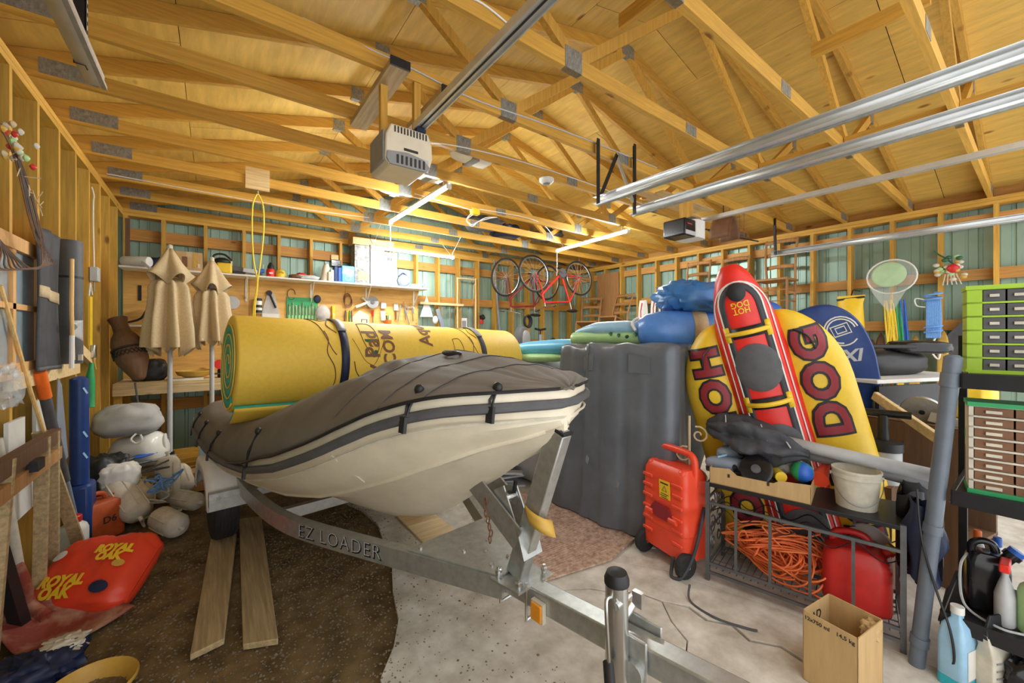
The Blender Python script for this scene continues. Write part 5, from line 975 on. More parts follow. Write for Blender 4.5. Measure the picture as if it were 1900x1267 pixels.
for k, (x, z) in enumerate(((2.50, 1.86), (2.63, 1.84))):
    t = hung('f_clamp', ['steel frame clamp, left of the hanging pair', 'steel frame clamp, right of the hanging pair'][k], x, z); a = .25 if k else -.2
    M().tube([V(px * math.cos(a) - pz * math.sin(a), -.03, px * math.sin(a) + pz * math.cos(a)) for px, pz in ((-.07, -.14), (-.08, .14), (.06, .12), (.05, .02))], .010, 6).obj('frame', 'grey', t); M().tube([V(.03, -.03, -.1), V(.01, -.03, .12)], .008, 6).obj('screw', 'steel', t); M().tube([(-.03, -.02, .12), (.0, -.02, .20), (.02, -.02, .12)], .006, 6).obj('hook', 'gold', t)
t = hung('white_pennant', 'white triangular pennant hanging right of the shelf', 2.92, 1.98, 'pennant', YB - .01); M().prism([(0, .20), (.12, -.16), (-.12, -.16)], .006, frame((0, 0, 0), (1, 0, 0), (0, 0, 1))).obj('cloth', 'white', t)
t = hung('hand_saw', 'dark bladed tool leaning right of the pennant', 3.16, 1.80, y=YB - .02); M().box((0, -.02, 0), (.07, .02, .34), rot=ry(-.35)).obj('blade', 'blue_grey', t); M().ball((-.1, -.04, -.03), (.05, .04, .07)).obj('white_flask', 'white', t)
t = hung('photo_card', 'small white card with dark picture pinned to a stud', 3.66, 1.72, 'card', YB - .004); M().bx(-.06, .06, -.004, 0, -.10, .10).obj('card', 'white', t); M().bx(-.04, .04, -.006, -.004, -.06, .05).obj('picture', 'grey', t)
for k in range(7): one(M().tube([(0, 0, 0), (.03 * math.sin(k * 2), .03, 2.0 + .1 * math.sin(k * 3))], .007, 6).obj('fishing_rod', ('chair_wood', 'grey', 'dark_grey')[k % 3]), (3.2 + .13 * k, YB - .06, .0), 'thin fishing rod leaning on the back wall studs, %s from the pennant' % ORD[k], 'fishing rod', 'rods on the back wall')
t = hung('red_reel', 'red and black reel hanging on the back wall below the bikes', 4.02, 1.80, 'reel', YB - .02); M().lathe([(.02, -.03), (.05, -.03), (.05, .03), (.02, .03)], 16, (0, -.04, .04), rot=ry(1.2)).obj('spool', 'black', t); M().box((-.02, -.04, -.04), (.06, .04, .08)).obj('body', 'red', t, bevel=.01); M().tube([(0, -.04, -.06), (.08, -.04, -.26)], .009, 6).obj('handle', 'grey', t)
one(M().tube([(0, 0, 0), (-.12, .05, 1.55)], .018, 8).obj('dark_pole', 'blue_grey'), (4.42, YB - .08, 1.40), 'dark slanted pole against the back wall left of the bikes', 'pole')
one(M().tube(catmull([(-.21, 0, .0), (-.21, 0, .9), (-.19, 0, .98), (.14, 0, .98), (.17, 0, .92), (.17, 0, .0)], 4), .016, 8).obj('bent_pipe', 'pale_wood_z'), (3.72, YB - .03, 1.55), 'bent pale tube frame standing against the studs', 'frame')
one(M().bx(-.42, .42, -.03, .03, -.02, .02).obj('wood_rail', 'pale_wood'), (3.2, YB - .035, 2.05), 'short pale rail nailed across the studs under the LED tube', 'rail')
# ================================================================ PATIO UMBRELLAS
def umbrella(loc, top, bot, label, rot, s_=1.):
    t = thing('patio_umbrella', label, 'umbrella', loc, rot, 'folded patio umbrellas'); H = top - loc[2]
    def ringf(z, r, amp, tw, n=96, k=8): 
        return [V((r * (1 + amp * math.cos(k * a_ + tw) + .10 * math.sin(3 * a_ + z * 5) + .07 * fbm((math.cos(a_) * 2, math.sin(a_) * 2, z * 2), 2.))) * math.cos(a_), (r * (1 + amp * math.cos(k * a_ + tw) + .1 * math.cos(2 * a_ + 1))) * math.sin(a_), z) for a_ in (2 * math.pi * i / n for i in range(n))]
    b = bot - loc[2]; zz = [b + (H - .30 - b) * q for q in (0, .04, .15, .3, .45, .6, .75, .86, .94, 1)]
    rr_ = [.20, .205, .205, .195, .18, .165, .155, .15, .12, .06]; am = [.34, .34, .33, .32, .30, .28, .26, .26, .3, .2]
    rings = [ringf(z, r * s_, a, .6 * i / 9) for i, (z, r, a) in enumerate(zip(zz, rr_, am))]
    n = len(rings[0]); rings[0] = [q + V(0, 0, .05 * math.cos(8 * 2 * math.pi * i / n) + .03 * math.sin(2 * 2 * math.pi * i / n)) for i, q in enumerate(rings[0])]
    M().loft(rings, cap=False).obj('canopy', 'tan_cloth', t, smooth=1.3, solid=.003)
    zc = [(0, .025, 0), (-.06, .06, .12), (-.14, .10, .2), (-.24, .155, .28), (-.31, .175, .32)]
    cr_ = [ringf(H + z, r * s_, a, .5, k=5) for z, r, a in zc]; cr_[-1] = [q + V(0, 0, .05 * math.cos(5 * 2 * math.pi * i / n + .5)) for i, q in enumerate(cr_[-1])]
    M().loft(cr_, cap=False).obj('vent_cap', 'tan_cloth', t, smooth=1.3, solid=.003)
    M().lathe([(.022, 0), (.022, .04), (.012, .05)], 12, (0, 0, H - .01)).obj('finial', 'off_white', t)
    M().lathe([(.021, 0), (.021, H)], 12).obj('pole', 'light_grey', t)
    M().lathe([(.03, .0), (.03, .32)], 12).obj('pole_sleeve', 'dark_grey', t)
    return t
umbrella((-.355, 5.25, 0), 2.37, 1.36, 'taller tan folded patio umbrella, left of the two', .3, .88)
umbrella((-.02, 5.35, 0), 2.30, 1.42, 'shorter tan folded patio umbrella, right of the two', 1.1, .80)
ub = thing('umbrella_base', 'black cast umbrella base on the floor under the tall umbrella', 'umbrella base', (-.355, 5.25, .0)); M().lathe([(.035, .0), (.22, .0), (.23, .02), (.2, .05), (.12, .07), (.035, .09)], 28).obj('plate', 'black_metal', ub, smooth=.8); M().lathe([(.036, .05), (.036, .34)], 14).obj('stem', 'black_metal', ub)
# ---- drum on a stand, bench clutter
dr = thing('vase_drum', 'dark carved vase-shaped drum with netted band on a thin stand', 'drum', (-.73, 5.32, 0))
q = (V(-.45, 5.22, 1.05) - V(-.64, 5.42, 1.66)).normalized(); rq = V(0, 0, -1).rotation_difference(q).to_matrix(); tp0 = V(-.02, .06, 1.66)
M().lathe([(.075, 0), (.07, -.02), (.06, -.06), (.065, -.14), (.10, -.20), (.12, -.27), (.11, -.33), (.125, -.38), (.12, -.44), (.09, -.52), (.05, -.62), (.03, -.64)], 24, tp0, rot=rq).obj('body', 'dark_wood', dr, smooth=.9)
for k in range(2): M().tube([tp0 + rq @ V(.127 * math.cos(a * .26), .127 * math.sin(a * .26), -.35 - .05 * ((a + k) % 2)) for a in range(24)], .005, 5, closed=True).obj('net_band', 'black', dr)
M().lathe([(.130, -.33), (.130, -.315)], 24, tp0, rot=rq).obj('ring', 'ink', dr)
for k, (x, y) in enumerate(((-.02, -.3), (.30, -.1), (.22, .12))): M().tube([(.12, -.08, 1.05), (.15, -.10, .78), (x + .1, y, .01)], .008, 6).obj('stand_leg', 'dark_grey', dr)
lump('bench_clutter_bag', 'black equipment bag on the bench behind the drum', 'bag', (-.58, 5.98, 1.11), (.16, .12, .13), 'black', 7, wr=.15)
one(M().lathe([(.10, 0), (.16, .03), (.18, .07), (.175, .075), (.15, .035), (.09, .01)], 24, cap=False).obj('wicker_basket', 'gold', smooth=.9), (-.18, 5.95, 1.02), 'tan woven basket on the bench between the umbrellas', 'basket')
vs2 = thing('bench_vise', 'red and black bench vise right of the basket', 'vise', (.08, 5.95, 1.0)); M().bx(-.05, .05, -.04, .04, 0, .1).obj('body', 'black_metal', vs2, bevel=.01); M().lathe([(0, -.02), (.055, -.02), (.055, .02), (0, .02)], 18, (-.03, -.05, .16), rot=rx(1.57)).obj('knob', 'bright_red', vs2); M().tube([(-.1, -.06, .05), (.1, -.06, .05)], .010, 8).obj('bar', 'grey_metal', vs2)
lump('cord_heap', 'heap of black cords on the bench by the vise', 'cord', (.2, 5.9, 1.05), (.14, .1, .06), 'charcoal', 9, wr=.4)
one(M().bx(-.30, .0, -.06, .06, 0, .02).obj('white_tray', 'white'), (-.1, 5.83, 1.0), 'flat white tray at the front of the bench', 'tray')
cor = thing('corner_shelf', 'small white corner shelf with odds and ends left of the umbrellas', 'shelf', (-.66, 6.2, 1.60)); M().bx(-.18, .22, -.15, .165, 0, .02).obj('board', 'white', cor); M().bx(-.17, -.15, -.1, .16, -.2, 0).obj('bracket', 'white', cor)
one(M().tube(catmull([(-.1, 0, 0), (0, 0, .02), (.08, 0, .06), (.12, 0, .14)], 5), .012, 8).obj('pruning_hook', 'black'), (-.74, 6.1, 1.635), 'black pruning hook on the corner shelf', 'tool'); one(M().box((0, 0, .12), (.12, .012, .26), rot=ry(-.5)).obj('grey_lath', 'grey'), (-.52, 6.2, 1.625), 'grey lath leaning on the corner shelf', 'lath')
one(M().bx(-.015, .015, -.006, 0, -.09, .09).obj('file_tool', 'black'), (-.70, WY - .002, 2.0), 'short black file hung on the plywood by the corner', 'tool')
one(M().bx(-.02, .02, -.01, .01, 0, .55).obj('picture_board', 'dark_wood'), (-.79, 6.25, SZ + .01), 'dark narrow frame standing at the left end of the shelf', 'frame')
one(M().lathe([(0, -.01), (.085, -.01), (.09, 0), (.085, .01), (0, .01)], 24, rot=rx(1.5)).obj('hub_cap', 'light_grey', smooth=.6), (.18, WY - .015, 1.93), 'round pale hub cap hanging right of the umbrellas', 'hub cap')
# ================================================================ BICYCLES hung upside down
def bike(label, c, rz, frame_m, tilt=0.):
    t = thing('bicycle', label, 'bicycle', c, 0, 'hanging bicycles'); t.rotation_euler = (tilt, 0, rz); F = lambda x, z: V(x, 0, -z)
    for x in (-.52, .52):
        w = M().tube([V(x + .315 * math.cos(a * .1745), 0, .315 * math.sin(a * .1745)) for a in range(36)], .017, 8, closed=True).obj('tire', 'rubber', t, smooth=1)
        M().tube([V(x + .295 * math.cos(a * .1745), 0, .295 * math.sin(a * .1745)) for a in range(36)], .009, 6, closed=True).obj('rim', 'steel', w)
        M().lathe([(.018, -.045), (.018, .045)], 10, (x, 0, 0), rot=rx(1.57)).obj('hub', 'steel', w)
        for k in range(20): a = k * .314; M().tube([V(x, .02 * (-1) ** k, 0), V(x + .292 * math.cos(a), 0, .292 * math.sin(a))], .0016, 4).obj('spoke', 'light_grey', w)
    fr = M(); BB, ST_, HT, HB = F(-.09, -.05), F(-.24, .46), F(.34, .50), F(.38, .36)
    for a, b, r_ in ((BB, ST_, .016), (ST_, HT, .016), (BB, HB, .019), (HT, HB, .02)): fr.tube([a, b], r_, 8)
    for sg in (-1, 1): o_ = V(0, sg * .05, 0); fr.tube([BB, F(-.3, -.02) + o_, F(-.52, 0) + o_], .009, 6).tube([ST_, F(-.3, .36) + o_ * .6, F(-.52, 0) + o_], .008, 6)
    fr.obj('frame', frame_m, t)
    fk = M()
    for sg in (-1, 1): fk.tube([HB, HB + V(.02, sg * .04, .05), F(.52, 0) + V(0, sg * .05, 0)], .010, 6)
    fk.obj('fork', frame_m, t)
    s_ = M().tube([ST_, F(-.27, .60)], .012, 8).obj('seat_post', 'steel', t); M().ball(F(-.29, .625), (.13, .06, .03), 14, 8).obj('saddle', 'black', t)
    hb = M().tube([HT, F(.33, .58)], .012, 8).tube([V(.33, -.30, -.60), V(.35, -.1, -.58), V(.35, .1, -.58), V(.33, .30, -.60)], .011, 8).obj('handlebar', 'steel', t)
    for sg in (-1, 1): M().tube([V(.33, sg * .29, -.60), V(.31, sg * .2, -.595)], .016, 8).obj('grip', 'black', hb)
    ck = M().lathe([(.085, -.006), (.085, .006)], 20, BB + V(0, .05, 0), rot=rx(1.57)).obj('chainring', 'dark_grey', t)
    for sg in (-1, 1): M().tube([BB + V(0, sg * .07, 0), BB + V(sg * .15, sg * .08, .06)], .008, 6).obj('crank', 'steel', ck); M().box(BB + V(sg * .15, sg * .12, .06), (.08, .07, .02)).obj('pedal', 'black', ck)
    return t
bike('red bicycle hung upside down, nearer one with the full wheel', (4.95, 5.28, 2.57), 3.14 - .05, 'red', .12)
bike('red bicycle hung upside down behind, wheel turned at the far left', (4.54, 5.62, 2.50), 3.14 + .10, 'maroon', -.15)
tag(M().tube([(4.43, 5.30, 2.89), (4.43, 5.30, 2.98)], .006, 6).tube([(5.47, 5.25, 2.89), (5.47, 5.25, 2.98)], .006, 6).tube([(4.0, 5.6, 2.8), (4.0, 5.86, 2.98)], .006, 6).tube([(5.05, 5.65, 2.8), (5.05, 5.86, 2.98)], .006, 6).obj('bike_hooks', 'grey_metal'), 'grey hooks holding the bicycles from the trusses', 'hook')
# far right back: tubes, tires, seat
ip = thing('tire_pump', 'black floor pump standing behind the sky blue float', 'pump', (4.65, 5.4, .9)); M().lathe([(.03, 0), (.03, .62)], 12).obj('barrel', 'blue_grey', ip); M().tube([(-.12, 0, .72), (0, 0, .70), (.12, 0, .72)], .02, 8).obj('handle', 'black', ip); M().tube([(0, 0, .6), (0, 0, .71)], .012, 8).obj('rod', 'black', ip)
carton('equipment_crate', 'wooden crate under the floor pump at the back', (4.75, 5.4, 0), (.7, .5, .9), 'cardboard')
for k, (c, r_) in enumerate((((4.42, 5.45, 1.75), .11), ((4.86, 5.3, 1.33), .12))):
    t = thing('inner_tube_coil', ['black coiled inner tube hung left of the floor pump', 'black coiled hose lying right of the floor pump'][k], 'inner tube', c, .3, 'black coils'); 
    for j in range(3): M().tube([V((r_ - .012 * j) * math.cos(a * .314), .02 * j, (r_ - .01 * j) * math.sin(a * .314)) for a in range(20)], .013, 8, closed=True).obj('loop', 'rubber', t)
st_ = thing('bucket_chair', 'grey and black bucket seat beyond the right end of the rolled mat', 'seat', (3.95, 5.05, 1.05), .6); M().ball((0, 0, .32), (.25, .09, .28), 18, 10, p=.7).obj('backrest', 'dark_grey', st_); M().ball((0, -.06, .32), (.19, .06, .22), 16, 8, p=.7).obj('pad', 'grey', st_); M().ball((0, -.18, .02), (.25, .22, .08), 16, 8, p=.6).obj('cushion', 'dark_grey', st_)
carton('seat_crate', 'tall carton under the bucket seat', (3.95, 5.0, 0), (.5, .5, .97), 'cardboard')
# ================================================================ LEFT WALL
w1 = sempty('window_1', 'small wood-framed divided window in the left wall', (XL, 3.15, 1.65))
M().bx(-.005, .035, -.42, -.36, -.37, .35).bx(-.005, .035, .34, .40, -.37, .35).bx(-.005, .035, -.42, .40, .29, .36).bx(-.005, .035, -.42, .40, -.37, -.29).obj('frame', 'frame_wood', w1)
M().bx(0, .03, -.02, .02, -.3, .3).bx(0, .03, -.4, .36, -.015, .015).obj('muntin', 'frame_wood', w1)
for y0, y1 in ((-.36, -.02), (.02, .34)):
    for z0, z1 in ((-.29, -.015), (.015, .29)): M().bx(.008, .013, y0, y1, z0, z1).obj('pane', 'glass', w1)
M().bx(-.04, -.03, -.36, .34, -.3, .3).obj('backing', 'light_blue', w1)  # pale blue sheet, colour in place of daylight behind the panes
hm_ = thing('hanging_black_mat', 'black vinyl sheet with beige band hanging on the left wall', 'mat', (-.79, 3.5, 2.10))
def hmf(a, b): return V(.012 * math.sin(a * 9 + b) + .006 * math.sin(b * 5 + a * 3) + .03 * math.sin(a * 3.1), -.17 + .34 * a, -.80 * b)
M().grid(hmf, 24, 24).obj('sheet', 'charcoal', hm_, smooth=1.2, solid=.006); M().grid(lambda a, b: hmf(a, .44 + .08 * b - .04 * (1 - a)) + V(.006, 0, 0), 24, 2).obj('beige_band', 'tan_cloth', hm_, solid=.004)
M().grid(lambda a, b: hmf(a, .97 + .03 * b) + V(.004, 0, 0), 24, 1).obj('hem', 'dark_grey', hm_, solid=.008)
rl = thing('rolled_rubber_mat', 'dark grey rubber mat rolled and stood beside the black sheet', 'mat', (-.765, 3.86, 1.315)); M().lathe([(.02, 0), (.06, 0), (.062, .01), (.062, .80), (.06, .81), (.02, .81)], 22).obj('roll', 'dark_grey', rl, smooth=.8); M().lathe([(.0635, .56), (.0635, .575)], 22).obj('tie', 'black', rl); M().bx(.045, .064, -.045, -.015, .02, .06).obj('tag', 'off_white', rl)
ps = thing('plastic_wrapper', 'clear plastic wrapper and pale stick hanging over the black sheet', 'plastic bag', (-.70, 3.60, 1.55)); M().grid(lambda a, b: V(.02 * math.sin(a * 8), .16 * (a - .2), .03 + .14 * b * a - .12 * a), 8, 8).obj('film', 'plastic_bag', ps, solid=.002); M().tube([(0, -.02, .42), (0, -.03, .1), (.0, .0, -.2)], .010, 8).obj('stick', 'bamboo', ps); M().tube([(0, -.02, -.05), (0, -.03, -.25)], .012, 8).obj('white_end', 'white', ps)
one(M().bx(-.018, .018, -.62, .62, -.045, .045).obj('ledger_board', 'pale_wood'), (XL + .022, 3.72, 1.265), 'pale horizontal board nailed across the left studs', 'board')
one(M().beam((0, -.34, .1), (0, .33, -.1), .03, .075).obj('diagonal_brace', 'pale_wood'), (XL + .02, 4.51, 1.375), 'pale diagonal brace board on the left wall under the strap', 'board')
eb = thing('electrical_box', 'grey electrical box with cable on the left wall', 'electrical box', (XL + .005, 4.86, 2.02)); M().bx(0, .05, -.05, .05, -.06, .06).obj('box', 'light_grey', eb, bevel=.004); M().tube(catmull([(.02, 0, .06), (.015, .0, .4), (.02, -.03, .6), (.015, .02, .68), (.0, .03, .75)], 6), .005, 6).obj('cable', 'white', eb); M().tube([(.02, 0, -.06), (.02, 0, -.14)], .006, 6).obj('knockout', 'grey', eb)
rs_ = thing('ratchet_strap', 'yellow ratchet strap hanging by a wire hook on the left wall', 'strap', (XL + .03, 4.70, 1.84)); M().bx(-.006, .006, -.04, .04, -.42, -.02).obj('webbing', 'yellow', rs_); M().tube([(0, -.045, -.02), (0, 0, .09), (0, .06, .0)], .005, 6).obj('hook', 'white', rs_)
M().box((.015, .02, -.47), (.03, .07, .11)).obj('ratchet', 'steel', rs_, bevel=.008); M().tube([(.01, .03, -.5), (.02, .06, -.62)], .008, 6).obj('lever', 'gold', rs_)
one(M().tube([V(-.82, 2.99, 1.74) - V(-.80, 3.3, 1.2), V(0, 0, 0), V(-.72, 3.95, .02) - V(-.80, 3.3, 1.2)], .010, 8).obj('bamboo_pole', 'bamboo'), (-.80, 3.3, 1.2), 'long thin bamboo pole leaning against the left wall', 'pole')
op = thing('orange_handled_pole', 'grey pole with orange grip leaning against the left wall', 'pole', (-.77, 4.15, 0)); a, b = V(0, 0, 0), V(-.02, -.76, 1.30); M().tube([a, a.lerp(b, .45)], .021, 10).obj('lower_tube', 'blue_grey', op); M().tube([a.lerp(b, .43), a.lerp(b, .9)], .026, 10).obj('upper_tube', 'dark_grey', op); M().tube([a.lerp(b, .88), b], .030, 10).obj('grip', 'orange', op)
gp = thing('grey_wood_pole', 'weathered board leaning beside the orange handled pole', 'board', (-.70, 3.86, 0)); M().beam((0, 0, 0), (-.10, -.42, .95), .02, .06, up=(1, 0, 0)).obj('board', 'grey_wood', gp)
sv = thing('scoop_shovel', 'red steel scoop shovel with pale shaft on the floor at left', 'shovel', (-.62, 2.95, 0))
def scoop(a, b):
    u = (a - .5); d = b; w = .17 + .05 * d; return V(-.05 + u * 2 * w * .75 + .26 * d - .10, .20 - .30 * d + u * .22, .10 - .09 * min(1, d * 1.5) + .28 * u * u * (1.1 - d * .8) + .004)
M().grid(scoop, 16, 14).obj('blade', 'old_red', sv, smooth=1.2, solid=.006)
so = M().tube(catmull([scoop(.5, .35) + V(0, 0, .01), scoop(.5, .06) + V(-.01, 0, .02), V(-.16, .15, .26), V(-.18, .13, .36)], 5), [.03] * 15 + [.028], 10).obj('socket', 'old_red', sv); M().tube([V(-.165, .145, .29), V(-.225, .09, 1.0)], .021, 10).obj('shaft', 'off_white', sv)
sh_ = thing('sawhorse', 'dark wooden sawhorse frame against the left wall', 'sawhorse', (-.74, 3.12, 0)); M().bx(-.02, .02, -.5, .34, .88, .96).obj('top_rail', 'dark_wood', sh_); M().bx(-.02, .02, -.5, .36, .78, .85).obj('lower_rail', 'chair_wood', sh_)
for y, t in ((-.35, -.1), (.12, .06), (.28, .14)): M().beam((0, y, .95), (-.03, y + t, 0), .03, .05, up=(1, 0, 0)).obj('leg', 'grey_wood', sh_)
M().box((.03, -.12, .86), (.04, .1, .05)).obj('clamp', 'black_metal', sh_)
for k, (y, z, w, h) in enumerate(((3.22, .95, .22, .22), (3.60, .98, .2, .28), (3.3, .62, .3, .18))): one(M().bx(-.008, .008, -w / 2, w / 2, -h / 2, h / 2).obj('white_board', 'white'), (XL + .012, y, z), ['white board offcut behind the sawhorse, left one', 'white board offcut by the grey sheet, right one', 'low white board offcut below the sawhorse rails'][k], 'board', 'white offcuts on the left wall')
one(M().prism([(-.02, .45), (.06, .40), (.2, -.1), (.12, -.12), (-.05, .0)], .004, frame((0, 0, 0), (0, 1, 0), (0, 0, 1))).obj('grey_sheet', 'blue_grey'), (-.80, 3.78, .78), 'bent grey sheet metal leaning on the left wall', 'sheet metal')
br_ = thing('blue_tarp_roll', 'blue plastic roll with white print standing by the left wall', 'tarp roll', (-.77, 4.12, .45)); M().lathe([(.01, 0), (.05, 0), (.052, .02), (.05, .74), (.02, .76)], 18).obj('roll', 'deep_blue', br_, smooth=.8)
for z in (.2, .35, .66): M().box((.036, -.036, z), (.002, .012, .05), rot=rzm(-.78) @ rx(.5)).obj('print', 'light_blue', br_)
bl2 = thing('blue_tarp_fold', 'folded blue tarp under the blue roll', 'tarp', (-.76, 4.15, 0)); M().bx(-.06, .06, -.09, .09, 0, .449).obj('fold', 'deep_blue', bl2, bevel=.03)
one(M().tube([(0, 0, 0), (0, .02, .1), (0, 0, .2), (.01, .01, .36)], [.03, .028, .032, .012], 10).obj('green_nozzle', 'green'), (XL + .04, 4.62, .92), 'bright green hose nozzle hanging on the left wall', 'nozzle')
# dried flower wreath branches, upper left
wr_ = thing('dried_wreath', 'dried twig swag with pale flowers hanging at the upper left', 'wreath', (-.72, 2.72, 2.35)); rw = random.Random(11)
for k in range(9):
    a = rw.uniform(-.05, .05); M().tube(catmull([(-.03, -.2 + a, .10), (0, .05 + a, -.02), (.0, .3 + a, -.2 - .02 * k), (.0, .42 + .02 * k, -.45), (.0, .3 - .06 * k, -.52 - .008 * k), (0, .1 - .03 * k, -.50), (0, -.1, -.45 + .03 * a)], 5), .0035, 5).obj('twig', ('brown', 'dark_grey')[k % 2], wr_)
for k in range(28): M().ball((rw.uniform(-.02, .05), rw.uniform(-.08, .12), rw.uniform(-.07, .06)), (.013, .02, .016), 7, 5, p=1.4).obj('flower', ('off_white', 'pale_green', 'off_white', 'off_white', 'gold', 'tan_cloth', 'red')[k % 7], wr_)
for k in range(14): y_ = rw.uniform(-.05, .35); q = V(.01, y_, -.05 - .45 * max(0, y_)); M().tube([q, q + V(rw.uniform(-.02, .05), rw.uniform(-.05, .1), rw.uniform(-.06, .06))], .0025, 4).obj('stem', 'tan_cloth', wr_)
one(M().tube(catmull([(0, 0, 0), (0, .06, .06), (0, .05, .16), (0, -.02, .2)], 5), .004, 6).obj('white_hook', 'white'), (XL + .05, 2.62, 2.86), 'white wire hook screwed near the top of the left wall', 'hook')
lump('crumpled_plastic', 'crumpled clear plastic at the far left edge above the sawhorse', 'plastic bag', (-.74, 2.66, 1.27), (.06, .08, .09), 'clear_sheet', 3, wr=.5, wf=6.)
# ================================================================ LEFT FLOOR CLUTTER
lump('grey_cover_bundle', 'grey fabric cover bundle with white cord by the back-left corner', 'cover', (-.62, 4.98, .73), (.24, .20, .15), 'grey_cover', 4, wr=.14, p=.9, wf=1.6)
tag(M().tube(catmull([(-.55, 4.78, .64), (-.58, 4.76, .60), (-.55, 4.76, .56), (-.51, 4.76, .58), (-.52, 4.77, .63)], 5), .008, 6).obj('drawstring_rope', 'white'), 'white drawstring loop on the grey cover bundle', 'rope')
pt = thing('propane_tank', 'white propane tank lying under the grey cover bundle', 'propane tank', (-.55, 5.0, .44)); M().lathe([(.03, -.20), (.10, -.19), (.15, -.14), (.155, -.08), (.155, .10), (.15, .15), (.10, .19), (.03, .2)], 24, rot=rzm(-.5) @ ry(1.4)).obj('tank', 'white_gloss', pt, smooth=1); M().tube([V(.18, -.02, .06) + V(.0, .07 * math.cos(a * .5), .07 * math.sin(a * .5)) for a in range(10)], .01, 6).obj('collar', 'white', pt)
carton('support_crate', 'low wooden crate under the propane tank', (-.58, 5.02, 0), (.42, .36, .29), 'cardboard')
for k, (a, b, m_, lb) in enumerate((((-.74, 4.62, .42), (-.40, 4.92, .44), 'blue', 'blue paddle lying on the clutter by the tank'), ((-.62, 4.66, .39), (-.30, 4.98, .36), 'grey', 'grey paddle with clear sleeve beside the blue one'))):
    a, b = Vector(a), Vector(b); t = thing('paddle', lb, 'paddle', a, 0, 'paddles'); d = b - a; M().tube([V(0, 0, 0), d * .55], .012, 8).obj('shaft', 'grey_metal', t); M().tube([d * .5, d * .6, d * .85, d], [.02, .05, .055, .02], 12, flat=.3).obj('blade', m_, t, smooth=1)
lump('black_sack', 'black crumpled bag in the left corner behind the gas can', 'bag', (-.70, 4.55, .26), (.16, .16, .26), 'black', 8, wr=.25); lump('white_sack', 'white cloth sack with brown trim lying among the fenders', 'bag', (-.60, 4.42, .38), (.12, .09, .10), 'white', 15, wr=.15)
lump('brown_sack', 'tan canvas sack under the white cloth sack', 'bag', (-.56, 4.5, .16), (.16, .14, .17), 'tan_cloth', 12, wr=.15)
# boat fenders
def fender(label, a, b, r=.08, m='off_white'):
    a, b = Vector(a), Vector(b); t = thing('boat_fender', label, 'boat fender', a, 0, 'boat fenders'); d = b - a; L_ = d.length; rt = V(0, 0, 1).rotation_difference(d.normalized()).to_matrix()
    def prof(): return [(.012, -.03), (.016, 0), (r * .75, .012), (r, .05), (r, L_ - .05), (r * .75, L_ - .012), (.016, L_), (.012, L_ + .03)]
    M().lathe(prof(), 20, rot=rt).obj('body', m, t, smooth=.9)
    for k in range(6):
        an = k * 1.047; M().tube([rt @ V(r * 1.0 * math.cos(an), r * math.sin(an), z) for z in (.06, L_ - .06)], .006, 5).obj('rib', m, t)
    M().lathe([(.008, L_ + .02), (.020, L_ + .025), (.020, L_ + .04), (.008, L_ + .045)], 10, rot=rt).obj('eye', m, t); return t
fender('dirty white fender standing on end against the umbrella base', (-.33, 4.72, .03), (-.34, 4.80, .40), .085)
fender('white fender lying on the dirt, nearest the camera', (-.20, 3.82, .085), (-.35, 4.10, .11), .085)
fender('white fender slanting from the sack to the dirt', (-.46, 4.18, .10), (-.68, 4.50, .40), .09)
fender('grimy white fender lying by the trailer wheel', (-.10, 4.32, .08), (-.28, 4.55, .09), .075)
fender('white fender propped upright behind the ropes', (-.20, 4.75, .07), (-.27, 4.95, .26), .07)
for k, (c, m_, lb) in enumerate((((-.42, 4.42, .18), 'rope', 'tangled pale rope over the fenders'), ((-.36, 4.50, .25), 'blue_rope', 'tangled blue rope over the fenders'), ((-.34, 4.25, .08), 'rope', 'pale rope snaking on the dirt between two fenders'), ((-.44, 4.55, .32), 'dark_grey', 'dark hose tangled with the ropes'))):
    pts_ = []; rp = random.Random(20 + k)
    for j in range(16): pts_.append((rp.uniform(-.14, .14), rp.uniform(-.12, .12), rp.uniform(-.10, .10) if k != 2 else rp.uniform(-.06, -.03)))
    one(M().tube(catmull(pts_, 6), .007, 6).obj('rope_tangle', m_, smooth=1), c, lb, 'rope', 'ropes by the fenders')
gc = jerry('gas_can', 'faded orange gas can on the dirt at the left', (-.70, 4.22, -.01), .7, .27, .20, .34, 'rust_orange'); 
text('D6', .07, 'marking', 'ink', gc, frame((.02, -.1015, .15), (1, 0, 0), (0, 0, 1)), depth=.0004, offset=.001, split=True)
bottle('white_jug', 'white plastic jug behind the charcoal bag', (-.76, 3.92, -.01), .075, .30, 'white', 'red', 'jug')
cb = thing('charcoal_bag', 'red charcoal bag with yellow lettering lying at the left', 'bag', (-.49, 3.34, 0), -.75)
def bagf(a, b):
    b = .5 - .5 * math.cos(math.pi * b); th = 2 * math.pi * a; t = b * 2 - 1; e = (1 - abs(t) ** 3.6) ** .5 if abs(t) < 1 else 0; k = 1 + .09 * fbm((math.cos(th) * 1.3, math.sin(th) * 1.3, b * 3), 2.2, 4)
    return V(t * .28, .21 * math.copysign(abs(math.cos(th)) ** .6, math.cos(th)) * (.7 + .3 * e) * k, .14 + .125 * math.copysign(abs(math.sin(th)) ** .6, math.sin(th)) * (.01 + .99 * e) * k)
bgm = M().grid(bagf, 48, 30); bgm.obj('sack', 'bag_red', cb, smooth=1.1); cb.rotation_euler = (.62, -.10, -.62)
def bagtop(x, y): 
    t = max(-.97, min(.97, x / .28)); e = (1 - abs(t) ** 3.6) ** .5; q = max(-.95, min(.95, y / (.21 * (.7 + .3 * e)))); c_ = abs(q) ** (1 / .6); s_ = math.sqrt(max(0, 1 - c_ * c_)); return V(x, y, .14 + .125 * s_ ** .6 * (.01 + .99 * e) + .016)
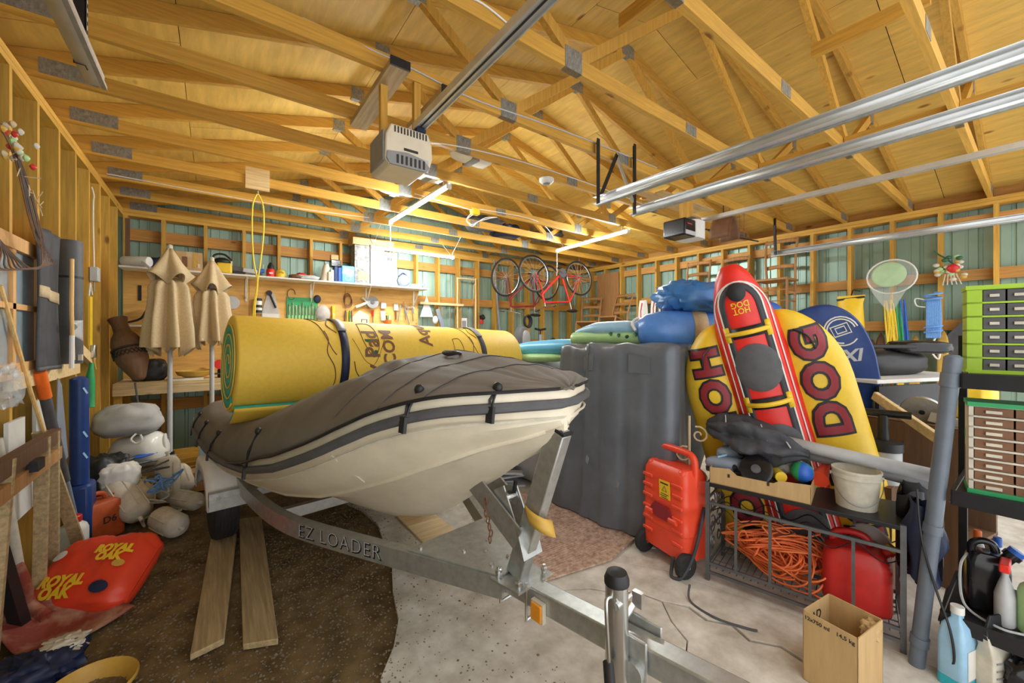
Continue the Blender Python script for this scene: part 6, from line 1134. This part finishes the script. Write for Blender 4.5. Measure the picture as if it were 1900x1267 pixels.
text('ROYAL\nOAK', .075, 'letter', 'yellow', cb, fn=lambda p: bagtop(p.x * 1.0 - .03, p.y - .11) + V(0, 0, p.z), offset=.004, depth=.0008, maxlen=.03, line=.75); text('ROYAL\nOAK', .06, 'letter', 'yellow', cb, fn=lambda p: bagtop(p.x + .13, p.y + .06) + V(0, 0, p.z), offset=.004, depth=.0008, maxlen=.03, line=.75)
for x, y, r_, m_ in ((.18, -.12, .03, 'navy'), (-.17, .07, .03, 'white'), (.2, .0, .02, 'gold')): M().add([bagtop(x, y) + V(0, 0, .002)] + [bagtop(x + r_ * 1.4 * math.cos(k * .52), y + r_ * math.sin(k * .52)) for k in range(12)], [(0, 1 + k, 1 + (k + 1) % 12) for k in range(12)]).obj('print_patch', m_, cb)
bm_ = thing('push_brush', 'black brush head with short handle on the dirt', 'brush', (-.55, 3.74, .0), .3); M().bx(-.05, .05, -.10, .10, .03, .06).obj('head', 'black', bm_, bevel=.006); M().bx(-.04, .04, -.09, .09, 0, .03).obj('bristles', 'charcoal', bm_); M().beam((.03, 0, .05), (.16, .03, .03), .03, .018).obj('handle', 'black', bm_)
one(M().lathe([(.12, 0), (.15, .05), (.155, .055), (.155, .065), (.15, .07), (.142, .06), (.112, .008)], 32, cap=False).obj('yellow_tub', 'gold', smooth=.8), (-.42, 2.40, -.03), 'shallow yellow tub at the bottom left corner', 'tub')
lump('rag_pile', 'dark crumpled rags beside the yellow tub', 'rag', (-.62, 2.62, .05), (.14, .1, .06), 'navy', 5, wr=.4); lump('white_rag', 'dirty white rag on the dark rags', 'rag', (-.55, 2.68, .09), (.07, .05, .03), 'off_white', 9, wr=.4)
one(M().beam((0, 0, 0), (-.05, -.12, .5), .05, .05).obj('black_post', 'black'), (-.76, 3.05, 0), 'black square post leaning behind the scoop shovel', 'post')
for k in range(5): one(M().bx(-.3, .3, -.04, .04, 0, .038).obj('lumber_offcut', 'lumber_x'), (-.15 + .03 * (k % 2), 5.75 + .05 * k, .0 + .04 * k), 'lumber offcut stacked under the workbench, %s from the floor' % ORD[k], 'lumber', 'offcuts under the bench')
for k in range(2): one(M().bx(-.22, .22, -.09, .09, 0, .09).obj('timber_block', 'chair_wood', bevel=.004), (-.12, 4.98 - .0 * k, .0 + .095 * k), ['lower brown timber block behind the fenders', 'upper brown timber block behind the fenders'][k], 'timber', 'timber blocks')
carton('plastic_tote', 'pale blue plastic tote under the workbench', (.02, 5.55, .0), (.30, .25, .30), 'light_blue')
# ================================================================ CEILING THINGS
def opener(name, label, c, m1, m2, rz=0.):
    t = thing(name, label, 'door opener', c, rz); return t
o1 = opener('door_opener', 'cream and grey garage door opener with long rail toward the camera', (.85, 2.18, 2.40), 0, 0); o1.scale = (.88, .9, .93)
sec = [(-.155, 0.03), (-.13, 0), (.10, 0), (.13, .03), (.15, .09), (.145, .17), (.12, .235), (-.12, .235), (-.15, .17)]
M().loft([[V(x, y, z) for x, z in sec] for y in (-.13, -.12, .14, .15)]).obj('housing', 'cream', o1, smooth=.5, bevel=.008)
M().bx(-.14, .12, -.136, -.128, .0, .075).obj('lens', 'light_grey', o1, bevel=.004); M().prism([(-.13, 0), (.10, 0), (.125, .03), (.08, .07), (-.02, .085), (-.145, .07), (-.15, .03)], .012, frame((0, -.13, .0), (1, 0, 0), (0, 0, 1))).obj('lamp_cover', 'grey', o1)
for k in range(7): M().bx(-.09 + .028 * k, -.078 + .028 * k, -.146, -.141, .012, .06).obj('vent', 'ink', o1)
for k in range(11): M().bx(-.10 + .02 * k, -.092 + .02 * k, -.134, -.128, .19, .225).obj('slot', 'ink', o1)
M().bx(-.04, .05, -.134, -.128, .098, .112).obj('button_bar', 'ink', o1); M().bx(-.163, -.15, -.11, .13, .02, .2).obj('side_panel', 'grey', o1, bevel=.006)
rl_ = M().bx(.03, .095, -2.8, -.10, .262, .290).bx(.03, .036, -2.8, -.1, .25, .262).bx(.089, .095, -2.8, -.1, .25, .262).obj('rail', 'track_metal', o1); M().bx(.060, .066, -2.8, -.10, .256, .2625).obj('chain', 'ink', rl_); M().bx(.04, .10, -.14, -.08, .235, .29).obj('rail_clamp', 'navy', o1)
for x, y in ((-.08, .12), (.11, .03)): M().bx(x - .022, x + .022, y - .02, y + .02, .22, .61).obj('hanger_block', 'lumber_z', o1)
for k, (x, y0, y1) in enumerate(((.80, 2.08, 2.86), (1.13, 2.14, 2.68))): 
    t = thing('strand_board_strip', ['strand board strip screwed under the trusses left of the opener rail', 'strand board strip screwed under the trusses right of the opener rail'][k], 'board', (x, y0, 2.952), 0, 'strand board strips'); M().bx(-.055, .055, 0, y1 - y0, -.018, .0175).obj('strip', 'grey_wood', t); M().bx(-.055, .055, -.01, .002, -.018, .03).obj('end_tape', 'black', t)
o2 = opener('door_opener', 'black and white belt drive opener by the right wall', (3.85, 2.22, 2.48), 0, 0)
M().bx(-.20, .0, -.12, .12, 0, .17).obj('front', 'black_gloss', o2, bevel=.015); M().loft([[V(x, y, z) for x, y in rrect(0, .22, -.12, .12, .06)] for z in (.01, .03, .15, .19)]).obj('body', 'white', o2, smooth=.8); M().bx(-.19, -.01, -.122, -.118, .01, .05).obj('lens', 'light_grey', o2); M().bx(-.16, -.08, -.123, -.119, .11, .12).obj('badge', 'red', o2)
M().bx(.32, .37, -2.6, .0, .235, .275).obj('rail', 'track_metal', o2); M().bx(.1, .37, -.02, .04, .19, .25).obj('rail_bracket', 'grey_metal', o2)
for x in (.0, .12): M().bx(x, x + .04, .0, .06, .17, .56).obj('hanger', 'lumber_z', o2)
def track(label, x, y0, y1, z=2.6):
    t = thing('door_track', label, 'door track', (x, y0, z), 0, 'garage door tracks'); L_ = y1 - y0
    pr2 = [(-.028, .025), (.022, .028), (.028, .02), (.028, -.022), (.02, -.028), (-.028, -.026)]
    M().loft([[V(px, y, pz) for px, pz in pr2] for y in (0, L_)], closed=False).obj('channel', 'track_metal', t, smooth=.3, solid=.003); M().beam((.03, 0, -.03), (.03, L_, -.03), .016, .016).obj('flange', 'galv', t); return t
def angle_bar(a, b, t, nm='perforated_angle', m_='black_metal', sd=(0, 1, 0)):
    a, b = Vector(a), Vector(b); d = (b - a); n = d.normalized(); s_ = Vector(sd); s_ = (s_ - n * s_.dot(n)).normalized(); q = n.cross(s_)
    o = M().beam(a, b, .003, .035, up=s_).beam(a + q * .016 - s_ * .016, b + q * .016 - s_ * .016, .035, .003, up=s_).obj(nm, m_, t); k = int(d.length / .035)
    for j in range(k): c = a + n * (.02 + .035 * j); M().beam(c - n * .008 - q * .0025, c + n * .008 - q * .0025, .001, .010, up=s_).obj('slot', 'off_white', o)
    return o
t0 = track('galvanized door track at the upper left corner', -.41, YF, 2.44); angle_bar((0, 2.80, -.03), (0, 2.80, .38), t0)
t1 = track('galvanized door track crossing the view, left of the middle pair', 2.50, YF, 2.22); angle_bar((-.03, 2.66, -.04), (-.03, 2.66, .47), t1); angle_bar((0, 2.66, .02), (.2, 2.66, .40), t1)
t2 = track('galvanized door track crossing the view, right of the middle pair', 2.97, YF, 2.22); angle_bar((-.03, 2.66, -.04), (-.03, 2.66, .56), t2); angle_bar((-.05, 2.66, .06), (-.27, 2.66, .40), t2, m_='galv')
t4 = track('galvanized door track running along the right wall', 6.0, YF, 2.24); angle_bar((0, 2.68, -.03), (-.02, 2.68, .46), t4)
sm = thing('smoke_detector', 'white round smoke detector under a truss', 'smoke detector', (2.5, 2.815, 2.968)); M().lathe([(0, 0), (.07, 0), (.07, -.02), (.05, -.04), (.02, -.045), (0, -.045)], 24).obj('body', 'white', sm, smooth=.8); M().lathe([(.03, -.0445), (.035, -.046), (.03, -.047)], 16).obj('ring', 'grey', sm)
jb = thing('junction_box', 'yellow junction box with looped white cable on a truss', 'junction box', (2.46, 4.035, 2.93)); M().bx(-.05, .05, -.035, .035, -.01, .06).obj('box', 'yellow', jb, bevel=.006)
for k in range(2): M().tube(catmull([(-.05 + .04 * k, 0, 0), (-.1, .02, -.08), (-.04, 0, -.15 + .02 * k), (.05, 0, -.08), (.15 + .05 * k, -.02, -.02), (.3, -.02, .01)], 6), .005, 6).obj('cable', 'white', jb)
for k, P in enumerate(([(.35, 2.205, 3.07), (.9, 2.18, 3.03), (1.3, 2.18, 3.0), (1.9, 2.18, 3.03), (2.5, 2.18, 3.05), (3.3, 2.18, 3.06)], [(1.2, 2.80, 2.93), (1.5, 2.79, 2.99), (2.2, 2.79, 3.04), (3.2, 2.79, 3.04), (4.2, 2.79, 3.0)], [(.4, 1.575, 3.05), (.8, 1.57, 3.02), (1.0, 1.57, 3.04), (1.2, 1.57, 3.0)], [(1.7, 4.01, 3.0), (2.1, 4.01, 2.98), (2.4, 4.01, 2.96)], [(2.5, 4.01, 2.99), (3.4, 4.01, 3.0), (4.3, 4.62, 3.0), (4.45, 4.63, 2.95)], [(-.8, 5.22, 3.0), (.6, 5.23, 2.98), (1.6, 5.235, 3.02)])):
    tag(M().tube(catmull(P, 6), .005, 6).obj('ceiling_cable', 'white' if k else 'light_grey'), ['grey cable stapled along the third truss from the camera', 'white cable from the opener along a truss', 'short white cable above the opener rail', 'white cable left of the junction box', 'white cable from the junction box to the right tube light', 'white cable on a far truss near the left wall'][k], 'cable', 'ceiling cables')
ypl = thing('hanging_rope', 'yellow rope hanging from a plywood block on the truss', 'rope', (.34, 4.645, 2.97)); M().bx(-.10, .10, -.04, -.02, -.05, .16).obj('plywood_block', 'pale_wood', ypl); M().lathe([(.012, -.03), (.012, .0)], 8, (0, -.03, -.06)).obj('hook', 'steel', ypl)
M().tube(catmull([(0, -.03, -.08), (-.04, -.03, -.2), (-.045, -.02, -.5), (-.03, 0, -.75), (.0, 0, -.95), (-.02, 0, -1.2), (-.03, .0, -1.6)], 7), .008, 6).obj('strand', 'yellow_rope', ypl); M().tube(catmull([(0, -.03, -.08), (.045, -.03, -.2), (.05, -.02, -.45), (.03, 0, -.7), (.0, 0, -.95), (-.035, 0, -1.25), (-.04, .0, -1.6)], 7), .008, 6).obj('strand', 'yellow_rope', ypl)
for k, (x, y, L_, w) in enumerate(((1.86, 3.12, .42, .16), (1.70, 3.72, .40, .15), (1.60, 4.32, .36, .15))):
    t = thing('foam_float', ['white foam float stored on the trusses, nearest the opener', 'white foam float stored on the trusses, middle one', 'white foam float stored on the trusses, farthest back'][k], 'foam float', (x, y, 3.125), .1, 'foam floats on the trusses'); M().loft([[V(xx, py, pz) for py, pz in rrect(-w / 2 * s_, w / 2 * s_, -.065 * s_, .065 * s_, .04 * s_)] for xx, s_ in ((-L_ / 2, .5), (-L_ / 2 + .04, .9), (-L_ / 2 + .1, 1), (L_ / 2 - .1, 1), (L_ / 2 - .04, .9), (L_ / 2, .5))]).obj('body', 'white', t, smooth=.9); M().bx(-.035, .035, -w / 2 - .004, w / 2 + .004, -.069, .069).obj('band', 'grey', t)
for k, (y, x0, x1) in enumerate(((2.55, 3.9, 5.0), (2.68, 3.7, 4.9), (2.8, 4.0, 5.2))): one(M().bx(x0 - 4.4, x1 - 4.4, -.05, .05, 0, .02).obj('attic_plank', 'pale_wood'), (4.4, y, ZT + .0905), 'pale plank lying on the trusses above the right opener, %s' % ('nearest', 'middle', 'farthest')[k], 'plank', 'planks on the trusses')
bs_ = thing('bucket_chair', 'brown plastic seat shell hanging by the right opener', 'seat', (4.63, 2.205, 2.72)); M().grid(lambda a, b: V(.12 * math.sin((a - .5) * 2.6) + .02, .16 * (b - .5) * 2 * .7, .22 * math.cos((a - .5) * 3.4) - .1), 14, 8).obj('shell', 'brown', bs_, solid=.012, smooth=1.2); M().tube([(0, 0, .1), (0, 0, .255)], .006, 6).obj('hanger', 'black_metal', bs_)
for k in range(4): one(M().tube([(0, 0, 0), (.9, -.1 + .03 * k, .02 + .02 * k)], .008, 6).obj('rod', ('black', 'brown', 'dark_grey', 'black')[k]), (4.75, 2.35 + .05 * k, 2.70 + .03 * k), 'dark rod slung under the trusses by the brown seat, %s from below' % ORD[k], 'rod', 'rods by the brown seat')
for k in range(4): one(M().tube([(0, 0, 0), (0, 0, .295)], .005, 6).obj('hanger_wire', 'brown'), (4.78 + .12 * k, 2.205, 2.68), 'thin brown hanger wire by the brown seat, %s from it' % ORD[k], 'wire', 'hanger wires')
# blocking between trusses at right
for k, (x, y0, y1) in enumerate(((3.92, 0.40, .96), (3.92, 1.01, 1.57), (3.92, -.2, .35), (3.92, 1.62, 2.18))): one(M().bx(-.02, .02, y0, y1, 0, .085).obj('blocking', 'lumber_y'), (x + .06, 0, ZT + .001), 'wood blocking between the bottom chords, %s from the front' % ('second', 'third', 'first', 'fourth')[k], 'blocking', 'truss blocking')
for k, (x, y0, y1) in enumerate(((3.25, 0.40, .96), (2.0, 1.02, 1.57))): one(M().box((0, (y0 + y1) / 2, 0), (.04, y1 - y0, .085)).obj('cross_brace', 'lumber_y'), (x, 0, 3.42), ['wood brace between two trusses at the upper right', 'wood brace between trusses above the opener rail'][k], 'blocking', 'truss blocking')
# ================================================================ RIGHT WALL THINGS
def lchair(label, loc, rz, s_=1., tilt=0):
    t = thing('ladder_back_chair', label, 'chair', loc, rz, 'wooden chairs hung on the right wall'); t.rotation_euler = (0, tilt, rz)
    for sg in (-1, 1):
        M().tube(catmull([(.0, sg * .17, -.44), (.0, sg * .18, 0), (-.02, sg * .19, .3), (.03, sg * .20, .62)], 4), .016, 8).obj('back_post', 'chair_wood', t); M().tube([(-.36, sg * .20, -.44), (-.36, sg * .20, .02)], .016, 8).obj('front_leg', 'chair_wood', t)
    for z in (.18, .36, .55): M().grid(lambda a, b: V(-.0 + .02 * math.sin(a * 3.14) + (.02 if z > .5 else 0), -.19 + .38 * a, z + .055 * b + .015 * math.sin(a * 3.14)), 8, 1).obj('slat', 'chair_wood', t, solid=.012)
    M().bx(-.38, .02, -.21, .21, -.015, .015).obj('seat', 'chair_wood', t, bevel=.006)
    for z in (-.15, -.3): M().tube([(-.36, -.2, z), (-.36, .2, z)], .009, 6).tube([(-.36, -.2, z), (0, -.175, z)], .009, 6).tube([(-.36, .2, z), (0, .175, z)], .009, 6).obj('rung', 'chair_wood', t)
    return t
lchair('wooden ladder-back chair hung high beside the track end', (6.58, 2.32, 2.28), 0)
lchair('wooden ladder-back chair hung behind the hot dog tip', (6.58, 2.95, 2.12), 0); lchair('wooden ladder-back chair hung above the upper blue bag', (6.58, 3.55, 2.14), 0); lchair('wooden chair hung low in the far right corner', (6.38, 5.05, 1.75), 0, tilt=.3); lchair('wooden chair hung nearest the corner, right of the bicycles', (6.22, 5.65, 1.70), .5, tilt=.2)
one(M().bx(-.02, .0, -.28, .28, -.45, .45).obj('cabinet_door', 'chair_wood', bevel=.004), (6.6, 5.5, 2.35), 'brown wooden cabinet door leaning in the far right corner', 'door panel')
for k, (y, z, m_, m2) in enumerate(((4.60, 1.62, 'white', 'red'), (4.33, 1.66, 'white', 'red'), (4.22, 1.68, 'black', 'grey'), (4.12, 1.72, 'black', 'grey'))):
    t = thing('snow_paddle', ['white paddle blade with red stripe, nearest the corner', 'white paddle blade with red stripe beside the black ones', 'black paddle blade beside the white one', 'black paddle blade nearest the hung chair'][k], 'paddle', (6.52, y, z), 0, 'paddles on the right wall')
    M().grid(lambda a, b: V(.03 * math.sin(a * 3.14), (a - .5) * .21 * (.45 + .55 * math.sin(3.14 * min(1, .15 + b * .75)) ** .7), -.05 + .60 * b), 10, 16).obj('blade', m_, t, solid=.018, smooth=1.1); M().tube([(0, .04, .05), (0, .05, .35), (0, .02, .5)], .008, 6).obj('stripe', m2, t); M().tube([(0, 0, -.05), (0, 0, -z)], .016, 8).obj('shaft', 'grey_metal', t)
nt_ = thing('landing_net', 'white mesh landing net with lime hoop cover on the right wall', 'fishing net', (6.45, 1.12, 2.20)); M().tube([V(0, .22 * math.cos(a * .26), .20 * math.sin(a * .26)) for a in range(24)], .009, 6, closed=True).obj('hoop', 'white', nt_)
M().grid(lambda a, b: V(-.05 - .12 * math.sin(b * 3.1) * .6, (.22 * (1 - .85 * b ** 1.5)) * math.cos(a * 6.283) * 1.0, (.2 * (1 - .9 * b)) * math.sin(a * 6.283) - .40 * b ** 1.4), 28, 14).obj('mesh', 'netting', nt_, smooth=1.2); M().ball((.03, .03, .03), (.03, .16, .15), 20, 12).obj('lime_disc', 'pale_green', nt_)
M().tube([(0, 0, -.2), (-.02, -.05, -.95)], .012, 8).obj('handle', 'gold', nt_)
for k, (m_, y, lb) in enumerate((('yellow_rope', 1.12, 'yellow rope hank hanging under the landing net'), ('green', 1.04, 'green cord hanging under the landing net'), ('blue', 1.0, 'blue strap hanging beside the yellow rope'))):
    pts_ = []
    for j in range(14 if k == 0 else 4): pts_ += [(0.01 * (j % 3), .02 * math.sin(j * 2.1) + .05 * ((j % 4) - 1.5) / 2, .0 if j % 2 else -.62 + .04 * (j % 5))]
    one(M().tube(catmull(pts_, 5), .009, 6).obj('rope_hank', m_, smooth=1), (6.42, y, 1.92), lb, 'rope', 'rope hanks on the right wall')
wr2 = thing('flower_wreath', 'small dried flower wreath with red rose on a right wall stud', 'wreath', (6.56, .63, 2.24)); rw = random.Random(5)
for k in range(26): a = rw.uniform(0, 6.28); r_ = rw.uniform(.02, .14); M().ball((rw.uniform(-.05, .0), r_ * math.cos(a), r_ * math.sin(a)), (.02, .028, .022), 8, 5).obj('flower', ('off_white', 'pale_green', 'dark_green', 'gold', 'off_white')[k % 5], wr2)
M().ball((-.05, .0, .0), (.03, .05, .05), 12, 8).obj('rose', 'red', wr2); M().tube(catmull([(0, .15, .22), (0, .12, .18), (-.01, .06, .12), (-.02, 0, .05)], 5), .009, 6).obj('ribbon', 'dark_green', wr2)
for k in range(5): M().tube([(-.03, -.02 + .02 * k, -.06), (-.03, -.06 + .035 * k, -.18)], .006, 5).obj('tail', 'off_white', wr2)
bl_ = thing('blue_rope_hank', 'blue rope hank with white loop hanging on the right wall', 'rope', (6.42, .77, 1.90)); 
for k in range(9): M().tube(catmull([(0, -.05 + .012 * k, .0), (-.03, -.06 + .013 * k, -.2), (-.02, -.05 + .012 * k, -.42), (.01, -.04 + .01 * k, -.2), (0, -.05 + .012 * k, 0)], 4), .010, 6).obj('strand', 'blue_rope', bl_)
for z in (-.02, -.38): M().tube([V(.045 * math.cos(a * .5) - .01, .07 * math.sin(a * .5), z + .004 * a) for a in range(26)], .010, 6).obj('wrap', 'blue_rope', bl_)
M().tube(catmull([(0, .06, .0), (-.01, .14, .02), (0, .13, -.06), (0, .06, -.08)], 5), .007, 6).tube(catmull([(0, -.02, -.42), (0, .02, -.55), (0, -.04, -.66), (0, -.06, -.5)], 5), .009, 6).obj('white_end', 'white', bl_)
oc = thing('oval_rope_coil', 'pale oval rope coil hanging near the lime organizer', 'rope', (6.58, .40, 1.62)); 
for k in range(9): M().tube([V(-.01 * k, (.20 - .016 * k) * math.cos(a * .314) * .8, (.27 - .018 * k) * math.sin(a * .314)) for a in range(20)], .011, 6, closed=True).obj('turn', 'rope', oc)
one(M().prism([(-.25, -.2), (.05, .22), (.3, .12), (.25, -.3), (-.1, -.34)], .02, frame((0, 0, 0), (0, -1, 0), (0, 0, 1))).obj('black_sheet', 'dark_grey'), (6.59, .56, 1.52), 'dark grey folded sheet on the right wall under the wreath', 'tarp')
for k, (y, m_, h) in enumerate(((1.55, 'dark_wood', 1.46), (1.47, 'pink', 1.42), (1.38, 'maroon', 1.52), (1.30, 'brown', 1.45), (1.22, 'dark_wood', 1.53), (1.05, 'yellow', 1.40), (.92, 'gold', 1.50), (.70, 'gold', 1.55))):
    t = thing('ski', 'upright %s ski leaning on the right wall, %s in the row' % ({'dark_wood': 'dark', 'pink': 'pink', 'maroon': 'maroon', 'brown': 'brown', 'yellow': 'yellow', 'gold': 'tan'}[m_], ORD[k]), 'ski', (6.35, y, 0), 0, 'skis on the right wall'); M().grid(lambda a, b: V(.12 * b + (.04 * max(0, b - .9) / .1), (a - .5) * .085 * (1 if b < .94 else max(.15, 1 - (b - .94) * 14)), h * b), 4, 24).obj('body', m_, t, solid=.012); M().box((.06, 0, h * .55), (.03, .07, .18)).obj('binding', 'black', t)

for k, (x, y, r_) in enumerate(((3.15, 4.95, (.28, .2, .09)), (3.75, 5.2, (.22, .2, .11)), (4.35, 4.9, (.2, .25, .08)))): lump('attic_bundle', ['dark bundle stored on the trusses left of the bicycles', 'dark bundle stored on the trusses above the bicycles', 'dark bundle stored on the trusses beside the right tube light'][k], 'bundle', (x, y, ZT + .09 + r_[2] * .86), r_, ('charcoal', 'navy', 'dark_grey')[k], 30 + k, wr=.25, group='bundles on the trusses')
